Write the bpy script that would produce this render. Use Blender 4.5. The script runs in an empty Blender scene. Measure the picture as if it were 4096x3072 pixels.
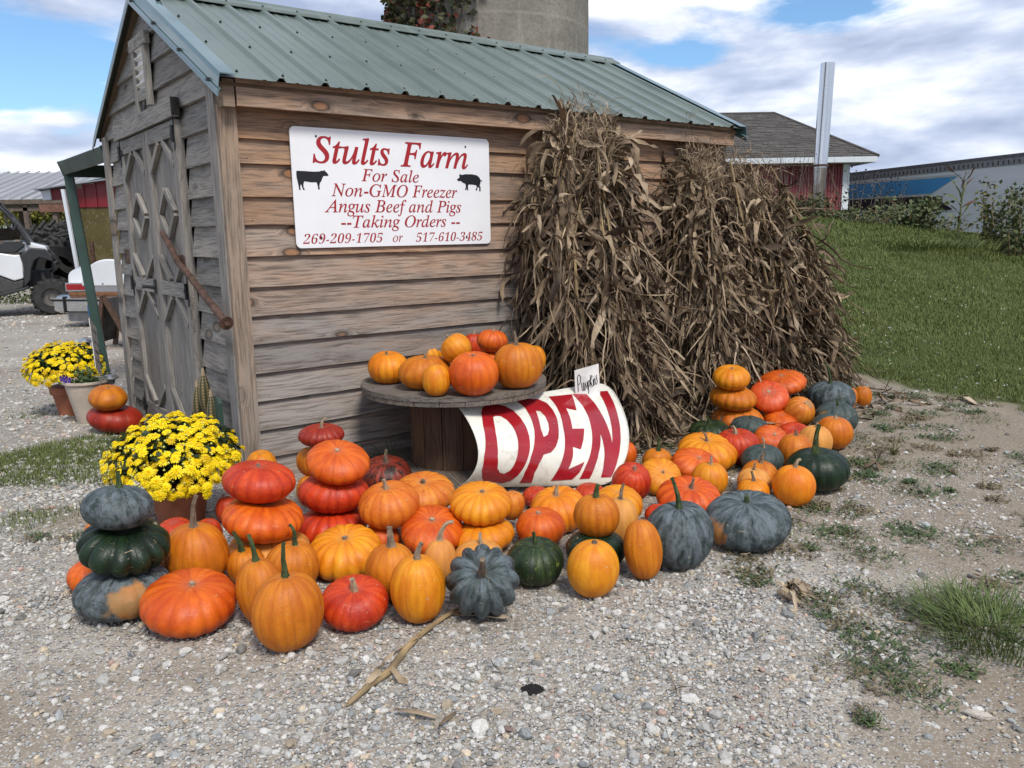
import bpy, bmesh, math, random
import numpy as np
from mathutils import Matrix, Vector

SC = bpy.context.scene
COL = SC.collection
rad = math.radians

# ------------------------------------------------------------------ camera
CAM_H = 1.30
ROT = np.array([[0.9998710889, 0.0160563241, 0.0],
                [-0.0029521057, 0.1838356733, -0.9829525575],
                [-0.0157826048, 0.9828258440, 0.1838593748]])
FPX, CX, CY = 3240.0, 2048.0, 1536.0
cam = bpy.data.cameras.new('camera')
cam.sensor_width = 36.0
cam.lens = FPX / 4096.0 * 36.0
cam.clip_start = 0.05
cam.clip_end = 2000.0
camo = bpy.data.objects.new('camera', cam)
COL.objects.link(camo)
mw = Matrix.Identity(4)
for i in range(3):
    for j in range(3):
        mw[i][j] = ROT[i][j]
mw[2][3] = CAM_H
camo.matrix_world = mw
SC.camera = camo

# ------------------------------------------------------------------ world: daylight sky with broken cloud
SUN_EL, SUN_AZ = rad(52), rad(155)      # azimuth measured clockwise from +Y
world = bpy.data.worlds.new('World')
SC.world = world
world.use_nodes = True
wt = world.node_tree
wt.nodes.clear()
def wn(t, **k):
    n = wt.nodes.new(t)
    for a, b in k.items(): setattr(n, a, b)
    return n
def wm(op, a, b=None, clamp=False):
    n = wn('ShaderNodeMath', operation=op, use_clamp=clamp)
    for i, v in enumerate((a, b)):
        if v is None: continue
        if isinstance(v, (int, float)): n.inputs[i].default_value = v
        else: wt.links.new(v, n.inputs[i])
    return n.outputs[0]
sky = wn('ShaderNodeTexSky', sky_type='NISHITA')
sky.sun_disc = False
sky.sun_elevation = SUN_EL
sky.sun_rotation = SUN_AZ
sky.air_density = 1.0; sky.dust_density = 0.6; sky.ozone_density = 2.0
tc = wn('ShaderNodeTexCoord')
sep = wn('ShaderNodeSeparateXYZ'); wt.links.new(tc.outputs['Generated'], sep.inputs[0])
def wnoise(scl, detail, rough, loc, dist=0.0):
    mp = wn('ShaderNodeMapping'); mp.inputs['Location'].default_value = loc; mp.inputs['Scale'].default_value = scl
    wt.links.new(tc.outputs['Generated'], mp.inputs[0])
    n = wn('ShaderNodeTexNoise'); n.inputs['Scale'].default_value = 1.0
    n.inputs['Detail'].default_value = detail; n.inputs['Roughness'].default_value = rough
    n.inputs['Distortion'].default_value = dist
    wt.links.new(mp.outputs[0], n.inputs['Vector'])
    return n.outputs['Fac']
def wramp(fac, stops):
    r = wn('ShaderNodeValToRGB'); wt.links.new(fac, r.inputs[0])
    el = r.color_ramp.elements
    while len(el) < len(stops): el.new(0.5)
    for e, (p, c) in zip(el, stops): e.position = p; e.color = (c[0], c[1], c[2], 1)
    return r.outputs[0]
SCL, LOC = (2.4, 2.4, 7.5), (5.3, 1.7, 2.2)
nA = wnoise(SCL, 9, .56, LOC, .15)
nB = wnoise(SCL, 5, .5, (LOC[0], LOC[1], LOC[2] + .16), .15)        # the same field a little higher up
yy_ = wm('MAXIMUM', sep.outputs[1], .05)
u_ = wm('DIVIDE', sep.outputs[0], yy_); v_ = wm('DIVIDE', sep.outputs[2], yy_)
def gap(u0, v0, su, sv, k):
    a_ = wm('DIVIDE', wm('SUBTRACT', u_, u0), su); b_ = wm('DIVIDE', wm('SUBTRACT', v_, v0), sv)
    e_ = wm('EXPONENT', wm('MULTIPLY', wm('ADD', wm('MULTIPLY', a_, a_), wm('MULTIPLY', b_, b_)), -1.0))
    return wm('MULTIPLY', e_, k)
gaps = gap(-.60, .195, .17, .036, .22)
for g_ in ((.21, .205, .07, .022, .17), (.40, .245, .10, .024, .19), (.55, .285, .10, .022, .18), (-.9, .35, .3, .08, .15), (.05, .42, .25, .06, .15), (-.2, .6, .4, .12, .12), (-.62, .085, .2, .010, .05)):
    gaps = wm('ADD', gaps, gap(*g_))
cover = wm('SUBTRACT', wm('ADD', nA, .085), gaps)
mask = wramp(cover, [(0.42, (0, 0, 0)), (0.50, (1, 1, 1))])
lit = wm('ADD', wm('MULTIPLY', wm('SUBTRACT', nA, nB), 3.3), .5)
big = wnoise((1.6, 1.6, 11.0), 5, .5, (2.0, 8.0, 1.0))
lit = wm('ADD', lit, wm('MULTIPLY', wm('SUBTRACT', big, .5), 1.1))
lit = wm('SUBTRACT', lit, wm('MULTIPLY', wm('SUBTRACT', cover, .5), .7))
ccol = wramp(lit, [(0.24, (3.5, 4.2, 5.9)), (0.46, (5.2, 5.9, 7.5)), (0.66, (7.8, 8.3, 9.3)), (0.86, (10.8, 10.9, 11.2))])
mx = wn('ShaderNodeMix', data_type='RGBA'); mx.clamp_result = False
wt.links.new(mask, mx.inputs[0])
skb = wn('ShaderNodeMix', data_type='RGBA', blend_type='MULTIPLY'); skb.inputs[0].default_value = 1; skb.clamp_result = False
wt.links.new(sky.outputs[0], skb.inputs[6]); skb.inputs[7].default_value = (.95, 1.18, 1.35, 1)
wt.links.new(skb.outputs[2], mx.inputs[6]); wt.links.new(ccol, mx.inputs[7])
bg = wn('ShaderNodeBackground'); bg.inputs['Strength'].default_value = 0.1
wt.links.new(mx.outputs[2], bg.inputs[0])
wo = wn('ShaderNodeOutputWorld'); wt.links.new(bg.outputs[0], wo.inputs[0])

# ------------------------------------------------------------------ sun through thin cloud, from the front right
sl = bpy.data.lights.new('sun', 'SUN'); sl.energy = 2.7; sl.angle = rad(15); sl.color = (1.0, 0.95, 0.87)
so = bpy.data.objects.new('sun', sl); COL.objects.link(so)
sd = Vector((math.sin(SUN_AZ) * math.cos(SUN_EL), math.cos(SUN_AZ) * math.cos(SUN_EL), math.sin(SUN_EL)))
so.rotation_euler = (-sd).to_track_quat('-Z', 'Y').to_euler()
so.location = (0, 0, 20)
SC.view_settings.view_transform = 'Standard'
SC.view_settings.look = 'None'
SC.view_settings.gamma = 1.0
SC.view_settings.use_curve_mapping = False
SC.view_settings.exposure = 0.30
SC.render.film_transparent = False

# ------------------------------------------------------------------ geometry helpers
O3 = np.array([0, 0, CAM_H])
def ray(px, py):
    d = ROT @ np.array([px - CX, -(py - CY), -FPX]); return d / np.linalg.norm(d)
def zpl(px, py, z=0.0):
    d = ray(px, py); return O3 + d * (z - CAM_H) / d[2]
def ypl(px, py, y):
    d = ray(px, py); return O3 + d * y / d[1]
C0 = np.array([-1.39711107, 4.12425627, 0.0])
W1 = np.array([0.79784648, 0.60286067, 0.0])
W2 = np.array([-0.60286067, 0.79784648, 0.0])
SHED_ROT = math.atan2(W1[1], W1[0])
def wl(s, o, z): return C0 + W1 * s + W2 * o + np.array([0, 0, z])

def h01(i, j, s):
    n = (i * 374761393 + j * 668265263 + s * 1274126177) & 0xffffffff
    n = ((n ^ (n >> 13)) * 1103515245) & 0xffffffff
    return ((n ^ (n >> 16)) & 0xffff) / 65535.0
def vnoise(x, y, s=0):
    x = np.asarray(x, float); y = np.asarray(y, float)
    i = np.floor(x).astype(np.int64); j = np.floor(y).astype(np.int64)
    fx = x - i; fy = y - j
    fx = fx * fx * (3 - 2 * fx); fy = fy * fy * (3 - 2 * fy)
    a = h01(i, j, s); b = h01(i + 1, j, s); c = h01(i, j + 1, s); d = h01(i + 1, j + 1, s)
    return (a * (1 - fx) + b * fx) * (1 - fy) + (c * (1 - fx) + d * fx) * fy
def fbm(x, y, s=0, o=4):
    t = 0; a = 0.5; n = 0
    for k in range(o):
        t = t + a * vnoise(x * 2 ** k, y * 2 ** k, s + k * 17); n += a; a *= 0.5
    return t / n
def sstep(a, b, x):
    t = np.clip((x - a) / (b - a), 0, 1); return t * t * (3 - 2 * t)

def mesh_np(name, V, F, smooth=False, attrs=None, mats=None, mi=None):
    """V (n,3), F (m,k) with constant k or list of arrays of constant k"""
    me = bpy.data.meshes.new(name)
    Fs = F if isinstance(F, list) else [F]
    Fs = [np.asarray(f, np.int32) for f in Fs if len(f)]
    nl = sum(f.size for f in Fs); nf = sum(len(f) for f in Fs)
    me.vertices.add(len(V)); me.vertices.foreach_set('co', np.asarray(V, np.float32).ravel())
    me.loops.add(nl); me.loops.foreach_set('vertex_index', np.concatenate([f.ravel() for f in Fs]))
    me.polygons.add(nf)
    tot = np.concatenate([np.full(len(f), f.shape[1], np.int32) for f in Fs])
    st = np.concatenate([[0], np.cumsum(tot)[:-1]]).astype(np.int32)
    me.polygons.foreach_set('loop_start', st)
    if mi is not None: me.polygons.foreach_set('material_index', np.asarray(mi, np.int32))
    me.polygons.foreach_set('use_smooth', np.full(nf, bool(smooth)))
    me.update(calc_edges=True)
    for k, (typ, arr) in (attrs or {}).items():
        a = me.attributes.new(k, typ, 'POINT')
        if typ == 'FLOAT': a.data.foreach_set('value', np.asarray(arr, np.float32).ravel())
        elif typ == 'FLOAT_COLOR':
            arr = np.asarray(arr, np.float32)
            if arr.shape[1] == 3: arr = np.hstack([arr, np.ones((len(arr), 1), np.float32)])
            a.data.foreach_set('color', arr.ravel())
        else: a.data.foreach_set('vector', np.asarray(arr, np.float32).ravel())
    for m in (mats or []): me.materials.append(m)
    return me

def link(name, data, parent=None, loc=(0, 0, 0), rot=(0, 0, 0), scale=(1, 1, 1)):
    o = bpy.data.objects.new(name, data); COL.objects.link(o)
    o.location = [float(v) for v in loc]; o.rotation_euler = rot; o.scale = scale
    if parent is not None: o.parent = parent
    return o
def tag(o, label=None, cat=None, group=None, kind=None):
    if label: o['label'] = label
    if cat: o['category'] = cat
    if group: o['group'] = group
    if kind: o['kind'] = kind
    return o
def thing(name, label, cat, loc=(0, 0, 0), rz=0.0, group=None):
    return tag(link(name, None, None, loc, (0, 0, rz)), label, cat, group)

class MB:
    """collects simple shapes into one mesh"""
    def __init__(s): s.v = []; s.f = []; s.m = []; s.k = 0
    def add(s, V, F, m=0):
        b = len(s.v); s.v += [tuple(float(c) for c in p) for p in V]
        for f in F: s.f.append([i + b for i in f]); s.m.append(m)
        return s
    def box(s, x0, x1, y0, y1, z0, z1, m=0, M=None):
        V = [(x, y, z) for z in (z0, z1) for y in (y0, y1) for x in (x0, x1)]
        if M is not None: V = [M @ Vector(p) for p in V]
        return s.add(V, [(0, 2, 3, 1), (4, 5, 7, 6), (0, 1, 5, 4), (2, 6, 7, 3), (0, 4, 6, 2), (1, 3, 7, 5)], m)
    def prism(s, poly, axis, a, b, m=0):
        """2D polygon extruded along an axis (0,1,2) between a and b"""
        n = len(poly)
        def mk(p, q):
            if axis == 0: return (q, p[0], p[1])
            if axis == 1: return (p[0], q, p[1])
            return (p[0], p[1], q)
        V = [mk(p, a) for p in poly] + [mk(p, b) for p in poly]
        F = [list(range(n))[::-1], list(range(n, 2 * n))]
        for i in range(n): F.append((i, (i + 1) % n, n + (i + 1) % n, n + i))
        return s.add(V, F, m)
    def tube(s, pts, r, n=8, m=0, cap=True):
        P = [Vector(p) for p in pts]
        R = r if hasattr(r, '__len__') else [r] * len(P)
        up = Vector((0, 0, 1)); V = []; F = []
        prev = None
        for i, p in enumerate(P):
            d = (P[min(i + 1, len(P) - 1)] - P[max(i - 1, 0)]).normalized()
            if prev is None:
                a = d.cross(up if abs(d.z) < .9 else Vector((1, 0, 0))).normalized()
            else: a = (prev - d * prev.dot(d)).normalized()
            prev = a; b = d.cross(a)
            for k in range(n):
                t = 2 * math.pi * k / n
                V.append(p + (a * math.cos(t) + b * math.sin(t)) * R[i])
        for i in range(len(P) - 1):
            for k in range(n):
                F.append((i * n + k, i * n + (k + 1) % n, (i + 1) * n + (k + 1) % n, (i + 1) * n + k))
        if cap: F.append(list(range(n))[::-1]); F.append([(len(P) - 1) * n + k for k in range(n)])
        return s.add(V, F, m)
    def lathe(s, prof, n=32, m=0, M=None, cap=True):
        V = []; F = []
        for (r, z) in prof:
            for k in range(n):
                t = 2 * math.pi * k / n; V.append(Vector((r * math.cos(t), r * math.sin(t), z)))
        if M is not None: V = [M @ p for p in V]
        for i in range(len(prof) - 1):
            for k in range(n):
                F.append((i * n + k, i * n + (k + 1) % n, (i + 1) * n + (k + 1) % n, (i + 1) * n + k))
        if cap: F.append(list(range(n))[::-1]); F.append([(len(prof) - 1) * n + k for k in range(n)])
        return s.add(V, F, m)
    def mesh(s, name, mats, smooth=False, sharp=None):
        me = bpy.data.meshes.new(name); me.from_pydata(s.v, [], s.f)
        for m in (mats if isinstance(mats, (list, tuple)) else [mats]): me.materials.append(m)
        me.polygons.foreach_set('material_index', s.m)
        if smooth:
            me.polygons.foreach_set('use_smooth', [True] * len(s.f))
            me.set_sharp_from_angle(angle=rad(sharp or 35))
        me.update(); return me
    def obj(s, name, mats, parent=None, smooth=False, bevel=0, loc=(0, 0, 0), rot=(0, 0, 0), sharp=None):
        o = link(name, s.mesh(name, mats, smooth, sharp), parent, loc, rot)
        if bevel:
            b = o.modifiers.new('bevel', 'BEVEL'); b.width = bevel; b.segments = 2; b.limit_method = 'ANGLE'; b.angle_limit = rad(40)
        return o

# ------------------------------------------------------------------ materials
class NT:
    def __init__(s, name):
        s.m = bpy.data.materials.new(name); s.m.use_nodes = True; s.t = s.m.node_tree; s.t.nodes.clear()
        s.b = s.n('ShaderNodeBsdfPrincipled'); o = s.n('ShaderNodeOutputMaterial'); s.l(s.b.outputs[0], o.inputs[0])
    def n(s, t, **k):
        x = s.t.nodes.new(t)
        for a, b in k.items(): setattr(x, a, b)
        return x
    def l(s, a, b): s.t.links.new(a, b)
    def put(s, v, sock):
        if isinstance(v, (int, float)): sock.default_value = v
        elif isinstance(v, tuple): sock.default_value = v if len(v) != 3 or sock.type != 'RGBA' else (*v, 1)
        else: s.l(v, sock)
    def math(s, op, a, b=0.0, c=None, clamp=False):
        x = s.n('ShaderNodeMath', operation=op, use_clamp=clamp); s.put(a, x.inputs[0]); s.put(b, x.inputs[1])
        if c is not None: s.put(c, x.inputs[2])
        return x.outputs[0]
    def attr(s, name, out='Fac'):
        x = s.n('ShaderNodeAttribute'); x.attribute_name = name; return x.outputs[out]
    def coord(s, kind='Object', scale=(1, 1, 1), jitter=True, loc=(0, 0, 0)):
        t = s.n('ShaderNodeTexCoord').outputs[kind]
        if jitter:
            oi = s.n('ShaderNodeObjectInfo').outputs['Random']
            v = s.n('ShaderNodeVectorMath', operation='ADD'); s.l(t, v.inputs[0])
            c = s.n('ShaderNodeCombineXYZ'); s.l(s.math('MULTIPLY', oi, 37.0), c.inputs[0]); s.l(s.math('MULTIPLY', oi, 91.0), c.inputs[1]); s.l(s.math('MULTIPLY', oi, 53.0), c.inputs[2])
            s.l(c.outputs[0], v.inputs[1]); t = v.outputs[0]
        m = s.n('ShaderNodeMapping'); s.l(t, m.inputs[0]); m.inputs['Scale'].default_value = scale; m.inputs['Location'].default_value = loc
        return m.outputs[0]
    def scl(s, vec, scale):
        m = s.n('ShaderNodeMapping'); s.l(vec, m.inputs[0]); m.inputs['Scale'].default_value = scale; return m.outputs[0]
    def noise(s, vec, scale=1.0, detail=4, rough=.55, dist=0, out='Fac'):
        x = s.n('ShaderNodeTexNoise'); s.l(vec, x.inputs['Vector']); x.inputs['Scale'].default_value = scale
        x.inputs['Detail'].default_value = detail; x.inputs['Roughness'].default_value = rough; x.inputs['Distortion'].default_value = dist
        return x.outputs[out]
    def vor(s, vec, scale=1.0, feature='F1', out='Distance', rnd=1.0):
        x = s.n('ShaderNodeTexVoronoi', feature=feature); s.l(vec, x.inputs['Vector']); x.inputs['Scale'].default_value = scale
        x.inputs['Randomness'].default_value = rnd
        return x.outputs[out]
    def ramp(s, fac, stops, interp='LINEAR'):
        r = s.n('ShaderNodeValToRGB'); s.put(fac, r.inputs[0]); r.color_ramp.interpolation = interp
        el = r.color_ramp.elements
        while len(el) < len(stops): el.new(0.5)
        for e, (p, c) in zip(el, stops):
            c = (c, c, c) if isinstance(c, (int, float)) else c
            e.position = p; e.color = (c[0], c[1], c[2], 1)
        return r.outputs[0]
    def mix(s, fac, a, b, mode='MIX'):
        x = s.n('ShaderNodeMix', data_type='RGBA', blend_type=mode)
        s.put(fac, x.inputs[0]); s.put(a, x.inputs[6]); s.put(b, x.inputs[7]); return x.outputs[2]
    def bump(s, h, dist=.01, strength=1.0, prev=None):
        x = s.n('ShaderNodeBump'); x.inputs['Distance'].default_value = dist; x.inputs['Strength'].default_value = strength
        s.l(h, x.inputs['Height'])
        if prev is not None: s.l(prev, x.inputs['Normal'])
        return x.outputs[0]
    def done(s, col=None, rough=None, metal=None, normal=None, spec=None, coat=None, coat_r=None):
        if col is not None: s.put(col, s.b.inputs['Base Color'])
        if rough is not None: s.put(rough, s.b.inputs['Roughness'])
        if metal is not None: s.put(metal, s.b.inputs['Metallic'])
        if spec is not None: s.put(spec, s.b.inputs['Specular IOR Level'])
        if coat is not None: s.put(coat, s.b.inputs['Coat Weight'])
        if coat_r is not None: s.put(coat_r, s.b.inputs['Coat Roughness'])
        if normal is not None: s.l(normal, s.b.inputs['Normal'])
        return s.m
def simple(name, col, rough=.5, metal=0.0, var=.25, scale=8.0, bump=0.0, spec=.5, coat=0.0):
    t = NT(name); v = t.coord()
    n = t.noise(v, scale, 5)
    a = tuple(c * (1 - var) for c in col); b = tuple(min(1, c * (1 + var)) for c in col)
    c = t.ramp(n, [(.3, a), (.7, b)])
    nm = t.bump(t.noise(v, scale * 6, 4), bump) if bump else None
    return t.done(c, t.ramp(n, [(.3, min(1, rough * 1.15)), (.7, rough * .9)]), metal, nm, spec, coat)

def wood(name, fresh, grey, dark, scale=1.0, knots=True):
    """weathered board: the point attribute 'wt' runs from fresh brown (0) to silvered (1)"""
    t = NT(name)
    v = t.coord('Object', (1, 1, 1))
    # knots: sparse cells along the board
    kv = t.scl(v, (3.0, 0.0, 6.5))
    kd0 = t.vor(kv, 1.0, rnd=.9); kcs = t.n('ShaderNodeSeparateColor'); t.l(t.vor(kv, 1.0, out='Color', rnd=.9), kcs.inputs[0])
    kd = t.math('ADD', kd0, t.ramp(kcs.outputs[0], [(.80, 0), (.82, 1)]))
    kd = t.math('ADD', kd, t.math('MULTIPLY', t.math('SUBTRACT', kcs.outputs[1], .6), .09))
    kf = t.ramp(kd, [(0.0, 1), (.30, 0)])
    vv = t.n('ShaderNodeVectorMath', operation='ADD')
    c = t.n('ShaderNodeCombineXYZ'); t.l(t.math('MULTIPLY', kf, .05), c.inputs[2]); t.l(t.math('MULTIPLY', kf, .03), c.inputs[1])
    t.l(v, vv.inputs[0]); t.l(c.outputs[0], vv.inputs[1]); w = vv.outputs[0]
    wav = t.noise(t.scl(w, (1.3, 4, 4)), 1.0, 2)
    cc = t.n('ShaderNodeCombineXYZ'); t.l(t.math('MULTIPLY', wav, .05), cc.inputs[2])
    v2 = t.n('ShaderNodeVectorMath', operation='ADD'); t.l(w, v2.inputs[0]); t.l(cc.outputs[0], v2.inputs[1])
    g1 = t.noise(t.scl(v2.outputs[0], (5.5 * scale, 95 * scale, 95 * scale)), 1.0, 6, .6)
    g2 = t.noise(t.scl(v2.outputs[0], (2.6, 24 * scale, 24 * scale)), 1.0, 3, .5)
    big = t.noise(t.scl(v, (1.3, 0, 4.5)), 1.0, 5, .65)
    wt_ = t.math('ADD', t.attr('wt'), t.math('MULTIPLY', t.math('SUBTRACT', big, .5), 2.0), clamp=True)
    base = t.mix(wt_, fresh, grey)
    lo = tuple(x * .55 for x in dark)
    blot = t.noise(t.scl(v, (2.2, 0, 7)), 1.0, 6, .7)
    base = t.mix(t.ramp(blot, [(.55, 0), (.72, .45)]), base, tuple(x * 1.25 for x in dark))
    c1 = t.mix(t.ramp(g1, [(.36, .7), (.54, 0)]), base, dark)
    c1 = t.mix(t.ramp(g2, [(.34, .3), (.5, 0)]), c1, tuple(x * 1.1 for x in dark))
    oi = t.n('ShaderNodeObjectInfo').outputs['Random']
    c1 = t.mix(1.0, c1, t.ramp(oi, [(0, (.80, .79, .78)), (.5, (1, .98, .95)), (1, (1.12, 1.08, 1.05))]), 'MULTIPLY')
    if knots:
        ring = t.ramp(kd, [(0.0, .1), (.07, .3), (.11, 1), (.14, .45), (.22, 0)])
        core = t.ramp(kd, [(0.08, 1), (.12, 0)])
        c1 = t.mix(t.math('MULTIPLY', core, .8), c1, (fresh[0] * .75, fresh[1] * .62, fresh[2] * .5))
        c1 = t.mix(t.math('MULTIPLY', ring, .95), c1, lo)
    fine = t.noise(t.scl(v, (14, 160, 160)), 1.0, 3)
    h = t.math('ADD', t.math('MULTIPLY', g1, 1.0), t.math('MULTIPLY', fine, .5))
    nm = t.bump(h, .004, .8)
    return t.done(c1, .82, 0, nm, .25)

M = {}
M['siding'] = wood('siding_wood', (.47, .275, .155), (.295, .275, .258), (.095, .075, .062))
M['gable_wood'] = wood('gable_wood', (.285, .26, .225), (.265, .26, .25), (.088, .084, .078))
M['door_wood'] = wood('door_wood', (.29, .265, .235), (.275, .268, .255), (.10, .095, .088), knots=False)
M['post_wood'] = wood('post_wood', (.40, .28, .19), (.32, .285, .25), (.11, .09, .072))
M['spool_wood'] = wood('spool_wood', (.20, .155, .115), (.17, .155, .14), (.05, .042, .036), knots=False)
M['core_wood'] = wood('core_wood', (.15, .085, .052), (.115, .08, .06), (.045, .026, .018), knots=False)

def roof_mat():
    t = NT('green_roof_steel'); v = t.coord('Object', jitter=False)
    n = t.noise(v, 2.5, 5); n2 = t.noise(t.scl(v, (14, 1.2, 1.2)), 1.0, 4)
    c = t.ramp(n, [(.3, (.080, .108, .092)), (.7, (.115, .146, .126))])
    c = t.mix(t.math('MULTIPLY', t.ramp(n2, [(.45, 0), (.75, 1)]), .35), c, (.20, .24, .21))
    return t.done(c, t.ramp(n2, [(.3, .34), (.7, .5)]), 0.0, t.bump(t.noise(v, 9, 3), .002, .4), .55, .25, .3)
M['roof'] = roof_mat()
M['roof_under'] = simple('roof_underside_steel', (.05, .07, .065), .5)
M['rake'] = simple('rake_trim_steel', (.085, .15, .16), .32, 0, .12, 3, spec=.6, coat=.3)
M['black_iron'] = simple('black_iron', (.018, .019, .02), .5, .3, .4, 20, .002)
M['rust'] = simple('rusty_iron', (.085, .045, .03), .8, .2, .55, 22, .004)
M['white_plastic'] = simple('white_plastic', (.72, .72, .70), .45)
def sign_mat():
    t = NT('painted_sign_sheet'); v = t.coord('Object', jitter=False)
    n = t.noise(v, 3.5, 6)
    c = t.ramp(n, [(.3, (.76, .77, .79)), (.7, (.83, .84, .86))])
    sp = t.noise(v, 55, 3); c = t.mix(t.ramp(sp, [(.70, 0), (.78, .5)]), c, (.45, .40, .33))
    return t.done(c, .3, 0, t.bump(t.noise(v, 2.2, 2), .012, .35), .5)
M['sign'] = sign_mat()
M['sign_red'] = simple('sign_red_print', (.34, .008, .012), .35, 0, .08, 4)
M['sign_black'] = simple('sign_black_print', (.006, .007, .008), .4, 0, .1, 4)
def sheet_mat():
    t = NT('bent_white_sheet'); v = t.coord('Object', jitter=False)
    n = t.noise(v, 4, 6, .6); n2 = t.noise(v, 22, 5, .65)
    c = t.ramp(n, [(.3, (.66, .64, .55)), (.7, (.80, .79, .72))])
    c = t.mix(t.ramp(n2, [(.52, 0), (.70, .65)]), c, (.46, .42, .33))
    z = t.n('ShaderNodeSeparateXYZ'); t.l(t.n('ShaderNodeTexCoord').outputs['Object'], z.inputs[0])
    low = t.math('MULTIPLY', t.ramp(z.outputs[2], [(.0, 1), (.16, 0)]), t.ramp(n, [(.3, .2), (.7, .9)]))
    c = t.mix(t.math('MULTIPLY', low, .7), c, (.46, .36, .24))
    return t.done(c, .18, 0, None, .5, .3, .1)
M['sheet'] = sheet_mat()
def sheetred():
    t = NT('red_vinyl_lettering'); v = t.coord('Object', jitter=False)
    n = t.noise(v, 6, 6, .6)
    c = t.ramp(n, [(.3, (.27, .008, .014)), (.7, (.36, .014, .022))])
    c = t.mix(t.ramp(t.noise(v, 60, 3), [(.71, 0), (.76, .6)]), c, (.55, .4, .36))
    return t.done(c, .16, 0, None, .5, .4, .08)
M['sheet_red'] = sheetred()

def pumpkin_mat(name, crease, body, light, rough=.38, streak=.5, spot=None, spot_amt=0., bloom=None, bloom_amt=0., wart=0.0):
    t = NT(name)
    pc = t.attr('pc', 'Vector'); cr = t.attr('crease'); pt = t.attr('patch'); top = t.attr('top')
    oi = t.n('ShaderNodeObjectInfo').outputs['Random']
    off = t.n('ShaderNodeCombineXYZ')
    for i in range(3): t.l(t.math('MULTIPLY', oi, 40.0 + 13 * i), off.inputs[i])
    av = t.n('ShaderNodeVectorMath', operation='ADD'); t.l(pc, av.inputs[0]); t.l(off.outputs[0], av.inputs[1]); pv = av.outputs[0]
    st = t.noise(t.scl(pv, (9, 9, 1.0)), 1.0, 5, .6)
    bl = t.noise(t.scl(pv, (1.5, 1.5, 1.2)), 1.0, 4, .6, .3)
    c = t.mix(t.ramp(st, [(.35, 0), (.68, streak)]), body, light)
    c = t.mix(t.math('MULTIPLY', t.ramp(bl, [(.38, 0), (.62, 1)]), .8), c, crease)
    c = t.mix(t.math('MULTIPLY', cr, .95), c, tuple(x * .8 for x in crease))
    hv = t.ramp(oi, [(0, (1.06, .86, .8)), (.33, (.96, 1.0, 1.0)), (.66, (1.05, 1.1, 1.0)), (1, (.90, .88, .9))])
    c = t.mix(.8, c, hv, 'MULTIPLY')
    if spot is not None:
        s1 = t.noise(t.scl(pv, (5, 5, 3.2)), 1.0, 6, .7)
        c = t.mix(t.ramp(s1, [(.62 - spot_amt, 0), (.70 - spot_amt, .9)]), c, spot)
    rgh = rough
    if bloom is not None:
        b1 = t.noise(t.scl(pv, (4.2, 4.2, 2.4)), 1.0, 9, .72, .3)
        bf = t.math('MULTIPLY', t.ramp(b1, [(.42, 0), (.58, 1)]), bloom_amt)
        ridge = t.ramp(st, [(.45, 0), (.75, .5)])
        bf = t.math('MAXIMUM', bf, t.math('MULTIPLY', ridge, bloom_amt))
        c = t.mix(bf, c, bloom); rgh = t.math('ADD', rough, t.math('MULTIPLY', bf, .3))
    # scars, scuffs, flecks of soil
    sc = t.noise(t.scl(pv, (3, 3, 14)), 1.0, 7, .75)
    c = t.mix(t.ramp(sc, [(.635, 0), (.67, .8)]), c, (.54, .40, .25))
    fr_ = t.noise(pv, 16, 5, .7); c = t.mix(t.math('MULTIPLY', t.ramp(fr_, [(.60, 0), (.68, .55)]), t.ramp(bl, [(.4, 0), (.55, 1)])), c, tuple(x * .45 for x in crease))
    c = t.mix(t.attr('scar'), c, (.58, .52, .34))
    so_ = t.noise(pv, 7.5, 8, .8)
    c = t.mix(t.ramp(so_, [(.635, 0), (.67, .8)]), c, (.12, .08, .045))
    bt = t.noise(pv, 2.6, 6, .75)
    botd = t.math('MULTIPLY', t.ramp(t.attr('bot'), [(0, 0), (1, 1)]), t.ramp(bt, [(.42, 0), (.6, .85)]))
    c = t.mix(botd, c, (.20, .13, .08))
    c = t.mix(pt, c, t.mix(t.ramp(bl, [(.4, 0), (.6, 1)]), (.40, .17, .05), (.27, .15, .055)))
    c = t.mix(t.math('MULTIPLY', top, .6), c, tuple(x * .6 + .08 for x in light))
    h = t.math('ADD', t.math('MULTIPLY', st, .5), t.math('MULTIPLY', t.noise(pv, 12, 4), .35))
    if wart: h = t.math('ADD', h, t.math('MULTIPLY', t.ramp(t.vor(pv, 9), [(0, 1), (.16, 0)]), wart))
    nm = t.bump(h, .006, .55)
    nm = t.bump(t.noise(t.coord('Object', (1, 1, 1)), 160, 2), .0012, .6, nm)
    return t.done(c, t.math('ADD', rgh, .05) if not isinstance(rgh, float) else rgh + .05, 0, nm, .34)
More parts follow.
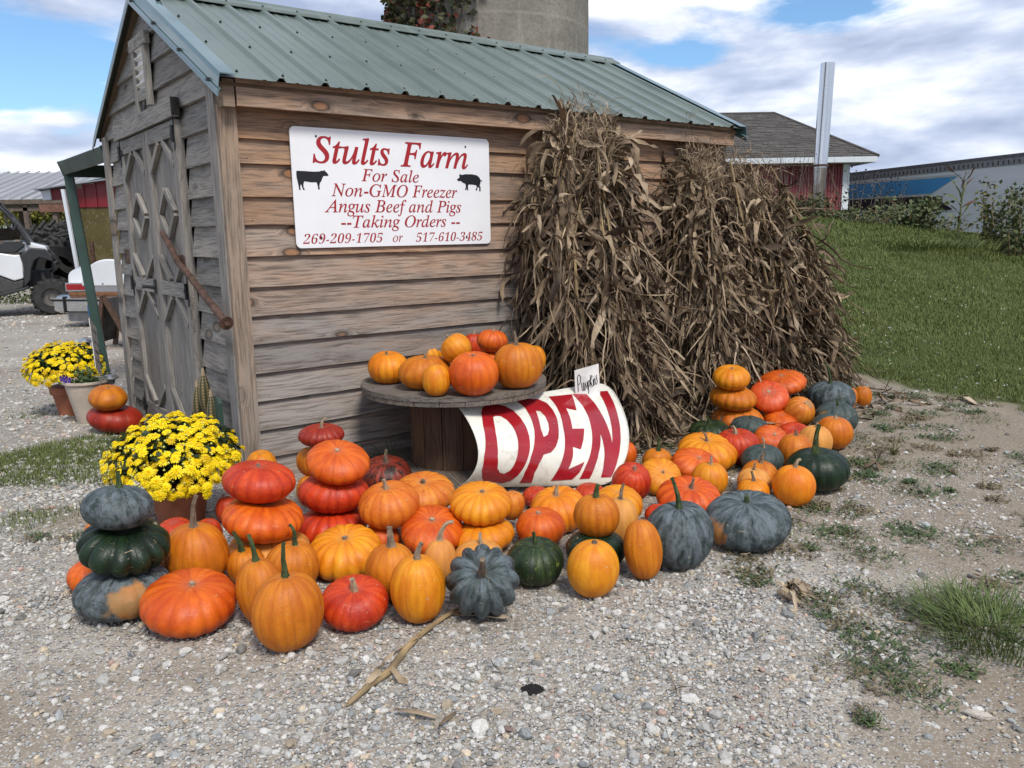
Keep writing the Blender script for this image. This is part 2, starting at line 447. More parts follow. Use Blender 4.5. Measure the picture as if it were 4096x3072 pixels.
PM = {
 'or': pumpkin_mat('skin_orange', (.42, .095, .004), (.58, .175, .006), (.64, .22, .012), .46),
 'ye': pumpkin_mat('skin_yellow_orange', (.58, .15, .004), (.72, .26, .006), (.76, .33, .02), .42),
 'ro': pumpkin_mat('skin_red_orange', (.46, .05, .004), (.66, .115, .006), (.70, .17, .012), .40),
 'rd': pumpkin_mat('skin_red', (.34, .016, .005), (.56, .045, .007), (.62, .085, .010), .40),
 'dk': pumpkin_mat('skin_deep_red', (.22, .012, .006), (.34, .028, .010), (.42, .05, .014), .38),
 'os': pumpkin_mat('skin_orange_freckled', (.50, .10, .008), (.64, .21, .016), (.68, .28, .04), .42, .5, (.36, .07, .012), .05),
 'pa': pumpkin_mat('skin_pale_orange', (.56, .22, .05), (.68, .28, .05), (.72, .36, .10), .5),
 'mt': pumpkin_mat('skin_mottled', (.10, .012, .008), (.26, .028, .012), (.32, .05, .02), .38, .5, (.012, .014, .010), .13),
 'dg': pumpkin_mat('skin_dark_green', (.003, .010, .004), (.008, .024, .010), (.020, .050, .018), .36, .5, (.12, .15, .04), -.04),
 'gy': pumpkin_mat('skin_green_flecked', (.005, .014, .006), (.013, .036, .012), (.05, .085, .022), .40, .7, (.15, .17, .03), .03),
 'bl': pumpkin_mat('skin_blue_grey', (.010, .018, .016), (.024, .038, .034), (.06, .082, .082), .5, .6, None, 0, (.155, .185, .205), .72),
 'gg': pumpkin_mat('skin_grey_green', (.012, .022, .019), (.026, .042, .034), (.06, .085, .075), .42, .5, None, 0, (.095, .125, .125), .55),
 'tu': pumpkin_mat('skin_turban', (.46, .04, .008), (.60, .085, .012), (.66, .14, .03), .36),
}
def stem_mat(name, a, b, c_):
    t = NT(name); v = t.coord('Object')
    n = t.noise(v, 30, 5, .65); n2 = t.noise(t.scl(v, (140, 140, 22)), 1.0, 4)
    c = t.ramp(n, [(.3, a), (.55, b), (.8, c_)])
    c = t.mix(t.ramp(n2, [(.5, 0), (.7, .5)]), c, tuple(x * .45 for x in a))
    return t.done(c, .75, 0, t.bump(t.math('ADD', n, n2), .004, .9), .3)
M['stem_brown'] = stem_mat('stem_brown', (.09, .065, .045), (.21, .16, .11), (.34, .27, .19))
M['stem_green'] = stem_mat('stem_green', (.018, .032, .012), (.05, .075, .025), (.16, .18, .08))
M['stem_tan'] = stem_mat('stem_tan', (.22, .16, .10), (.38, .29, .19), (.5, .42, .30))
M['terracotta'] = simple('terracotta', (.30, .105, .055), .8, 0, .2, 9, .002)
M['whitepot'] = simple('whitewashed_clay', (.46, .39, .32), .8, 0, .2, 6, .003)
M['soil'] = simple('potting_soil', (.05, .035, .025), .95, 0, .5, 40, .01)
def leafm(name, a, b, rough=.6, scale=6, trans=.15):
    t = NT(name); v = t.coord('Object')
    oc = t.attr('tone'); n = t.noise(v, scale, 4)
    f = t.math('ADD', t.math('MULTIPLY', n, .5), t.math('MULTIPLY', oc, .6), clamp=True)
    c = t.ramp(f, [(.15, a), (.85, b)])
    c = t.mix(1.0, c, t.ramp(t.n('ShaderNodeObjectInfo').outputs['Random'], [(0, (.72, .62, .55)), (.25, (.97, .93, .9)), (1, (1.04, 1.06, 1.0))]), 'MULTIPLY')
    return t.done(c, rough, 0, None, .3)
M['petal'] = leafm('yellow_petal', (.80, .50, .002), (.93, .78, .008), .6, 20)
M['mumleaf'] = leafm('mum_leaf', (.010, .022, .009), (.035, .065, .020), .55, 9)
M['bud'] = simple('flower_bud', (.50, .50, .10), .6)
M['grass'] = leafm('grass_blade', (.055, .085, .020), (.155, .185, .052), .6, 3)
M['tallgrass'] = leafm('tall_grass_blade', (.055, .090, .022), (.15, .20, .060), .55, 3)
M['weed'] = leafm('weed_leaf', (.030, .060, .022), (.085, .125, .045), .6, 3)
M['dryweed'] = leafm('dry_weed', (.085, .075, .045), (.20, .17, .10), .8, 3)
def corn():
    t = NT('dry_corn_leaf'); tone = t.attr('tone'); v = t.coord('Object', jitter=False)
    n = t.noise(v, 9, 5, .65); n2 = t.noise(v, 60, 3)
    f = t.math('ADD', t.math('MULTIPLY', n, .55), t.math('MULTIPLY', tone, .75))
    c = t.ramp(t.math('SUBTRACT', f, .18, clamp=True), [(0.0, (.022, .015, .010)), (.26, (.095, .065, .040)), (.54, (.24, .172, .108)), (.95, (.52, .415, .29))])
    c = t.mix(t.ramp(n2, [(.55, 0), (.75, .35)]), c, (.05, .032, .022))
    return t.done(c, .72, 0, t.bump(n2, .004, .6), .3)
M['corn'] = corn()
M['stalk'] = simple('corn_stalk', (.29, .205, .105), .65, 0, .55, 7, .002)
M['chrome'] = simple('polished_steel', (.62, .62, .60), .13, 1.0, .15, 5, .004)
M['galv'] = simple('galvanised_steel', (.42, .43, .44), .35, .9, .2, 8)
def ground_mat():
    t = NT('ground_gravel_and_lawn'); v = t.coord('Object', jitter=False)
    n = t.noise(v, 1.1, 7, .6); n2 = t.noise(v, 14, 6, .7); n3 = t.noise(v, 90, 4, .7)
    soil = t.ramp(n, [(.3, (.25, .21, .165)), (.55, (.36, .315, .255)), (.75, (.46, .42, .355))])
    soil = t.mix(t.ramp(n2, [(.30, .5), (.52, 0)]), soil, (.13, .106, .082))
    vd = t.vor(v, 62, rnd=1.0); vc = t.vor(v, 62, out='Color')
    sp = t.n('ShaderNodeSeparateColor'); t.l(vc, sp.inputs[0])
    grit = t.ramp(sp.outputs[0], [(0, (.20, .19, .175)), (.5, (.36, .345, .325)), (1, (.58, .565, .54))])
    soil = t.mix(t.math('MULTIPLY', t.ramp(t.attr('gravel'), [(.35, .75), (.75, 0)]), 1.0), soil, (.20, .155, .105))
    gm = t.math('MULTIPLY', t.ramp(vd, [(.30, 1), (.50, 0)]), t.ramp(t.math('ADD', sp.outputs[1], t.math('SUBTRACT', t.attr('gravel'), 1.0)), [(.05, 0), (.2, 1)]))
    vd2 = t.vor(v, 150); vc2 = t.vor(v, 150, out='Color'); sp2 = t.n('ShaderNodeSeparateColor'); t.l(vc2, sp2.inputs[0])
    grit2 = t.ramp(sp2.outputs[0], [(0, (.20, .18, .16)), (.5, (.40, .38, .345)), (1, (.62, .60, .56))])
    soil = t.mix(t.math('MULTIPLY', t.ramp(vd2, [(.35, .9), (.6, 0)]), t.math('MULTIPLY', t.ramp(sp2.outputs[1], [(.15, 0), (.3, 1)]), t.ramp(t.attr('gravel'), [(.35, .45), (.75, 1)]))), soil, grit2)
    c = t.mix(gm, soil, grit)
    lawn = t.ramp(t.noise(v, 1.6, 8, .7), [(.3, (.055, .078, .022)), (.5, (.085, .11, .032)), (.7, (.125, .135, .050))])
    lawn = t.mix(t.ramp(n3, [(.35, .55), (.65, 0)]), lawn, (.028, .042, .014))
    lm = t.attr('lawn'); c = t.mix(lm, c, lawn)
    h = t.math('ADD', t.math('MULTIPLY', n2, .6), t.math('ADD', t.math('MULTIPLY', gm, .8), t.math('MULTIPLY', n3, .5)))
    return t.done(c, .9, 0, t.bump(h, .012, .9), .2)
M['ground'] = ground_mat()
def stone_mat():
    t = NT('crushed_stone'); v = t.coord('Object', jitter=False)
    c = t.attr('col', 'Color'); n = t.noise(v, 130, 5, .7)
    c = t.mix(1.0, c, t.ramp(n, [(.3, (.72, .71, .69)), (.7, (1.15, 1.15, 1.14))]), 'MULTIPLY')
    return t.done(c, .85, 0, t.bump(n, .003, .8), .25)
M['stone'] = stone_mat()
# ------------------------------------------------------------------ ground
def softp(p, k=.18):
    return k * np.logaddexp(0, p / k)
def lawn_d(x, y): return .71 * (x - 2.95) + .70 * (y - 6.30)
def gz(x, y):
    x = np.asarray(x, float); y = np.asarray(y, float)
    yy = np.where(y < 14, y, 14 + .07 * (y - 14))
    yy = np.minimum(yy, 17)
    p = softp(-.109 * (x - 2.9) + .2284 * (yy - 6.4)) - softp(-.9 * .2284 * np.ones_like(x))
    p = np.clip(p, 0, 2.6)
    m = sstep(.10, .25, x / np.maximum(y, .5)) * sstep(4.5, 7.5, y)
    wide = sstep(60, 25, np.abs(x) + .6 * y)
    return p * m * wide + .05 * (fbm(x * .7, y * .7, 5) - .5) * sstep(6, 9, y)
def axis_lines(a, b, fine, lo, hi, g=1.13):
    L = list(np.arange(a, b, fine)); s = fine; x = b
    while x < hi: L.append(x); s *= g; x += s
    L.append(hi); s = fine; x = a - fine
    while x > lo: L.insert(0, x); s *= g; x -= s
    L.insert(0, lo); return np.array(L)
gx = axis_lines(-3.6, 5.0, .045, -400, 400); gy = axis_lines(1.4, 8.0, .045, -60, 900)
X, Y = np.meshgrid(gx, gy)
lawn_edge = lawn_d(X, Y) + .9 * (fbm(X * 1.3, Y * 1.3, 3) - .5)
right = sstep(.05, .22, X / np.maximum(Y, .3))
lawnm = sstep(-.12, .22, lawn_edge) * sstep(.12, .2, X / np.maximum(Y, .3)) * sstep(4.6, 5.4, Y)
# patches of turf beside the shed on the left
lp = sstep(.50, .62, fbm(X * 1.1 + 4, Y * 1.1, 8)) * sstep(-1.9, -2.5, X) * sstep(3.2, 3.9, Y) * sstep(6.3, 5.4, Y)
far_green = sstep(34, 48, Y) * sstep(.1, -.1, X / np.maximum(Y, 1))
lawnm = np.maximum(lawnm, np.maximum(lp * .8, far_green))
# compacted, dirtier zone on the right and in streaks
dirt = sstep(.55, 1.5, .75 * (X - .2) + .45 * (Y - 2.2)) * (X > 0)
gravel = np.clip(.95 - .55 * dirt - .5 * sstep(.5, .66, fbm(X * .8 + 9, Y * 1.1, 21)), .1, 1)
Z = gz(X, Y) + .012 * (fbm(X * 3, Y * 3, 9) - .5) + .010 * (fbm(X * 12, Y * 12, 10, 2) - .5) * (np.abs(X) < 8)
nx, ny = len(gx), len(gy)
idx = np.arange(nx * ny).reshape(ny, nx)
F = np.stack([idx[:-1, :-1].ravel(), idx[:-1, 1:].ravel(), idx[1:, 1:].ravel(), idx[1:, :-1].ravel()], 1)
me = mesh_np('ground', np.stack([X.ravel(), Y.ravel(), Z.ravel()], 1), F, True,
             {'lawn': ('FLOAT', lawnm), 'gravel': ('FLOAT', gravel)}, [M['ground']])
tag(link('ground', me), kind='structure')

# ------------------------------------------------------------------ loose stone
rng = np.random.default_rng(7)
def ico(sub):
    bm = bmesh.new(); bmesh.ops.create_icosphere(bm, subdivisions=sub, radius=1)
    V = np.array([v.co[:] for v in bm.verts]); F = np.array([[v.index for v in f.verts] for f in bm.faces]); bm.free(); return V, F
def rand_rot(n):
    q = rng.normal(size=(n, 4)); q /= np.linalg.norm(q, axis=1)[:, None]
    w, x, y, z = q.T
    return np.stack([np.stack([1 - 2 * (y * y + z * z), 2 * (x * y - z * w), 2 * (x * z + y * w)], 1),
                     np.stack([2 * (x * y + z * w), 1 - 2 * (x * x + z * z), 2 * (y * z - x * w)], 1),
                     np.stack([2 * (x * z - y * w), 2 * (y * z + x * w), 1 - 2 * (x * x + y * y)], 1)], 1)
def rock_shape(V, cuts):
    V = V * 1.0
    for _ in range(cuts):
        n = rng.normal(size=3); n /= np.linalg.norm(n); d = rng.uniform(.45, .85)
        over = V @ n - d; V = V - np.where(over > 0, over, 0)[:, None] * n * .95
    V = V * (1 + rng.normal(0, .05, (len(V), 1))); V = V * np.array([1, rng.uniform(.6, .95), rng.uniform(.45, .8)])
    return V
def stone_cols(n):
    t = rng.random(n); b = rng.uniform(.33, .62, n)
    c = np.stack([b, b * .972, b * .915], 1)
    c[t < .16] *= np.array([.62, .66, .70]); m = (t > .16) & (t < .19); c[m] *= np.array([.95, .70, .62])
    m = (t > .21) & (t < .28); c[m] *= np.array([1.0, .86, .68]); c[t > .93] *= .45
    return c
def merge_rocks(pos, size, sub, nvar, cuts):
    Vb, Fb = ico(sub); n = len(pos); vs = np.array([rock_shape(Vb, cuts) for _ in range(nvar)])
    k = rng.integers(0, nvar, n); R = rand_rot(n) if sub else None
    # mostly lying flat: yaw + small tilt
    a = rng.uniform(0, 6.283, n); ti = rng.normal(0, .35, n); ca, sa = np.cos(a), np.sin(a); ct, st = np.cos(ti), np.sin(ti)
    Rz = np.zeros((n, 3, 3)); Rz[:, 0, 0] = ca; Rz[:, 0, 1] = -sa; Rz[:, 1, 0] = sa; Rz[:, 1, 1] = ca; Rz[:, 2, 2] = 1
    Rx = np.zeros((n, 3, 3)); Rx[:, 0, 0] = 1; Rx[:, 1, 1] = ct; Rx[:, 1, 2] = -st; Rx[:, 2, 1] = st; Rx[:, 2, 2] = ct
    RR = np.einsum('nij,njk->nik', Rz, Rx)
    V = np.einsum('nij,nvj->nvi', RR, vs[k] * size[:, None, None]) + pos[:, None, :]
    F = Fb[None] + (np.arange(n) * len(Vb))[:, None, None]
    c = np.repeat(stone_cols(n), len(Vb), axis=0)
    return V.reshape(-1, 3), F.reshape(-1, 3), c
def scatter(n, x0, x1, y0, y1, dens):
    x = rng.uniform(x0, x1, n); y = y0 + (y1 - y0) * rng.random(n)
    return (lambda k: (x[k], y[k]))(rng.random(n) < dens(x, y))
def inview(x, y): return (np.abs(x) < .70 * y + .25)
def gdens(x, y):
    dirt = sstep(.55, 1.5, .75 * (x - .2) + .45 * (y - 2.2)) * (x > 0)
    d = .96 - .66 * dirt - .62 * sstep(.47, .62, fbm(x * .8 + 9, y * 1.1, 21)) - .3 * sstep(.52, .66, fbm(x * 3, y * 3, 4))
    d = np.where(lawn_d(x, y) > -.1, .02, d)
    return np.clip(d, .06, 1) * inview(x, y)
def under_shed(x, y):
    q = np.stack([x - C0[0], y - C0[1]], 1); s = q @ W1[:2]; o = q @ W2[:2]
    return (s > .05) & (s < 3.7) & (o > .05) & (o < 2.5)
allp = []
x, y = scatter(110000, -3.0, 3.2, 1.6, 4.6, gdens); k = ~under_shed(x, y); x, y = x[k], y[k]
small = merge_rocks(np.stack([x, y, rng.uniform(.0, .004, len(x))], 1), rng.gamma(4.2, .00135, len(x)) + .0028, 1, 14, 5) if False else None
V0, F0 = ico(1)
def low_rocks(pos, size, nvar=16):
    # 12-vertex stones
    return merge_rocks(pos, size, 1, nvar, 6)
allp.append(low_rocks(np.stack([x, y, rng.uniform(-.003, .003, len(x))], 1), rng.gamma(2.4, .0019, len(x)) + .0024))
x, y = scatter(4200, -2.6, 2.8, 1.6, 4.8, gdens); k = ~under_shed(x, y); x, y = x[k], y[k]
allp.append(merge_rocks(np.stack([x, y, rng.uniform(.001, .006, len(x))], 1), rng.gamma(4, .0021, len(x)) + .007, 2, 16, 9))
x, y = scatter(26000, -6.0, 4.2, 4.4, 9.0, gdens); k = ~under_shed(x, y); x, y = x[k], y[k]
allp.append(low_rocks(np.stack([x, y, gz(x, y) + .002], 1), rng.gamma(4, .0026, len(x)) + .004))
x, y = scatter(16000, -12, 6, 9.0, 17.0, lambda x, y: np.clip(.8 - .6 * sstep(.45, .6, fbm(x * .4, y * .6, 21)), 0, 1) * (np.abs(x + 2) < .62 * y) * (lawn_d(x, y) < -.1)); k = ~under_shed(x, y) & (x < .12 * y); x, y = x[k], y[k]
allp.append(low_rocks(np.stack([x, y, gz(x, y) + .002], 1), rng.gamma(4, .0038, len(x)) + .008))
base = 0; VV = []; FF = []; CC = []
for v, f, c in allp:
    VV.append(v); FF.append(f + base); CC.append(c); base += len(v)
me = mesh_np('gravel', np.concatenate(VV), np.concatenate(FF), False, {'col': ('FLOAT_COLOR', np.concatenate(CC))}, [M['stone']])
tag(link('gravel', me), 'loose pale grey crushed stone lying over sandy dirt', None, None, 'stuff')
print('gravel tris', len(me.polygons))
def big_stone(px, py, size, sc, label, col, rz=0, seed=1):
    global rng
    rng = np.random.default_rng(seed)
    V, F_ = ico(3); V = rock_shape(V, 14) * np.array(sc)
    V *= (1 + .06 * (fbm(V[:, 0] * 3 + 5, V[:, 1] * 3 + V[:, 2] * 2, 3)[:, None] - .5))
    me = mesh_np('stone', V * size, F_, False, {'col': ('FLOAT_COLOR', np.tile(np.array([col]), (len(V), 1)))}, [M['stone']])
    p = zpl(px, py); tag(link('stone', me, None, (p[0], p[1], size * sc[2] * .35), (0, 0, rz)), label, 'stone')
big_stone(3920, 2868, .040, (1, .5, .5), 'long pale stone lying alone on bare dirt, largest in the foreground', (.46, .42, .37), -.4, 3)
big_stone(2030, 2925, .022, (1, .6, .55), 'flat dark reddish stone in the gravel near the front edge', (.20, .14, .125), -.2, 5)
big_stone(540, 3000, .024, (1, .7, .6), 'rounded olive grey stone in the gravel below the red orange pumpkin', (.23, .22, .18), .3, 6)
big_stone(2975, 2216, .013, (1, .8, .7), 'small brick red pebble beside the largest grey green pumpkin', (.38, .13, .09), .1, 8)
big_stone(740, 2603, .016, (1, .6, .6), 'dusky red stone in gravel in front of the flattest red orange pumpkin', (.20, .11, .10), .1, 9)

# ------------------------------------------------------------------ blades, leaves as merged ribbons
def blades(x, y, z, h, w, lean, seed=1, segs=2, az=None, mat=None, curl=1.0):
    r = np.random.default_rng(seed); n = len(x)
    a = r.uniform(0, 6.283, n) if az is None else az
    d = np.stack([np.cos(a), np.sin(a)], 1); side = np.stack([-d[:, 1], d[:, 0]], 1)
    V = []; tone = r.random(n)
    for k in range(segs + 1):
        t = k / segs; off = lean * t ** (1.6 * curl); hh = h * (t - .25 * t * t * np.clip(lean / h, 0, 1.2))
        cx = x + d[:, 0] * off; cy = y + d[:, 1] * off
        if k < segs:
            ww = w * (1 - .6 * t)
            V += [np.stack([cx - side[:, 0] * ww, cy - side[:, 1] * ww, z + hh], 1), np.stack([cx + side[:, 0] * ww, cy + side[:, 1] * ww, z + hh], 1)]
        else: V.append(np.stack([cx, cy, z + hh], 1))
    nv = len(V); V = np.stack(V, 1).reshape(-1, 3); b = (np.arange(n) * nv)[:, None]
    Q = [b + np.array([[2 * k, 2 * k + 1, 2 * k + 3, 2 * k + 2]]) for k in range(segs - 1)]
    T = b + np.array([[2 * segs - 2, 2 * segs - 1, 2 * segs]])
    return V, Q + [T], np.repeat(tone, nv)
def blade_obj(name, parts, mat, label=None, parent=None, kind='stuff', cat=None, loc=None):
    VV = []; QQ = []; TT = []; tn = []; b = 0
    for V, Fs, t in parts:
        VV.append(V); tn.append(t)
        for f in Fs: (QQ if f.shape[1] == 4 else TT).append(f + b)
        b += len(V)
    F = ([np.concatenate(QQ)] if QQ else []) + ([np.concatenate(TT)] if TT else [])
    V = np.concatenate(VV)
    if loc is not None: V = V - np.array(loc)
    me = mesh_np(name, V, F, False, {'tone': ('FLOAT', np.concatenate(tn))}, [mat])
    o = link(name, me, parent, loc if loc is not None else (0, 0, 0)); return tag(o, label, cat, None, kind)
r = np.random.default_rng(11)
parts = []
def lawn_pts(n, y0, y1):
    y = y0 + (y1 - y0) * r.random(n); x = y * r.uniform(.12, .70, n)
    k = (lawn_d(x, y) + .9 * (fbm(x * 1.3, y * 1.3, 3) - .5) > .02 + .1 * r.random(n)); return x[k], y[k]
for n, y0, y1, h, w in ((90000, 4.8, 8, .045, .0022), (80000, 8, 12, .05, .0032), (60000, 12, 15.5, .06, .005)):
    x, y = lawn_pts(n, y0, y1); hh = h * .8 * r.uniform(.5, 1.4, len(x)) * (.5 + 1.0 * fbm(x * 2, y * 2, 31))
    parts.append(blades(x, y, gz(x, y), hh, np.full(len(x), w), hh * r.uniform(.2, .9, len(x)), 5, 2))
# turf on the left
y = r.uniform(3.2, 6.4, 60000); x = r.uniform(-4.3, -1.9, 60000)
k = (sstep(.50, .62, fbm(x * 1.1 + 4, y * 1.1, 8)) * sstep(-1.9, -2.5, x) * sstep(3.2, 3.9, y) * sstep(6.3, 5.4, y) > r.random(60000) * .8 + .1) & (np.abs(x) < .68 * y)
x, y = x[k], y[k]; hh = .035 * r.uniform(.4, 1.5, len(x))
parts.append(blades(x, y, gz(x, y), hh, np.full(len(x), .002), hh * r.uniform(.2, .9, len(x)), 6, 2))
print('blades', sum(len(p[2]) for p in parts) / 5)
blade_obj('grass', parts, M['grass'], 'mown green lawn grass growing up the slope and beside the shed')
# low weeds in the dirt
def rosette(cx, cy, R, n, seed, lw=.006, up=.012):
    q = np.random.default_rng(seed); a = q.uniform(0, 6.283, n); d = R * q.random(n) ** .7
    x = cx + d * np.cos(a); y = cy + d * np.sin(a); l = q.uniform(.012, .032, n)
    return blades(x, y, gz(x, y) + q.uniform(0, up, n), q.uniform(.004, .02, n), np.full(n, lw) * q.uniform(.5, 1.1, n), l, seed, 3, q.uniform(0, 6.283, n))
parts = []; dry = []
q = np.random.default_rng(5)
for i in range(330):
    x0 = q.uniform(.7, 4.2); y0 = q.uniform(2.2, 6.6)
    if abs(x0) > .66 * y0 + .1 or lawn_d(x0, y0) > .1: continue
    if .75 * (x0 - .9) + .3 * (y0 - 2.4) < .1: continue
    (parts if q.random() < .45 else dry).append(rosette(x0, y0, q.uniform(.03, .13), int(q.uniform(25, 130)), 100 + i))
for px, py, R in ((3560, 2660, .16), (3700, 2560, .20), (3420, 2680, .11), (3780, 2500, .14), (3600, 2420, .10), (3350, 2150, .12), (3420, 2230, .10), (3000, 2330, .05), (3420, 2360, .07), (3660, 2750, .07), (3250, 2420, .06), (3170, 2120, .09), (3300, 2040, .08), (3500, 1680, .16), (3420, 1760, .13), (3480, 1860, .12), (3560, 1960, .15), (3900, 1680, .2), (4000, 1900, .2), (3950, 2180, .16), (3300, 2480, .05), (3480, 2900, .03), (300, 2160, .06), (150, 2150, .05), (700, 1690, .10), (560, 1760, .09), (470, 1760, .07)):
    p = zpl(px, py)
    for j in range(3): (dry if j == 2 else parts).append(rosette(p[0] + q.normal(0, R * .55), p[1] + q.normal(0, R * .55), R * 1.1, int(420 * R + 22), 400 + px + j, .0042, .018))
blade_obj('weeds', parts, M['weed'], 'low green weeds creeping over the dirt and gravel')
blade_obj('dry_weeds', dry, M['dryweed'], 'dry brownish mat of creeping weeds on the dirt to the right')
def clump(name, px, py, n, R, h, label, seed, cat='grass clump', w=.0022, mat='grass', lean=(.4, 1.5), z=None):
    p = zpl(px, py) if z is None else z; q = np.random.default_rng(seed)
    a = q.uniform(0, 6.283, n); d = R * np.sqrt(q.random(n)); x = p[0] + d * np.cos(a); y = p[1] + d * np.sin(a)
    hh = h * q.uniform(.45, 1.1, n)
    az = a + q.normal(0, .5, n)
    b = blades(x, y, np.full(n, p[2]) if z is not None else gz(x, y), hh, np.full(n, w), hh * q.uniform(*lean, n), seed, 5, az)
    return blade_obj(name, [b], M[mat], label, None, None, cat, tuple(float(v) for v in (p[0], p[1], gz(p[0], p[1]) if z is None else p[2])))
clump('grass_clump', 3990, 2545, 620, .20, .135, 'tall green grass clump at the right edge of the gravel', 21, mat='tallgrass')
clump('grass_clump', 3850, 2470, 300, .15, .10, 'shorter wispy grass clump left of the tallest grass at the right edge', 22, mat='tallgrass')
clump('grass_tuft', 3575, 1820, 26, .02, .16, 'thin upright grass tuft on dirt right of the dark green pumpkin', 23, 'grass tuft')
clump('grass_tuft', 3510, 1830, 18, .02, .15, 'pale thin grass tuft nearer the dark green pumpkin with long stem', 24, 'grass tuft', mat='dryweed')
clump('grass_clump', 3560, 1530, 160, .25, .12, 'longer grass fringe where the lawn meets the dirt behind the last pumpkin', 25)
clump('grass_clump', 0, 0, 900, .9, .22, 'long uncut grass patch near the crest of the lawn', 26, z=(lambda t: np.array([t[0], t[1], float(gz(t[0], t[1]))]))(np.array([6.3, 12.3])), w=.005)
clump('grass_clump', 1570, 1880, 30, .05, .22, 'thin weeds growing against the bottom siding left of the spool', 27, mat='weed')
# clover flowers
cf = MB()
q = np.random.default_rng(9)
for i in range(46):
    y0 = q.uniform(6.2, 11); x0 = y0 * q.uniform(.42, .66)
    if lawn_d(x0, y0) < .3: continue
    z0 = float(gz(x0, y0)) + .05
    cf.lathe([(.003, z0 - .006), (.006, z0), (.002, z0 + .005)], 6, 0, Matrix.Translation((x0, y0, 0)))
o = cf.obj('clover_flowers', simple('clover_white', (.7, .68, .62), .8)); tag(o, 'tiny white clover blossoms dotted over the lawn', None, None, 'stuff')
# ------------------------------------------------------------------ shed
LEN, DEP = 3.78, 2.54
WALLH = 1.99
shed = thing('shed', 'small weathered wooden shed with green metal roof and double doors', 'shed', C0, SHED_ROT)
rs = random.Random(3)
def plank(name, parent, p0, p1, width, thick, nrm, mat, wt=.5, wt_end=None, seg=10, wav=.002, ends=(0, 0), grad=None):
    """board whose centreline runs p0->p1, thickness along nrm; origin at p0, x along the board"""
    p0 = Vector(p0); p1 = Vector(p1); d = p1 - p0; L = d.length; d.normalize()
    n = Vector(nrm); n = (n - d * n.dot(d)).normalized(); w = d.cross(n)
    V = []; F = []; W = []
    for i in range(seg + 1):
        t = i / seg
        for (a, b) in ((-1, -1), (1, -1), (1, 1), (-1, 1)):
            e = ends[0] * (b * .5) if i == 0 else (ends[1] * (b * .5) if i == seg else 0)
            V.append((t * L + e, a * thick / 2, b * width / 2 + (rs.uniform(-wav, wav) if 0 < i < seg else 0)))
            W.append(wt + ((wt_end if wt_end is not None else wt) - wt) * t)
    for i in range(seg):
        for k in range(4): F.append((i * 4 + k, i * 4 + (k + 1) % 4, i * 4 + 4 + (k + 1) % 4, i * 4 + 4 + k))
    m = seg * 4; F = [tuple(f) for f in F]
    me = mesh_np(name, np.array(V), [np.array(F), np.array([(3, 2, 1, 0), (m, m + 1, m + 2, m + 3)])], False, {'wt': ('FLOAT', np.array(W))}, [M[mat]])
    o = link(name, me, parent)
    R = Matrix((d, n, w)).transposed().to_4x4(); R.translation = p0
    o.matrix_local = R
    return o
def boxw(parent, name, x0, x1, y0, y1, z0, z1, mat, wt=.5, bevel=0):
    mb = MB().box(x0, x1, y0, y1, z0, z1); me = mb.mesh(name, M[mat])
    a = me.attributes.new('wt', 'FLOAT', 'POINT'); a.data.foreach_set('value', [wt] * len(me.vertices))
    return link(name, me, parent)
# hidden core walls (dark inside)
core = MB()
core.box(.03, LEN - .03, .035, .06, .02, 1.98); core.box(.03, .055, .06, DEP - .03, .02, 1.98)
core.prism([(.06, 1.98), (DEP - .06, 1.98), (DEP / 2, 2.66)], 0, .03, .055)
core.box(.03, LEN - .03, DEP - .055, DEP - .03, .02, 1.98); core.box(LEN - .055, LEN - .03, .06, DEP - .055, .02, 1.98)
core.prism([(.06, 1.98), (DEP - .06, 1.98), (DEP / 2, 2.66)], 0, LEN - .055, LEN - .03)
core.obj('wall', simple('wall_sheathing', (.09, .07, .05), .9), shed)
# front siding: lapped courses, bottom edge proud
fb = [-.01, .14, .292, .447, .596, .749, .894, 1.043, 1.199, 1.357, 1.495, 1.658, 1.778, 1.935]
for i in range(len(fb) - 1):
    z0, z1 = fb[i], fb[i + 1] + .02; c = (z0 + z1) / 2; hgt = z1 - z0
    tilt = .012 / .15
    wt = float(np.interp(c, [0, .5, .9, 1.25, 1.6, 1.95], [1.0, .95, .85, .45, .28, .05]))
    o = plank('plank', shed, (.055, .002, c), (LEN - .055, .002, c), hgt, .020, (0, -1, tilt * 1.9), 'siding', wt, wt, 24, .0020)
# gable siding, split either side of the doors
gbz = [-.02, .125, .28, .425, .577, .734, .891, 1.043, 1.194, 1.357, 1.506, 1.67, 1.835, 1.992, 2.15, 2.309, 2.465, 2.606]
def gable_y(z):            # half width of the gable at height z
    if z < 1.99: return 0.0
    return (z - 1.99) / .56
for i in range(len(gbz) - 1):
    z0, z1 = gbz[i], gbz[i + 1] + .02; c = (z0 + z1) / 2; hgt = z1 - z0
    y0 = max(.09, gable_y(z0) + .0); y1 = DEP - y0
    if z0 > 2.55: y0 += .05; y1 -= .05
    spans = [(y0, y1)]
    if c < 1.9: spans = [(.09, .60), (1.97, DEP - .09)]
    for a, b in spans:
        if b - a < .05: continue
        e = hgt / .56 if z0 > 1.97 else 0
        plank('plank', shed, (.003 + rs.uniform(-.002, .002), b, c), (.003, a, c), hgt, .018, (-1, 0, .15), 'gable_wood', rs.uniform(.45, 1.0), None, 8, .0022, (-e, e) if e else (0, 0))
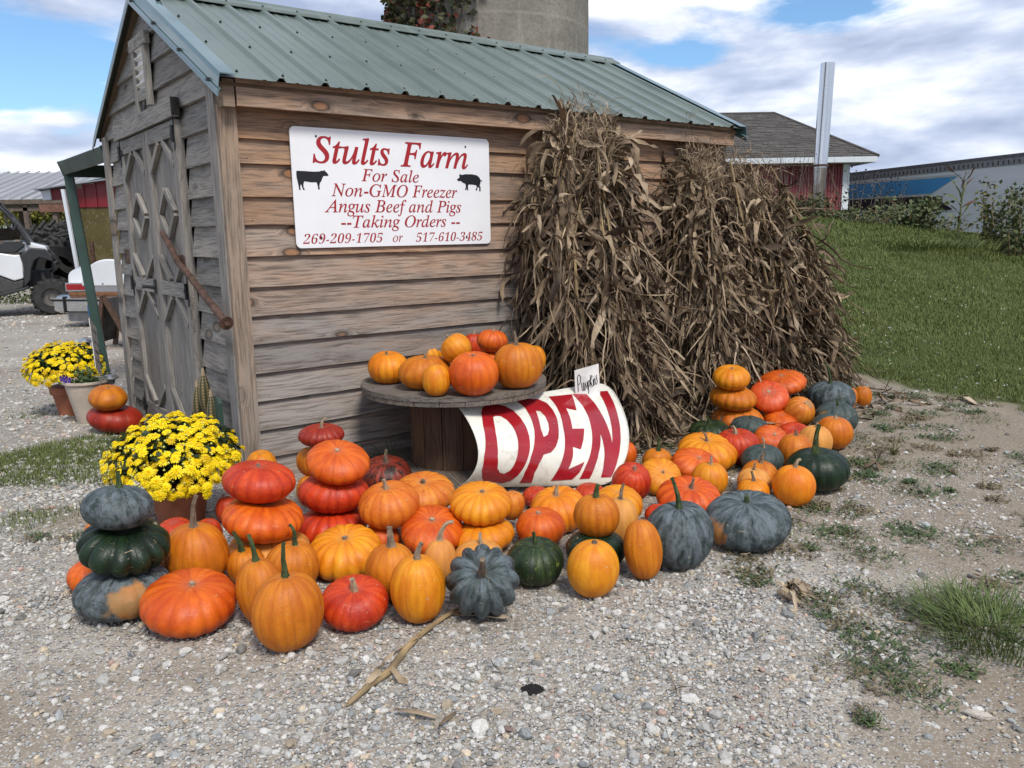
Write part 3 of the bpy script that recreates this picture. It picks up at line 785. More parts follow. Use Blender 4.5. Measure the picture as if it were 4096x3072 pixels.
# corner boards
def post(x0, x1, y0, y1, z0, z1, wt=.6, mat='post_wood'):
    # vertical board with its grain upright
    o = plank('corner_board', shed, ((x0 + x1) / 2, (y0 + y1) / 2, z0), ((x0 + x1) / 2, (y0 + y1) / 2, z1), x1 - x0, y1 - y0, (0, 1, 0), mat, min(1, wt + .25), wt - .35, 16, .0008)
    return o
post(-.028, .062, -.040, -.012, 0, 1.93)                 # on the front wall
post(-.036, -.012, -.012, .10, 0, 2.02, .8, 'gable_wood')   # on the gable, front corner
post(-.036, -.012, DEP - .10, DEP + .01, 0, 2.02, .8, 'gable_wood')
post(LEN - .075, LEN + .02, -.040, -.012, 0, 1.93)
post(LEN + .003, LEN + .027, -.012, .10, 0, 2.0, .8, 'gable_wood')
# eave fascia and its end block
plank('fascia', shed, (.045, -.098, 1.982), (LEN + .02, -.098, 1.982), .128, .026, (0, -1, 0), 'siding', .45, .4, 30, .0012)
plank('fascia_end_block', shed, (-.02, -.045, 1.975), (.035, -.045, 1.975), .125, .13, (0, -1, 0), 'post_wood', .3, .3, 1, 0)
plank('soffit_board', shed, (.036, -.045, 1.945), (LEN + .018, -.045, 1.945), .078, .016, (0, 0, 1), 'siding', 0, 0, 6, .0005)
plank('fascia', shed, (.0, DEP + .10, 1.975), (LEN + .02, DEP + .10, 1.975), .125, .026, (0, 1, 0), 'siding', .8, .8, 6, .001)
# ---- roof
RZ, EZ, EY = 2.745, 2.035, -.172
SL = (RZ - EZ) / (DEP / 2 - EY)
slen = math.hypot(RZ - EZ, DEP / 2 - EY)
def roof_profile(s0, s1):
    """ribbed sheet section: (s, lift)"""
    P = []; s = s0
    major = [.0 + .2295 * k + .018 for k in range(-1, 20)]
    pts = []
    for mj in major:
        pts += [(mj - .026, 0), (mj - .011, .019), (mj + .011, .019), (mj + .026, 0)]
        for f in (.36, .64):
            c = mj + .2295 * f; pts += [(c - .012, 0), (c - .006, .0035), (c + .006, .0035), (c + .012, 0)]
    pts = [(a, b) for a, b in pts if s0 < a < s1 and .12 < a < LEN - .06]
    return [(s0, 0)] + pts + [(s1, 0)]
for side in (0, 1):
    s0 = -.05
    while s0 < LEN + .04:
        s1 = min(s0 + .918, LEN + .06)
        if LEN + .06 - s1 < .2: s1 = LEN + .06
        pr = roof_profile(s0, s1); V = []; F = []
        N = 4
        for t in np.linspace(0, 1, N):
            for (s, l) in pr:
                yy = EY + (DEP / 2 - EY - .02) * t; zz = EZ + (RZ - .012 - EZ) * t
                y_ = yy - l * SL / math.hypot(1, SL); z_ = zz + l / math.hypot(1, SL)
                if side: y_ = DEP - y_
                V.append((s, y_, z_))
        m = len(pr)
        for a in range(N - 1):
            for b in range(m - 1):
                F.append((a * m + b, a * m + b + 1, (a + 1) * m + b + 1, (a + 1) * m + b) if not side else (a * m + b, (a + 1) * m + b, (a + 1) * m + b + 1, a * m + b + 1))
        me = mesh_np('roof_panel', np.array(V), np.array(F), False, None, [M['roof']])
        o = link('roof_panel', me, shed); so_ = o.modifiers.new('thick', 'SOLIDIFY'); so_.thickness = .0015; so_.offset = -1
        s0 = s1 - .0005 if s1 < LEN + .05 else 99
rd = MB()      # rafters and roof deck just under the sheet
rd.prism([(EY + .06, EZ - .012), (DEP / 2, RZ - .055), (DEP - EY - .06, EZ - .012), (DEP - EY - .06, EZ - .03), (DEP / 2, RZ - .08), (EY + .06, EZ - .03)], 0, -.03, LEN + .05)
rd.obj('roof_deck', simple('roof_deck', (.12, .08, .05), .9), shed)
# ridge cap
rc = MB()
hw = .115
def cap_pt(dy, lift): return (DEP / 2 + dy, RZ - abs(dy) * SL + lift)
prof = [cap_pt(-hw, .020), cap_pt(-hw + .012, .032), cap_pt(-.03, .032), cap_pt(-.012, .040), cap_pt(.012, .040), cap_pt(.03, .032), cap_pt(hw - .012, .032), cap_pt(hw, .020), cap_pt(hw, .016), cap_pt(hw - .014, .028), cap_pt(0, .034), cap_pt(-hw + .014, .028), cap_pt(-hw, .016)]
rc.prism(prof, 0, -.058, LEN + .075); rc.obj('ridge_cap', M['roof'], shed)
# rake trims
def rake(x, sgn, back):
    # L section: top leg over the sheet, face leg down the gable, folded with a groove
    mb = MB()
    sec = [(.075, .022), (.0, .024), (-.006, .0), (-.014, -.045), (-.006, -.05), (-.018, -.056), (-.020, -.085), (-.016, -.086), (-.008, -.056), (.002, -.05), (-.010, -.043), (.0, .018), (.075, .018)]
    V = []; m = len(sec)
    ys = [(EY - .012, EZ - .008), (DEP / 2, RZ)]
    for (y, z) in ys:
        for (a, b) in sec:
            yy = y; V.append((x + sgn * a * 1.0, (DEP - yy) if back else yy, z + b))
    F = []
    for k in range(m):
        F.append((k, (k + 1) % m, m + (k + 1) % m, m + k))
    F += [list(range(m)), list(range(m, 2 * m))[::-1]]
    mb.add(V, F)
    return mb.obj('rake_trim', M['rake'] if not back else M['roof'], shed)
rake(-.052, 1, False); rake(-.052, 1, True); rake(LEN + .062, -1, False); rake(LEN + .062, -1, True)
# screws
sc_ = MB()
for k in range(17):
    s = .018 + .2295 * k
    for t in (.06, .36, .66):
        y = EY + (DEP / 2 - EY) * t; z = EZ + (RZ - EZ) * t + .002
        sx = s + (.05 if t != .06 else .045)
        sc_.lathe([(.008, z), (.008, z + .003), (.0045, z + .0035), (.0045, z + .008)], 8, 0, Matrix.Translation((sx, y, 0)))
    y = DEP / 2 - hw + .02; z = RZ - (hw - .02) * SL + .030
    sc_.lathe([(.008, z), (.008, z + .004), (.0045, z + .005), (.0045, z + .010)], 8, 0, Matrix.Translation((s, y, 0)))
for t in (.07, .36, .66, .95):
    y = EY + (DEP / 2 - EY) * t; z = EZ + (RZ - EZ) * t - .052
    sc_.box(-.080, -.062, y - .010, y + .010, z - .006, z + .008)
o = sc_.obj('roof_screws', M['black_iron'], shed); o['kind'] = 'stuff'

# ---- gable vent
vent = MB().box(-.03, -.016, 1.13, 1.35, 2.17, 2.43).obj('vent', M['white_plastic'], shed)
for k in range(5):
    z = 2.195 + .05 * k
    mb = MB(); mb.add([(-.031, 1.14, z), (-.031, 1.34, z), (-.052, 1.34, z + .012), (-.052, 1.14, z + .012), (-.031, 1.14, z + .004), (-.031, 1.34, z + .004), (-.052, 1.34, z + .016), (-.052, 1.14, z + .016)],
                      [(0, 1, 2, 3), (7, 6, 5, 4), (3, 2, 6, 7), (0, 3, 7, 4), (1, 5, 6, 2), (0, 4, 5, 1)])
    mb.obj('slat', M['white_plastic'], vent)
plank('vent_trim', shed, (-.038, 1.115, 2.07), (-.038, 1.115, 2.42), .05, .03, (-1, 0, 0), 'door_wood', .7, None, 3)
plank('vent_trim', shed, (-.038, 1.375, 2.05), (-.038, 1.375, 2.42), .05, .03, (-1, 0, 0), 'door_wood', .7, None, 3)
plank('vent_trim', shed, (-.040, 1.43, 2.44), (-.040, 1.06, 2.44), .07, .032, (-1, 0, 0), 'gable_wood', .7, None, 3)
plank('vent_trim', shed, (-.036, 1.345, 2.145), (-.036, 1.145, 2.145), .06, .026, (-1, 0, 0), 'door_wood', .7, None, 3)
# ---- doors
plank('door_header', shed, (-.045, 2.03, 1.995), (-.045, .60, 1.995), .095, .04, (-1, 0, 0), 'gable_wood', .9, .9, 8)
MB().box(-.068, -.024, .588, .5995, 1.955, 2.045).obj('header_charred_end', simple('charred_wood', (.012, .011, .010), .95, 0, .5, 40, .01), shed)
def door(y0, y1, hinge_hi):
    """y0<y1, hinge on y0 side when hinge_hi is False"""
    D = thing('door', None, None); D.parent = shed; D['label'] = 'weathered grey plank door with raised diamond trim'
    N = 5; wdt = (y1 - y0) / N
    for k in range(N):
        yc = y0 + wdt * (k + .5)
        plank('plank', D, (-.014, yc, .10), (-.014, yc, 1.93), wdt - .003, .02, (-1, 0, 0), 'door_wood', rs.uniform(.4, 1), None, 6, .0006)
    X = -.037
    for yc in (y0 + .035, y1 - .035): plank('stile', D, (X, yc, .09), (X, yc, 1.935 if yc > y0 + .1 or True else 1.9), .065, .026, (-1, 0, 0), 'door_wood', rs.uniform(.6, 1), None, 10, .0012)
    for z, wdt2 in ((1.892, .085), (1.0, .085), (.14, .085)):
        plank('rail', D, (X - .001, y1 - .069, z), (X - .001, y0 + .069, z), wdt2, .026, (-1, 0, 0), 'gable_wood', .8, None, 4, .001)
    cy = (y0 + y1) / 2; w = (y1 - y0) / 2 - .072
    def bat(a, b): plank('batten', D, (X - .003, cy + a[0], a[1]), (X - .003, cy + b[0], b[1]), .034, .026, (-1, 0, 0), 'door_wood', rs.uniform(.3, .9), None, 3, .0006)
    for s in (-1, 1):
        bat((s * .04, 1.845), (s * w, 1.70)); bat((s * (w - .09), 1.443), (s * .008, 1.575)); bat((s * (w - .09), 1.437), (s * .008, 1.305))
        bat((s * w, 1.19), (s * .05, 1.048)); bat((s * .05, .952), (s * w, .80)); bat((s * w, .35), (s * .05, .20))
    # strap hinges
    hy = y1 - .03 if hinge_hi else y0 + .03; dr = -1 if hinge_hi else 1
    for z in (1.86, 1.0, .15):
        mb = MB(); mb.tube([(-.062, hy - dr * .012, z - .045), (-.062, hy - dr * .012, z + .045)], .008, 8)
        mb.prism([(hy - dr * .012, z - .09), (hy - dr * .030, z - .05), (hy - dr * .022, z), (hy - dr * .030, z + .05), (hy - dr * .012, z + .09), (hy - dr * .004, z + .05), (hy - dr * .004, z - .05)], 0, -.056, -.051)
        mb.prism([(hy, z - .012), (hy + dr * .035, z - .022), (hy + dr * .05, z), (hy + dr * .035, z + .022), (hy, z + .012)], 0, -.056, -.051)
        for (a, b) in ((.03, .012), (.03, -.012), (.042, 0)): mb.lathe([(.004, 0), (.004, .004)], 8, 0, Matrix.Translation((-.056, hy + dr * a, z + b)) @ Matrix.Rotation(rad(-90), 4, 'Y'))
        mb.obj('hinge', M['black_iron'], D)
    return D
D1 = door(.625, 1.272, False); D2 = door(1.283, 1.945, True)
hd = MB(); hd.box(-.062, -.052, 1.318, 1.352, .955, 1.045); hd.tube([(-.062, 1.335, .995), (-.085, 1.335, .998), (-.10, 1.36, 1.0), (-.11, 1.40, 1.0)], [.012, .011, .010, .012], 10)
hd.obj('handle', M['black_iron'], D2, True)
# iron keeper plates and the bar
def plate(y0, y1, z0, z1, name='keeper_plate'):
    mb = MB(); n = 20; cy, cz = (y0 + y1) / 2, (z0 + z1) / 2; hw_, hh = (y1 - y0) / 2, (z1 - z0) / 2; r_ = .022
    # plate with a round hole: ring of quads
    V = []; F = []
    for x in (-.056, -.051):
        for k in range(n):
            t = 2 * math.pi * k / n; c, s = math.cos(t), math.sin(t); m = max(abs(c) / hw_, abs(s) / hh)
            V.append((x, cy + c / m * .985, cz + s / m * .985)); V.append((x, cy + r_ * c, cz + r_ * s))
    for k in range(n):
        a, b = 2 * k, 2 * ((k + 1) % n); N2 = 2 * n
        F += [(a, b, b + 1, a + 1), (a + N2, a + 1 + N2, b + 1 + N2, b + N2), (a, a + N2, b + N2, b), (a + 1, b + 1, b + 1 + N2, a + 1 + N2)]
    mb.add(V, F); return mb.obj(name, M['rust'], shed)
plate(1.97, 2.10, 1.125, 1.228)
plate(.645, .755, 1.112, 1.205)
bar = MB()
bar.tube([(-.058, 1.03, 1.33), (-.064, .87, 1.25), (-.075, .70, 1.165), (-.085, .45, 1.09), (-.10, .12, .985), (-.112, -.17, .895)], [.0165, .0175, .018, .0185, .019, .019], 16)
bar.tube([(-.112, -.172, .894), (-.1125, -.186, .8895)], [.034, .034], 24)
bar.lathe([(.012, 0), (.012, .006), (.006, .006)], 12, 0, Matrix.Translation((-.113, -.187, .8895)) @ Matrix.Rotation(rad(90), 4, 'X'))
o = bar.obj('iron_bar', M['rust'], None, True); o.matrix_world = Matrix.Translation(C0.tolist()) @ Matrix.Rotation(SHED_ROT, 4, 'Z')
tag(o, 'long rusty iron bar slanting across the shed doors through a keeper plate', 'iron bar')
# ---- small siding nails
nl = MB()
for i in range(len(fb) - 1):
    for k in range(10):
        s = .12 + .40 * k + rs.uniform(-.02, .02); z = fb[i] + .022 + rs.uniform(-.006, .006)
        nl.lathe([(.0035, 0), (.0025, .0015)], 6, 0, Matrix.Translation((s, -.0165, z)) @ Matrix.Rotation(rad(90), 4, 'X'))
o = nl.obj('siding_nails', M['black_iron'], shed); o['kind'] = 'stuff'

# ------------------------------------------------------------------ farm sign
DG = bpy.context.evaluated_depsgraph_get
def serif(s):
    o = ''
    for c in s:
        if c == 'h': o += '\u210e'
        elif 'a' <= c <= 'z': o += chr(0x1D44E + ord(c) - 97)
        elif 'A' <= c <= 'Z': o += chr(0x1D434 + ord(c) - 65)
        elif '0' <= c <= '9': o += chr(0x1D7CE + ord(c) - 48)
        else: o += c
    return o
def text_mesh(body, offset=0.0):
    cu = bpy.data.curves.new('lettering', 'FONT'); cu.body = body; cu.size = 1; cu.resolution_u = 4; cu.offset = offset
    o = bpy.data.objects.new('lettering_source', cu); COL.objects.link(o)
    dg = DG(); dg.update(); me = bpy.data.meshes.new_from_object(o.evaluated_get(dg))
    bpy.data.objects.remove(o); bpy.data.curves.remove(cu)
    V = np.array([v.co[:] for v in me.vertices]) if len(me.vertices) else np.zeros((0, 3))
    F = [list(p.vertices) for p in me.polygons]; bpy.data.meshes.remove(me)
    return V, F
SX0, SZ0, SX1, SZ1 = .330, 1.236, 1.580, 1.852
sign = thing('farm_sign', 'large white metal farm sign with red lettering and cow and pig silhouettes', 'sign', wl((SX0 + SX1) / 2, -.03, SZ0), SHED_ROT)
sw, sh = SX1 - SX0, SZ1 - SZ0
def rrect(w, h, r, n=6):
    P = []
    for (cx, cy, a0) in ((w / 2 - r, r, -90), (w / 2 - r, h - r, 0), (-w / 2 + r, h - r, 90), (-w / 2 + r, r, 180)):
        for k in range(n + 1):
            a = rad(a0 + 90 * k / n); P.append((cx + r * math.cos(a), cy + r * math.sin(a)))
    return P
MB().prism(rrect(sw, sh, .028), 1, -.003, .003).obj('panel', M['sign'], sign)
YT = -.0042
def put_text(body, s0, s1, zb, cap, bold=False, shear=0.0, offset=0.0, mat='sign_red', thin=None):
    V, F = text_mesh(serif(body), offset)
    x = V[:, 0]; z = V[:, 1]
    x = x + shear * z
    capu = .72
    X = s0 + (x - x.min()) / (x.max() - x.min()) * (s1 - s0) - (SX0 + SX1) / 2
    Z = zb + z / capu * cap - SZ0
    mb = MB(); mb.add(np.stack([X, np.full(len(X), YT), Z], 1), F)
    o = mb.obj('lettering', M[mat], sign); return o
put_text('Stults', .446, .905, 1.677, .135, offset=.012)
put_text('Farm', .968, 1.425, 1.675, .135, offset=.012)
put_text('For Sale', .722, 1.085, 1.588, .066, offset=.006)
put_text('Non-GMO Freezer', .542, 1.343, 1.506, .068, offset=.006)
put_text('Angus Beef and Pigs', .497, 1.368, 1.422, .068, offset=.006)
put_text('--Taking Orders --', .590, 1.356, 1.340, .066, offset=.006)
put_text('269-209-1705', .366, .839, 1.258, .053, shear=.25, offset=-.012)
put_text('or', .900, .965, 1.258, .053)
put_text('517-610-3485', 1.050, 1.520, 1.256, .053, shear=.25, offset=-.012)
# silhouettes
def from_zoom(pts, x0, x1, z0, z1, px0, px1, py0, py1):
    return [(x0 + (a - px0) / (px1 - px0) * (x1 - x0) - (SX0 + SX1) / 2, z1 - (b - py0) / (py1 - py0) * (z1 - z0) - SZ0) for a, b in pts]
cow = [(187, 500), (250, 500), (330, 503), (385, 500), (405, 492), (425, 492), (432, 482), (440, 495), (455, 510), (468, 528), (466, 540), (440, 540), (422, 542), (410, 565), (402, 590), (388, 608), (380, 640), (384, 672), (368, 672), (366, 640), (360, 610), (355, 604), (310, 606), (270, 600), (248, 598), (240, 625), (240, 655), (250, 680), (235, 680), (224, 640), (217, 625), (210, 650), (214, 680), (200, 680), (197, 645), (190, 600), (184, 560), (183, 520)]
pig = [(1605, 595), (1618, 588), (1628, 580), (1626, 560), (1632, 548), (1645, 558), (1680, 550), (1740, 549), (1780, 556), (1805, 575), (1815, 598), (1826, 600), (1832, 620), (1824, 608), (1816, 606), (1812, 630), (1806, 645), (1814, 665), (1813, 697), (1800, 697), (1802, 670), (1790, 655), (1780, 690), (1766, 690), (1778, 665), (1776, 645), (1740, 640), (1705, 640), (1700, 660), (1703, 690), (1690, 690), (1690, 665), (1684, 690), (1672, 686), (1682, 660), (1678, 635), (1655, 625), (1640, 612), (1612, 612)]
# pixel measurements above include the view's slant; undo it with a per-end height fit
mb = MB()
P = [(.355 + (a - 187) / 281 * .176 - (SX0 + SX1) / 2, 1.640 - (b - 482) / 198 * .105 + .0 - SZ0) for a, b in cow]
mb.add([(x, YT, z) for x, z in P], [list(range(len(P)))]); mb.obj('cow_silhouette', M['sign_black'], sign)
mb = MB()
P = [(1.344 + (a - 1605) / 227 * .183 - (SX0 + SX1) / 2, 1.645 - (b - 548) / 149 * .098 - SZ0) for a, b in pig]
mb.add([(x, YT, z) for x, z in P], [list(range(len(P)))]); mb.obj('pig_silhouette', M['sign_black'], sign)
for s, z in ((.473, 1.809), (1.409, 1.80), (.471, 1.29), (1.402, 1.28)):
    MB().lathe([(.006, 0), (.004, .004)], 10, 0, Matrix.Translation((s - (SX0 + SX1) / 2, -.004, z - SZ0)) @ Matrix.Rotation(rad(90), 4, 'X')).obj('nail', M['black_iron'], sign)

# ------------------------------------------------------------------ cable spool table
SPC = np.array([-.32, 4.42, 0]); SPR = .51; SPZ = .505
spool = thing('cable_spool', 'wooden cable spool used as a round display table for pumpkins', 'cable spool', SPC, 0)
def disc_boards(z0, z1, R, ang, n, wt):
    w = 2 * R / n; ca, sa = math.cos(ang), math.sin(ang)
    for k in range(n):
        a0, a1 = -R + k * w + .0015, -R + (k + 1) * w - .0015
        P = []
        for j in range(9):
            v = a0 + (a1 - a0) * j / 8; P.append((math.sqrt(max(R * R - v * v, 0)) + rs.uniform(-.002, .002), v))
        Q = [(-p[0], p[1]) for p in P[::-1]]
        mb = MB().prism(P + Q, 2, z0 + rs.uniform(-.001, .001), z1 + rs.uniform(-.001, .001)); me = mb.mesh('plank', M['spool_wood'])
        a = me.attributes.new('wt', 'FLOAT', 'POINT'); a.data.foreach_set('value', [wt] * len(me.vertices))
        link('plank', me, spool, (0, 0, 0), (0, 0, ang))
disc_boards(SPZ - .024, SPZ, SPR, rad(12), 8, .9); disc_boards(SPZ - .05, SPZ - .026, SPR - .004, rad(100), 8, .7)
mb = MB()
for k in range(26):
    a = 2 * math.pi * k / 26 + rs.uniform(-.05, .05); r_ = SPR * (.93 if k % 2 else .60)
    mb.lathe([(.005, SPZ), (.004, SPZ + .002)], 6, 0, Matrix.Translation((r_ * math.cos(a), r_ * math.sin(a), 0)))
o = mb.obj('spool_nails', M['rust'], spool); o['kind'] = 'stuff'
disc_boards(.0, .024, SPR, rad(20), 8, .6); disc_boards(.026, .05, SPR - .004, rad(110), 8, .5)
for k in range(14):
    a = 2 * math.pi * (k + .5) / 14; r_ = .235; wd = 2 * r_ * math.tan(math.pi / 14) - .002
    c, s = math.cos(a), math.sin(a)
    o = plank('stave', spool, (c * r_, s * r_, .05), (c * r_, s * r_, SPZ - .05), wd, .02, (c, s, 0), 'core_wood', rs.uniform(.1, .8), None, 3, .0004)

# ------------------------------------------------------------------ OPEN sign, a bent sheet
TL, BL, TR, BR = (np.array(wl(*p)) for p in ((.833, -.75, .436), (.75, -.856, .05), (1.877, -.75, .433), (1.408, -1.249, .02)))
def SH(s, t, off=0.0):
    tc_ = min(max(t, 0), 1)
    top = TL + (TR - TL) * s; bot = BL + (BR - BL) * s
    b = (.185 - .015 * s) * math.sin(math.pi * tc_) ** .8 + off
    return top + (bot - top) * t - W2 * b
ns, ntt = 44, 60
V = []; F = []
def scorner(s, t):      # rounded sheet corners
    r_ = .075
    for (cs, ct, a, b) in ((1, 0, -1, 1), (1, 1, -1, -1)):
        ds, dt = (s - cs) * a, (t - ct) * b
        if 0 <= ds < r_ and 0 <= dt < r_ * 1.5:
            dt2 = dt / 1.5; q_ = math.hypot(r_ - ds, r_ - dt2)
            if q_ > r_:
                k = r_ / q_; s = cs + a * (r_ - (r_ - ds) * k); t = ct + b * (r_ - (r_ - dt2) * k) * 1.5
    return s, t
for i in range(ns + 1):
    for j in range(ntt + 1):
        V.append(SH(*scorner(i / ns, .5 - .5 * math.cos(math.pi * j / ntt))))
for i in range(ns):
    for j in range(ntt): F.append((i * (ntt + 1) + j, i * (ntt + 1) + j + 1, (i + 1) * (ntt + 1) + j + 1, (i + 1) * (ntt + 1) + j))
V = np.array(V); oc = SH(.5, .5); osg = thing('open_sign', 'curved white plastic sheet reading OPEN in red leaning against the spool', 'sign', (oc[0], oc[1], .0))
me = mesh_np('sheet', V - np.array([oc[0], oc[1], 0]), np.array(F), True, None, [M['sheet']])
o = link('sheet', me, osg); q_ = o.modifiers.new('thick', 'SOLIDIFY'); q_.thickness = .003; q_.offset = 0
LET = dict(
O=([(0.097,0.087),(0.121,0.044),(0.156,0.024),(0.205,0.029),(0.254,0.059),(0.286,0.111),(0.305,0.181),(0.318,0.275),(0.321,0.377),(0.32,0.482),(0.316,0.592),(0.311,0.71),(0.304,0.828),(0.287,0.904),(0.248,0.936),(0.167,0.904),(0.112,0.888),(0.078,0.836),(0.042,0.709),(0.033,0.534),(0.046,0.403),(0.058,0.298),(0.07,0.197)],
 [(0.15,0.142),(0.168,0.134),(0.195,0.145),(0.219,0.185),(0.237,0.256),(0.244,0.325),(0.247,0.395),(0.245,0.485),(0.242,0.578),(0.239,0.677),(0.231,0.751),(0.205,0.79),(0.172,0.772),(0.138,0.703),(0.118,0.553),(0.117,0.42),(0.124,0.297),(0.138,0.198)]),
P=([(0.341,0.032),(0.418,0.031),(0.476,0.048),(0.513,0.092),(0.527,0.159),(0.53,0.24),(0.52,0.335),(0.508,0.433),(0.49,0.515),(0.461,0.572),(0.415,0.587),(0.403,0.684),(0.406,0.806),(0.444,0.939),(0.364,0.939),(0.336,0.776),(0.333,0.595),(0.348,0.452),(0.363,0.318),(0.368,0.204),(0.364,0.105)],
 [(0.42,0.146),(0.444,0.156),(0.46,0.208),(0.463,0.274),(0.456,0.338),(0.44,0.385),(0.413,0.402),(0.405,0.327),(0.411,0.246)]),
E=([(0.546,0.04),(0.705,0.052),(0.676,0.201),(0.616,0.166),(0.616,0.258),(0.609,0.361),(0.688,0.373),(0.66,0.575),(0.604,0.538),(0.616,0.642),(0.623,0.783),(0.71,0.712),(0.715,0.828),(0.701,0.911),(0.561,0.919),(0.554,0.802),(0.55,0.65),(0.549,0.491),(0.55,0.341),(0.56,0.214),(0.559,0.118)], None),
N=([(0.708,0.053),(0.798,0.059),(0.82,0.158),(0.838,0.286),(0.855,0.415),(0.875,0.546),(0.877,0.419),(0.882,0.279),(0.888,0.156),(0.887,0.065),(0.955,0.072),(0.952,0.184),(0.942,0.321),(0.935,0.46),(0.934,0.587),(0.941,0.736),(0.961,0.899),(0.889,0.898),(0.85,0.743),(0.825,0.604),(0.794,0.444),(0.791,0.632),(0.797,0.754),(0.817,0.907),(0.748,0.908),(0.732,0.765),(0.733,0.59),(0.736,0.426),(0.738,0.283),(0.731,0.171)], None))
def inpoly(x, y, P):
    c = np.zeros(x.shape, bool); n = len(P)
    for i in range(n):
        x1, y1 = P[i]; x2, y2 = P[(i + 1) % n]
        k = ((y1 > y) != (y2 > y)) & (x < (x2 - x1) * (y - y1) / ((y2 - y1) or 1e-9) + x1); c ^= k
    return c
from mathutils.geometry import delaunay_2d_cdt
for ch, (P, H) in LET.items():
    def dens(Q, m=6):
        out = []
        for i in range(len(Q)):
            a, b = Q[i], Q[(i + 1) % len(Q)]; L_ = math.hypot(b[0] - a[0], b[1] - a[1]); k = max(1, int(L_ / .03))
            out += [(a[0] + (b[0] - a[0]) * j / k, a[1] + (b[1] - a[1]) * j / k) for j in range(k)]
        return out
    pts = []; edges = []
    for Q in [P] + ([H] if H else []):
        Q = dens(Q); b = len(pts); pts += Q; edges += [(b + i, b + (i + 1) % len(Q)) for i in range(len(Q))]
    nb = len(pts); g = np.arange(.015, .99, .03)
    gs, gt = np.meshgrid(g, g); gs = gs.ravel(); gt = gt.ravel()
    ins = inpoly(gs, gt, P)
    if H: ins &= ~inpoly(gs, gt, H)
    pts += [(float(a), float(b)) for a, b in zip(gs[ins], gt[ins])]
    vs, es, fs, *_ = delaunay_2d_cdt([Vector(p) for p in pts], edges, [], 0, 1e-6)
    vv = np.array([v[:] for v in vs]); keep = []
    for f in fs:
        c = vv[f].mean(axis=0); ok = inpoly(c[:1], c[1:2], P)[0] and not (H and inpoly(c[:1], c[1:2], H)[0])
        if ok: keep.append(list(f))
    W3 = np.array([SH(a, b, .005) for a, b in vv]) - np.array([oc[0], oc[1], 0])
    mb = MB(); mb.add(W3, keep); o = mb.obj('letter_' + ch.lower(), M['sheet_red'], osg, True)
    o.name = 'letter'
# ------------------------------------------------------------------ corn shocks
def ribbon_batch(P0, D0, L, Wd, seed, segs=9, droop=1.0, curl=.5, fold=.3, wall=True):
    """many curling leaf ribbons at once: P0 start (n,3), D0 unit start dir"""
    r = np.random.default_rng(seed); n = len(P0)
    p = P0.copy(); d = D0.copy(); rows = []
    side = np.cross(d, np.array([0, 0, 1.0])); side /= np.linalg.norm(side, axis=1)[:, None] + 1e-9
    tw = r.normal(0, .45, n); ax = r.normal(0, 1, (n, 3)); ax /= np.linalg.norm(ax, axis=1)[:, None]
    cr = r.normal(0, curl, n); st = L / segs
    for k in range(segs + 1):
        t = k / segs; wdt = Wd * (np.sin(np.pi * min(1, .12 + t * .88)) ** .6 + .04) if k < segs else Wd * .02
        s2 = side * np.cos(tw * t * 4)[:, None] + np.cross(d, side) * np.sin(tw * t * 4)[:, None]
        nrm = np.cross(s2, d)
        wob = (r.normal(0, .38, n) * Wd)[:, None] * nrm; wdt = wdt * r.uniform(.55, 1.2, n)
        rows += [p - s2 * wdt[:, None] + wob + nrm * (fold * wdt)[:, None], p + 0 * wob, p + s2 * wdt[:, None] - wob + nrm * (fold * wdt)[:, None]]
        g = np.array([0, 0, -1.0]) * (droop * (.10 + .55 * t))[..., None] if np.ndim(droop) else np.array([0, 0, -droop * (.10 + .55 * t)])
        d = d + g * (4.0 / segs) + np.cross(ax, d) * (cr * 3 / segs)[:, None] + r.normal(0, .15, (n, 3))
        d /= np.linalg.norm(d, axis=1)[:, None]
        side = side - d * np.sum(side * d, axis=1)[:, None]; side /= np.linalg.norm(side, axis=1)[:, None] + 1e-9
        p = p + d * st[:, None]
        p[:, 2] = np.maximum(p[:, 2], .012)
        if wall:
            rel = p - C0; s_ = rel @ W1; o_ = rel @ W2; bad = (o_ > -.03) & (s_ < LEN + .05) & (s_ > 0) & (p[:, 2] < 2.05)
            p = p - W2 * np.where(bad, o_ + .03, 0)[:, None]
    V = np.stack(rows, 1)              # n, 3*(segs+1), 3
    f = []
    for k in range(segs):
        b = 3 * k; f += [(b, b + 1, b + 4, b + 3), (b + 1, b + 2, b + 5, b + 4)]
    return V, np.array(f)
def merged(V, f, name, mat, tone, parent, loc):
    n, m, _ = V.shape; F = (f[None] + (np.arange(n) * m)[:, None, None]).reshape(-1, 4)
    me = mesh_np(name, V.reshape(-1, 3) - np.array(loc), F, True, {'tone': ('FLOAT', np.repeat(tone, m))}, [mat])
    return link(name, me, parent)
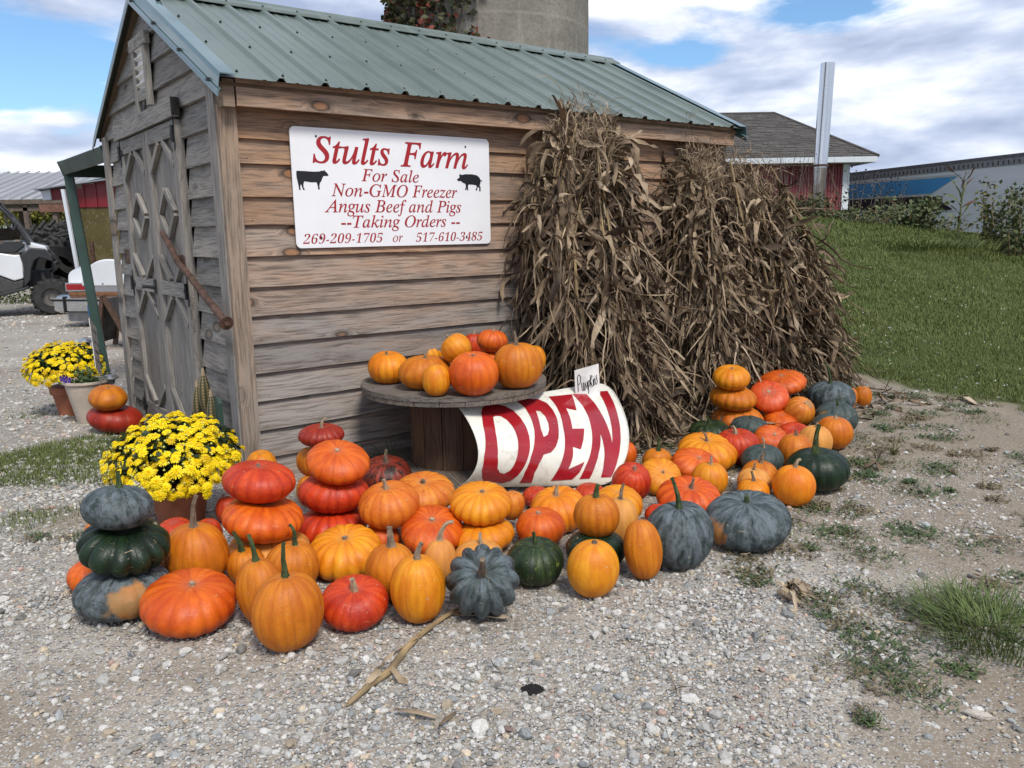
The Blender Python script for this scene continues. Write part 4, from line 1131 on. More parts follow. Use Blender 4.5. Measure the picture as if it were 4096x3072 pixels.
def shock(label, base, top, rb, rt, nst, nleaf, seed, spread_dir=None, topz_var=.15, nobj=120, brush=1.0, midshift=(0, 0, 0)):
    bow = .55 if rb[0] < .5 else .30; midshift = np.array(midshift, float); r = np.random.default_rng(seed); base = np.array(base, float); top = np.array(top, float)
    T = thing('corn_shock', label, 'corn shock', base, 0, 'bundles of dried corn stalks')
    ax1 = W1; ax2 = W2
    a = r.uniform(0, 6.283, nst); q = np.sqrt(r.random(nst)) ; q[::3] = r.uniform(.85, 1, len(q[::3]))
    B = base + ax1 * (np.cos(a) * q * rb[0])[:, None] + ax2 * (np.sin(a) * q * rb[1])[:, None]
    a2 = a + r.normal(0, .5, nst)
    E = top + ax1 * (np.cos(a2) * q * rt[0])[:, None] + ax2 * (np.sin(a2) * q * rt[1])[:, None] + np.array([0, 0, 1]) * r.normal(0, topz_var, nst)[:, None]
    rel = E - C0; o_ = rel @ W2; s_ = rel @ W1; E = E - W2 * np.where((o_ > -.06) & (s_ < LEN), o_ + .06, 0)[:, None]
    def at(i, t):
        # slight outward bow
        p = B[i] + (E[i] - B[i]) * t[:, None] + np.outer(np.sin(np.pi * t ** 1.5), midshift)
        out = (ax1 * np.cos(a[i])[:, None] * rb[0] + ax2 * np.sin(a[i])[:, None] * rb[1])
        return p + out * (bow * np.sin(np.pi * t ** 1.7) * q[i])[:, None]
    # stalks, each its own part
    order = np.argsort(-(q * (np.sin(a) < .5)))
    for i in order[:min(nst, 70)]:
        ii = np.full(6, i); tt = np.linspace(0, .97, 6); P = at(ii, tt) - base + (ax1 * math.cos(a[i]) + ax2 * math.sin(a[i])) * r.uniform(.0, .07)
        mb = MB(); rr = r.uniform(.008, .0135); mb.tube([tuple(p) for p in P], [rr, rr, rr * .9, rr * .75, rr * .6, rr * .4], 6)
        mb.obj('stalk', M['stalk'], T, True)
    # leaves
    i = r.integers(0, nst, nleaf); t = r.uniform(.02, .96, nleaf); P = at(i, t)
    out = ax1 * np.cos(a[i])[:, None] + ax2 * np.sin(a[i])[:, None] + r.normal(0, .45, (nleaf, 3))
    updir = (E[i] - B[i]); updir /= np.linalg.norm(updir, axis=1)[:, None]
    mode = r.random(nleaf)
    up = np.where(mode < .60, r.uniform(-2.2, -.3, nleaf), r.uniform(.1, 1.3, nleaf))
    D = out * r.uniform(.15, .62, nleaf)[:, None] + updir * up[:, None]; D /= np.linalg.norm(D, axis=1)[:, None]
    L = r.uniform(.14, .52, nleaf) * np.where(mode < .72, .9, .85); Wd = np.where(r.random(nleaf) < .45, r.uniform(.003, .009, nleaf), r.uniform(.009, .025, nleaf))
    V, f = ribbon_batch(P, D, L, Wd, seed + 1, 10, np.where(mode < .60, .5, 2.4), .95, .6)
    tone = np.clip(r.beta(1.15, 1.7, nleaf) + .12 * (V[:, :, 2].mean(1) / 2) - .05, 0, 1)
    # visible outer leaves become parts
    cen = V.mean(1); vis = -(cen - base) @ W2 + L * .8 + Wd * 14
    sel = np.argsort(-vis)[:nobj]; rest = np.ones(nleaf, bool); rest[sel] = False
    for k in sel:
        me = mesh_np('leaf', V[k] - base, f, True, {'tone': ('FLOAT', np.full(V.shape[1], tone[k]))}, [M['corn']])
        link('leaf', me, T)
    o = merged(V[rest], f, 'leaf_mass', M['corn'], tone[rest], T, base); o['kind'] = 'stuff'
    # tassels: thin drooping sprays at the tops
    nt = int(52 * nst * brush); i = r.integers(0, nst, nt); t = r.uniform(.82, 1.0, nt)
    P = at(i, t) + r.normal(0, .03, (nt, 3)); D = updir_t = (E[i] - B[i]); D = D / np.linalg.norm(D, axis=1)[:, None] + r.normal(0, .42, (nt, 3)) + np.array([0, 0, .35]); D /= np.linalg.norm(D, axis=1)[:, None]
    V, f = ribbon_batch(P, D, r.uniform(.07, .26, nt), r.uniform(.0012, .0030, nt), seed + 2, 8, .7, .8, .2)
    o = merged(V, f, 'tassels', M['corn'], np.clip(r.normal(.62, .15, nt), 0, 1), T, base); o['kind'] = 'stuff'
    # long torn strips hanging along the stalks
    ns_ = int(nleaf * .42); i = r.integers(0, nst, ns_); t = r.uniform(.12, .85, ns_); P = at(i, t)
    out = ax1 * np.cos(a[i])[:, None] + ax2 * np.sin(a[i])[:, None]
    D = -(E[i] - B[i]); D /= np.linalg.norm(D, axis=1)[:, None]; D = D + out * r.uniform(.0, .22, ns_)[:, None] + r.normal(0, .10, (ns_, 3)); D /= np.linalg.norm(D, axis=1)[:, None]
    P = P + out * r.uniform(0, .05, ns_)[:, None]
    V, f = ribbon_batch(P, D, r.uniform(.25, .75, ns_), r.uniform(.002, .010, ns_), seed + 7, 8, .12, .10, .5)
    o = merged(V, f, 'husk_strips', M['corn'], np.clip(r.beta(2, 2, ns_), 0, 1), T, base); o['kind'] = 'stuff'
    # stray tassels lower down + twine
    nt = nst * 5; i = r.integers(0, nst, nt); t = r.uniform(.2, .85, nt); P = at(i, t)
    D = (ax1 * np.cos(a[i])[:, None] + ax2 * np.sin(a[i])[:, None]) + r.normal(0, .5, (nt, 3)); D /= np.linalg.norm(D, axis=1)[:, None]
    V, f = ribbon_batch(P, D, r.uniform(.08, .3, nt), r.uniform(.001, .003, nt), seed + 3, 6, .8, .6, .2)
    o = merged(V, f, 'fine_strands', M['corn'], np.clip(r.normal(.6, .2, nt), 0, 1), T, base); o['kind'] = 'stuff'
    ang = np.linspace(0, 2 * np.pi, 25)
    mid = base + (top - base) * .55
    for hh in (.0,):
        rx = (rb[0] + (rt[0] - rb[0]) * .55) * 1.12 ; ry = (rb[1] + (rt[1] - rb[1]) * .55) * 1.12
        MB().tube([tuple(mid - base + W1 * math.cos(q_) * rx + W2 * math.sin(q_) * ry + np.array([0, 0, .01 * math.sin(3 * q_)])) for q_ in ang], .003, 5, cap=False).obj('twine', M['stalk'], T)
    return T
s1b = wl(2.24, -.46, 0); s1t = wl(2.19, -.20, 1.80)
shock('tallest dried corn shock leaning on the wall just right of the white farm sign', s1b, s1t, (.235, .25), (.15, .13), 66, 3000, 41, nobj=200, brush=.9, midshift=tuple(-W1 * .17))
s2b = wl(3.14, -.44, 0); s2t = wl(3.32, -.15, 1.66)
shock('narrow middle corn shock standing against the wall under the right end of the roof', s2b, s2t, (.15, .22), (.10, .09), 40, 1900, 57, nobj=150, brush=.8)
s3b = wl(4.12, -.28, 0); s3t = wl(3.74, -.20, 1.50)
shock('wide sprawling corn shock fanned out around the right corner of the shed', s3b, s3t, (.66, .46), (.22, .16), 88, 4000, 73, nobj=200, brush=.7)

r = np.random.default_rng(91); n = 900; s_ = r.uniform(1.5, 4.7, n); o_ = r.uniform(-1.05, -.15, n) - .25 * (s_ > 3.6) * r.random(n)
P = C0 + W1 * s_[:, None] + W2 * o_[:, None] + np.array([0, 0, 1]) * r.uniform(.005, .05, n)[:, None]; a_ = r.uniform(0, 6.283, n)
V, f = ribbon_batch(P, np.stack([np.cos(a_), np.sin(a_), r.uniform(-.1, .25, n)], 1), r.uniform(.06, .28, n), r.uniform(.003, .016, n), 92, 6, .12, .5, .4, False)
o = merged(V, f, 'corn_debris', M['corn'], np.clip(r.beta(1.2, 2.2, n), 0, 1), None, (0, 0, 0)); tag(o, 'broken dry corn leaves littering the ground under the shocks', None, None, 'stuff')
# ------------------------------------------------------------------ pumpkins
def pumpkin_mesh(a, b, ribs, depth, dimple, seed, kind, res, patch=None, bumpy=0.0, wart=False, pear=0.0, lump=.045, scars=None):
    r = np.random.default_rng(seed); nu = ribs * res; nv = 22
    th = np.linspace(0, 2 * np.pi, nu, endpoint=False); ph = np.linspace(-np.pi / 2, np.pi / 2, nv + 1)
    ph = np.sign(ph) * (np.abs(ph) / (np.pi / 2)) ** .92 * np.pi / 2
    T, Pp = np.meshgrid(th, ph[1:-1])
    jit = r.normal(0, .10, ribs)
    k = T / (2 * np.pi) * ribs; w_ = k + np.interp(k % ribs, np.arange(ribs + 1), np.append(jit, jit[0]))
    fr = w_ % 1.0; seg = np.floor(w_).astype(int) % ribs
    dd = depth * (1 + r.normal(0, .25, ribs)); dloc = dd[seg] * .5 + dd[(seg + 1) % ribs] * .5
    lobe = np.abs(np.sin(np.pi * fr)) ** .55
    crease = (1 - lobe) ** 1.3
    lat = np.cos(Pp) ** .35
    cosr = np.abs(np.cos(Pp)); pw = .90
    R = cosr ** pw * (1 - dloc * (1 - lobe) * (.55 + .45 * lat))
    if pear: R *= 1 + pear * (-np.sin(Pp)) * .5
    ax = r.normal(0, lump, 3); R = R * (1 + ax[0] * np.cos(T) + ax[1] * np.sin(T) + ax[2] * np.cos(2 * T + 1))
    R = R * (1 + .022 * (fbm(np.cos(T) * 2.4 + 9, np.sin(T) * 2.4 + Pp * 1.5, seed + 3, 3) - .5))
    if bumpy: R = R * (1 + bumpy * (fbm(np.cos(T) * 6 + 9, np.sin(T) * 6 + Pp * 3, seed) - .5))
    X = a * R * np.cos(T); Y = a * R * np.sin(T)
    rr = np.clip(R, 0, 1.2)
    Z = b * np.sin(Pp)
    Z = Z - np.sign(Z) * b * dimple * np.exp(-(rr / .34) ** 2) * np.where(Z > 0, 1, .7)
    V = np.stack([X, Y, Z], 2).reshape(-1, 3)
    zt = b * (1 - dimple); V = np.concatenate([V, [[0, 0, -b * (1 - .7 * dimple)], [0, 0, zt]]])
    n = nv - 1; idx = np.arange(n * nu).reshape(n, nu); j2 = np.roll(idx, -1, axis=1)
    Q = np.stack([idx[:-1].ravel(), j2[:-1].ravel(), j2[1:].ravel(), idx[1:].ravel()], 1)
    bt = n * nu; tp = bt + 1
    Tr = np.concatenate([np.stack([j2[0], idx[0], np.full(nu, bt)], 1), np.stack([idx[-1], j2[-1], np.full(nu, tp)], 1)])
    cr = np.append(crease.ravel() * (.4 + .6 * depth / .1 if depth < .1 else 1), [1, 1]); cr = np.clip(cr, 0, 1)
    pc = np.stack([np.cos(T), np.sin(T), Pp * .8], 2).reshape(-1, 3); pc = np.concatenate([pc, [[0, 0, -1.2], [0, 0, 1.2]]])
    top = np.append(np.exp(-(rr / .16) ** 2).ravel() * (Pp.ravel() > 0), [0, 1]); bot = np.append(np.exp(-((Pp + 1.57) / .55) ** 2).ravel(), [1, 0])
    pat = np.zeros(len(V))
    if patch is not None:
        dn = V / np.linalg.norm(V, axis=1)[:, None]; pd = np.array(patch[:3]) / np.linalg.norm(patch[:3])
        ang = np.arccos(np.clip(dn @ pd, -1, 1)) + .5 * (fbm(V[:, 0] * 22 + 3, V[:, 2] * 22 + V[:, 1] * 9, seed, 3) - .5)
        pat = sstep(patch[3], patch[3] * .82, ang)
    sc = np.zeros(len(V))
    for (sx, sy, sz, sr) in (scars or []):
        dn = V / np.linalg.norm(V, axis=1)[:, None]; pd = np.array([sx, sy, sz]); pd = pd / np.linalg.norm(pd); df = dn - pd
        sc = np.maximum(sc, sstep(1.0, .6, np.sqrt((df[:, 0] / sr) ** 2 + (df[:, 1] / sr) ** 2 + (df[:, 2] / (sr * 3.2)) ** 2)))
    return mesh_np('pumpkin', V, [Q, Tr], True, {'scar': ('FLOAT', sc), 'crease': ('FLOAT', cr), 'pc': ('FLOAT_VECTOR', pc), 'top': ('FLOAT', top), 'bot': ('FLOAT', bot), 'patch': ('FLOAT', pat)}, [PM[kind]]), zt
def stem_obj(parent, zt, L, r0, bend, bdir, mat, seed, curl=0, a=.1):
    """ridged, flared stem; bend in radians along bdir (azimuth in pumpkin frame)"""
    r = random.Random(seed); n = 10; segs = 9
    P = Vector((0, 0, zt - .012)); d = Vector((0, 0, 1)); pts = []; B = Vector((math.cos(bdir), math.sin(bdir), 0))
    for k in range(segs + 1):
        pts.append(P.copy()); t = k / segs; P = P + d * ((L + .012) / segs)
        an = bend * (t ** 1.2) + curl * max(0, t - .5) * 2
        d = Vector((0, 0, 1)) * math.cos(an) + B * math.sin(an) + Vector((r.uniform(-.08, .08), r.uniform(-.08, .08), 0))
        d.normalize()
    V = []; F = []
    aa = Vector((1, 0, 0))
    for k, p in enumerate(pts):
        t = k / segs; dd = (pts[min(k + 1, segs)] - pts[max(k - 1, 0)]).normalized(); a1 = (aa - dd * aa.dot(dd)).normalized(); b1 = dd.cross(a1); aa = a1
        rad_ = r0 * (1.0 * (1 - .45 * t) + 1.0 * math.exp(-t / .10)) * (1.25 if k == segs else 1)
        for j in range(n):
            an = 2 * math.pi * j / n + t * 1.0; rr = rad_ * (1 + (.22 if j % 2 else -.12) * (1 + math.exp(-t / .15)))
            V.append(p + (a1 * math.cos(an) + b1 * math.sin(an)) * rr)
    for k in range(segs):
        for j in range(n): F.append((k * n + j, k * n + (j + 1) % n, (k + 1) * n + (j + 1) % n, (k + 1) * n + j))
    F.append([segs * n + j for j in range(n)]); F.append(list(range(n))[::-1])
    mb = MB().add(V, F); return mb.obj('stem', M[mat], parent, True, sharp=60)
PK = []          # solved pumpkins for stacking
def place(i, x0, y0, x1, y1, base, tt=0, tr=0, dshift=0.0, axpx=None):
    for _ in range(12):
        W_, H_ = (x1 - x0) / 2, (y1 - y0) / 2; el_ = math.asin(-ray((x0 + x1) / 2, (y0 + y1) / 2)[2]); al = math.cos(math.pi / 2 - el_ - rad(tt))
        if tt <= 4 or H_ * H_ - (W_ * al) ** 2 > (.48 * W_) ** 2 * (1 - al * al): break
        tt -= 3
    """solve size and distance of a pumpkin from its outline; base = height of what it stands on, or index of the one beneath"""
    W_, H_ = (x1 - x0) / 2, (y1 - y0) / 2; pcx, pcy = (x0 + x1) / 2, (y0 + y1) / 2
    d = ray(pcx, pcy); fwd = -ROT[:, 2]
    # camera-facing frame for the axis
    toward = np.array([-d[0], -d[1], 0]); toward /= np.linalg.norm(toward); right = np.array([-toward[1], toward[0], 0.])
    ax = np.array([0, 0, 1.]) * math.cos(rad(tt)) * math.cos(rad(tr)) + toward * math.sin(rad(tt)) + right * math.sin(rad(tr)) * math.cos(rad(tt)); ax /= np.linalg.norm(ax)
    ca = abs(ax @ d); sa = math.sqrt(1 - ca * ca)
    axc = ROT.T @ ax; rho = math.atan2(axc[0], axc[1]); c2, s2 = math.cos(rho) ** 2, math.sin(rho) ** 2
    if abs(rho) > .62 and abs(rho) < 2.5: c2, s2 = 1, 0
    det = c2 - s2
    A2 = max((W_ ** 2 * c2 - H_ ** 2 * s2) / det, 1); B2 = max((H_ ** 2 * c2 - W_ ** 2 * s2) / det, 1)
    a = math.sqrt(A2); b2 = (B2 - A2 * ca * ca) / (sa * sa); b = math.sqrt(max(b2, (.42 * a) ** 2)); b = min(b, 1.75 * a)
    vert = math.sqrt(b * b * ax[2] ** 2 + a * a * (1 - ax[2] ** 2))     # px
    def z_at(tdist):
        depth = tdist * (d @ fwd); m = depth / FPX; return CAM_H + d[2] * tdist, vert * m, m
    if isinstance(base, str):
        s = PK[int(base)]; z0 = s['c'][2] + s['vert'] * .90
    else: z0 = base
    lo, hi = 1.2, 14
    for _ in range(50):
        mid = (lo + hi) / 2; zc, vm, m = z_at(mid)
        if zc - vm * .985 > z0: lo = mid
        else: hi = mid
    if isinstance(base, str):
        s = PK[int(base)]; dist0 = float(s['dist']); lim = .32 * s['a']
        if abs(mid - dist0) > lim: print('STACK', i, 'on', base, 'shift %.3f clamp' % (mid - dist0)); mid = dist0 + max(-lim, min(lim, mid - dist0))
    zc, vm, m = z_at(mid); c = O3 + d * mid
    PK.append(dict(c=c, a=a * m, b=b * m, vert=vm, dist=mid, ax=ax))
    return c, a * m, b * m, ax
G = 0.0
# x0,y0,x1,y1, base, skin, toward, right, ribs, depth, dimple, stem(len factor, bend, azimuth deg, material, thickness), label, extra
S_B = 'stem_brown'; S_G = 'stem_green'; S_T = 'stem_tan'
PL = [
 (302,2252,671,2478,G,'bl',8,0,18,.05,.12,None,'blue grey squash with a big tan patch, lowest of the dark stack by the mum',dict(patch=(.55,-.75,.1,.50))),
 (314,2060,670,2302,'0','dg',12,8,13,.17,.22,None,'deeply ribbed dark green squash with pale scars, middle of the dark stack',dict(scars=((.15,-.95,.35,.055),(.05,-1,-.25,.05),(.35,-.8,.6,.045),(.62,-.75,.15,.07)))),
 (340,1940,610,2118,'1','bl',-4,6,16,.035,.10,(.06,.35,150,S_G,.010),'smooth dark slate squash with short green stem topping the dark stack',dict()),
 (275,2236,440,2372,G,'ro',10,0,14,.04,.12,None,'small red orange pumpkin half hidden left behind the dark stack',dict()),
 (335,2085,440,2200,.03,'or',5,0,14,.04,.1,None,'sliver of orange pumpkin showing behind the left of the dark stack',dict()),
 (582,2280,960,2543,G,'ro',34,2,17,.045,.16,(.012,.2,0,S_T,.013),'largest flat red orange pumpkin in front, scar facing up, right of the dark stack',dict()),
 (660,2090,909,2350,G,'or',3,0,18,.03,.10,(.125,.55,20,S_B,.011),'tall orange pumpkin with long woody stem in front of the yellow mum pot',dict()),
 (620,2072,800,2300,G,'rd',8,-6,14,.05,.15,None,'flat red pumpkin tucked behind the long woody stemmed one, left side',dict()),
 (780,2075,895,2230,.0,'rd',8,6,14,.05,.15,None,'flat red pumpkin with papery leaf, right behind the long woody stemmed one',dict()),
 (906,2190,1060,2340,G,'or',5,-8,14,.035,.1,(.085,.75,160,S_G,.010),'small orange pumpkin with green stem leaning left behind the tall ovals',dict()),
 (906,2113,1238,2290,G,'pa',8,4,16,.05,.15,None,'wide pale orange pumpkin at the bottom of the two tier orange stack',dict()),
 (947,2233,1150,2505,G,'or',-4,-6,16,.025,.08,(.095,.35,150,S_G,.009),'upright oval orange pumpkin with dark green stem, behind the frontmost one',dict()),
 (1073,2166,1285,2370,G,'or',2,4,17,.03,.10,(.085,.5,170,S_G,.008),'round orange pumpkin with hooked green stem behind the frontmost one',dict()),
 (1018,2290,1295,2597,G,'or',2,-2,20,.025,.08,(.115,.25,60,S_G,.0085),'frontmost tall orange pumpkin with long twisted green stem',dict()),
 (882,1977,1220,2170,'10','ro',6,10,18,.07,.20,None,'ribbed orange pumpkin in the middle of the stack right of the mum',dict()),
 (889,1842,1178,2011,'14','rd',4,4,16,.045,.14,(.012,0,0,S_B,.009),'smooth red orange pumpkin on top of the stack right of the mum',dict()),
 (978,1801,1118,1985,G,'ye',6,0,16,.06,.15,None,'yellow orange pumpkin against the corner post behind the stack by the mum',dict()),
 (1190,2020,1470,2190,G,'rd',6,0,15,.09,.2,None,'wide red ribbed pumpkin at the base of the red stack near the siding',dict()),
 (1203,1885,1462,2054,'17','rd',8,4,15,.05,.16,None,'glossy red pumpkin in the middle of the red stack near the siding',dict()),
 (1225,1753,1473,1935,'18','ro',26,2,16,.03,.14,(.006,0,0,S_T,.012),'bright red orange pumpkin tipped forward on top of the red stack',dict()),
 (1186,1900,1290,2030,.05,'or',0,0,14,.04,.1,None,'brownish orange pumpkin glimpsed left behind the red stack',dict()),
 (1188,1787,1300,1905,.19,'or',0,0,14,.04,.1,None,'orange pumpkin behind the left of the red stack under the small red one',dict()),
 (1197,1695,1378,1790,.345,'dk',4,0,18,.08,.2,(.055,1.1,10,S_T,.0065),'small dark red pumpkin with curled tan stem at the top back of the red stack',dict()),
 (1440,1820,1650,1990,G,'mt',16,0,16,.05,.16,(.07,.6,70,S_B,.010),'mottled black and red squash in the shade between red stack and spool',dict()),
 (1454,2091,1610,2220,G,'ro',4,0,14,.06,.15,None,'red orange pumpkin showing below the tilted stemmed one, base layer',dict()),
 (1431,1925,1679,2113,'24','os',10,-6,17,.04,.16,(.045,.3,170,S_T,.010),'freckled orange pumpkin with thick tan stem sitting up left of the centre',dict()),
 (1566,1883,1812,2062,.10,'os',40,4,18,.05,.2,(.014,.2,60,S_B,.014),'freckled orange pumpkin with rusty blotches leaning on the spool core',dict()),
 (1588,2026,1860,2222,.03,'ro',44,6,17,.05,.18,(.008,0,0,S_T,.014),'salmon red pumpkin lying with its stem scar facing forward, pile centre',dict()),
 (1800,2065,2053,2215,G,'ye',6,-4,15,.05,.15,None,'orange pumpkin supporting the dirty topped one under the open sign',dict()),
 (1803,1924,2053,2101,'28','ye',16,2,18,.07,.18,(.006,0,0,S_B,.012),'yellow orange pumpkin with muddy specks directly under the letter O',dict()),
 (2000,1963,2101,2080,.05,'os',0,12,12,.03,.1,None,'dusty orange squash peeking out right of the muddy specked one',dict()),
 (1234,2100,1538,2317,G,'ye',22,-3,16,.10,.24,(.008,0,0,S_B,.014),'bumpy yellow orange pumpkin with lumpy ribs behind the small scarlet one',dict(bumpy=.07)),
 (1471,2171,1680,2397,G,'or',2,-3,16,.035,.10,(.075,.1,100,S_B,.014),'orange pumpkin with stubby pointed brown stem left of the golden one',dict()),
 (1289,2300,1557,2522,G,'rd',20,-2,20,.03,.20,(.05,.35,140,S_T,.012),'scarlet pumpkin with white flecks and pale stem in the front row',dict(bumpy=.03)),
 (1690,2156,1822,2320,G,'pa',-4,4,12,.015,.08,(.10,1.35,10,S_T,.0095),'small pale tan gourd with long hooked tan stem',dict()),
 (1829,2158,2018,2290,G,'pa',2,0,14,.04,.1,(.045,.1,90,S_T,.009),'small pale orange pumpkin behind the dark fluted squash',dict()),
 (1565,2222,1786,2489,G,'ye',3,-1,17,.022,.08,(.06,.75,20,S_B,.011),'golden upright pumpkin with bent brown stem in the front row',dict()),
 (1777,2175,2074,2472,G,'bl',52,2,12,.24,.28,(.11,.5,100,S_B,.013),'deeply fluted blue green squash tipped to face the front, stem upward',dict()),
 (2023,2146,2262,2337,G,'gy',8,0,14,.07,.18,(.05,.45,150,S_G,.009),'dark green squash with yellow flecked shoulders right of the fluted one',dict()),
 (2055,2031,2253,2190,G,'ro',10,0,16,.02,.10,(.006,0,0,S_T,.012),'smooth red orange pumpkin directly behind the yellow flecked green squash',dict()),
 (2111,1947,2349,2131,G,'ye',12,-4,13,.09,.22,(.055,.55,30,S_T,.010),'ribbed orange pumpkin with pale scuffs below the letter E of the sign',dict()),
 (2267,2110,2504,2285,G,'dg',6,4,14,.05,.14,None,'dark green squash carrying the round orange pumpkin with green stem',dict()),
 (2301,1973,2477,2146,'41','or',6,-4,16,.03,.14,(.055,.7,20,S_G,.0115),'round orange pumpkin with thick green stem balanced on a dark green squash',dict()),
 (2268,2161,2478,2387,G,'ye',4,2,14,.012,.05,(.010,.2,0,S_B,.012),'smooth golden orange round pumpkin standing alone at the front',dict()),
 (2400,1988,2557,2180,G,'pa',0,2,14,.025,.1,(.07,.7,30,S_B,.008),'pale orange pumpkin with long shrivelled stem behind the green stemmed one',dict()),
 (2370,1941,2572,2100,G,'ye',14,4,15,.07,.2,None,'yellow orange ribbed pumpkin behind the pale long stemmed one',dict()),
 (2497,2078,2643,2316,G,'or',-2,-7,16,.018,.04,None,'glossy elongated orange pumpkin standing on end beside the blue grey squash',dict(oblong=True)),
 (2578,2006,2861,2269,G,'bl',2,-3,17,.06,.20,(.13,.5,165,S_G,.010),'blue grey ribbed squash with long curved green stem',dict()),
 (2819,1958,3159,2203,G,'bl',12,-4,18,.06,.18,(.03,.1,0,S_G,.012),'largest grey green squash with short cut stem and tan left side',dict(patch=(-.85,-.3,.0,.42))),
 (2632,1906,2891,2090,G,'ro',16,3,14,.10,.26,(.05,.5,30,S_B,.009),'big red orange pumpkin with a heart shaped dip behind the blue grey squash',dict()),
 (2578,2015,2690,2100,G,'rd',0,0,14,.04,.1,None,'small red pumpkin wedged left behind the blue grey squash',dict()),
 (2443,1851,2602,2010,.02,'rd',22,14,15,.06,.2,(.025,.5,150,S_T,.009),'crimson ribbed pumpkin just right of the lower corner of the open sign',dict()),
 (2557,1833,2731,1985,G,'ye',48,14,18,.04,.16,(.004,0,0,S_B,.009),'orange pumpkin lying with its dark navel to the right, mid pile',dict()),
 (2567,1794,2692,1900,G,'or',4,4,18,.03,.12,(.07,.1,80,S_G,.011),'small orange pumpkin with upright green stem at the foot of the corn',dict()),
 (2445,1763,2549,1870,G,'ro',4,4,14,.05,.12,None,'red orange pumpkin half hidden behind the right edge of the open sign',dict()),
 (2699,1730,2940,1885,G,'ye',18,6,15,.10,.26,(.06,1.3,160,S_B,.008),'wide yellow orange pumpkin with a dried stem lying across its top',dict()),
 (2688,1789,2876,1930,G,'ro',40,22,17,.04,.16,(.006,0,0,S_T,.008),'orange pumpkin on its side with a little navel facing right',dict()),
 (2768,1849,2915,1985,G,'ye',2,0,16,.025,.1,(.045,.2,20,S_T,.008),'yellow orange pumpkin with thin pale stem behind the largest squash',dict()),
 (2754,1675,2915,1770,G,'gy',12,0,14,.10,.24,(.055,.9,190,S_G,.009),'flat green squash with yellow mottling at the foot of the middle shock',dict()),
 (2856,1715,3030,1860,G,'rd',10,-3,14,.06,.2,(.05,.8,160,S_T,.013),'rose red pumpkin with thick pale stem in the middle of the right pile',dict()),
 (2969,1777,3138,1900,G,'gg',6,0,14,.05,.14,(.06,.4,170,S_T,.007),'round dark green squash with thin pale stem behind the little orange trio',dict()),
 (2965,1841,3114,1965,G,'or',3,2,15,.03,.12,(.06,.7,10,S_B,.010),'orange pumpkin with knobbly brown stem at the back of the little trio',dict()),
 (2948,1871,3079,1985,G,'pa',3,0,15,.025,.1,(.035,.4,20,S_B,.007),'pale orange pumpkin in the middle of the little trio',dict()),
 (2948,1915,3077,2015,G,'ye',3,0,16,.03,.1,(.05,.6,160,S_B,.008),'small orange pumpkin at the front of the little trio with spidery stem',dict()),
 (3093,1861,3258,2025,G,'ye',2,2,14,.015,.07,(.05,1.2,20,S_T,.009),'smooth golden pumpkin with hooked pale stem in front of the dark green one',dict()),
 (3140,1791,3385,1968,G,'dg',5,-3,15,.05,.17,(.15,.45,15,S_G,.014),'large dark green pumpkin with long thick upright stem at the pile edge',dict()),
 (3113,1733,3251,1870,G,'or',2,0,18,.025,.12,(.03,.4,100,S_B,.010),'orange pumpkin with warty side left of the long stemmed dark green one',dict()),
 (3195,1701,3332,1830,G,'pa',2,0,16,.03,.12,(.03,.3,20,S_T,.009),'scuffed tan orange pumpkin behind the long stemmed dark green one',dict()),
 (3265,1666,3407,1796,G,'or',3,2,16,.03,.12,(.022,.2,20,S_T,.010),'deep orange round pumpkin with straw stub at the right edge of the pile',dict()),
 (3246,1654,3405,1760,G,'gg',6,4,14,.05,.12,None,'dark squash with a lime patch behind the deep orange round pumpkin',dict(patch=(.8,-.5,.35,.3))),
 (3260,1606,3428,1735,G,'gg',8,2,14,.09,.22,(.05,.5,170,S_G,.008),'grey green ribbed squash below the long stemmed grey one',dict(patch=(-.8,-.5,.2,.35))),
 (3226,1523,3416,1655,G,'bl',2,-2,16,.06,.18,(.17,.8,165,S_G,.009),'slate grey ribbed squash with very long curving stem at the back right',dict()),
 (3360,1548,3430,1640,G,'or',2,4,14,.03,.1,(.07,.4,160,S_G,.006),'little orange pumpkin with green stem peeking out behind the slate squash',dict()),
 (3412,1543,3486,1630,G,'or',2,4,16,.02,.1,(.04,.2,90,S_T,.008),'last little orange pumpkin at the far right end of the row',dict()),
 (2838,1620,3050,1735,G,'os',8,2,14,.08,.2,None,'orange pumpkin with a green crusted side at the base of the yellow topped stack',dict()),
 (2838,1540,3025,1642,'74','or',6,5,16,.05,.15,None,'flattened deep orange pumpkin in the middle of the yellow topped stack',dict()),
 (2846,1460,3004,1559,'75','ye',10,2,16,.07,.2,(.008,0,0,S_B,.008),'pale yellow flat pumpkin crowning the stack in front of the corn',dict()),
 (2998,1518,3149,1650,.13,'tu',46,2,14,.02,.10,(.004,0,0,S_T,.016),'red turban like squash with a round ring scar facing forward',dict(ring=True)),
 (3041,1472,3216,1590,.18,'ro',24,-6,15,.06,.18,(.006,0,0,S_T,.010),'orange red ribbed pumpkin at the top back of the right pile',dict()),
 (2921,1663,3076,1760,G,'gg',3,2,14,.08,.16,(.02,.3,90,S_G,.008),'grey green ribbed pumpkin in front of the yellow topped stack',dict()),
 (3019,1697,3154,1815,G,'ro',40,22,15,.04,.16,(.006,0,0,S_T,.010),'orange pumpkin with grey specks and an open navel, right of the rose red one',dict()),
 (3111,1690,3232,1775,G,'rd',24,0,14,.07,.22,None,'shallow red pumpkin behind the two golden ones in the right pile',dict()),
 (3059,1640,3196,1730,.02,'ro',16,0,14,.07,.2,None,'orange ribbed pumpkin under dried weed stalks below the turban squash',dict()),
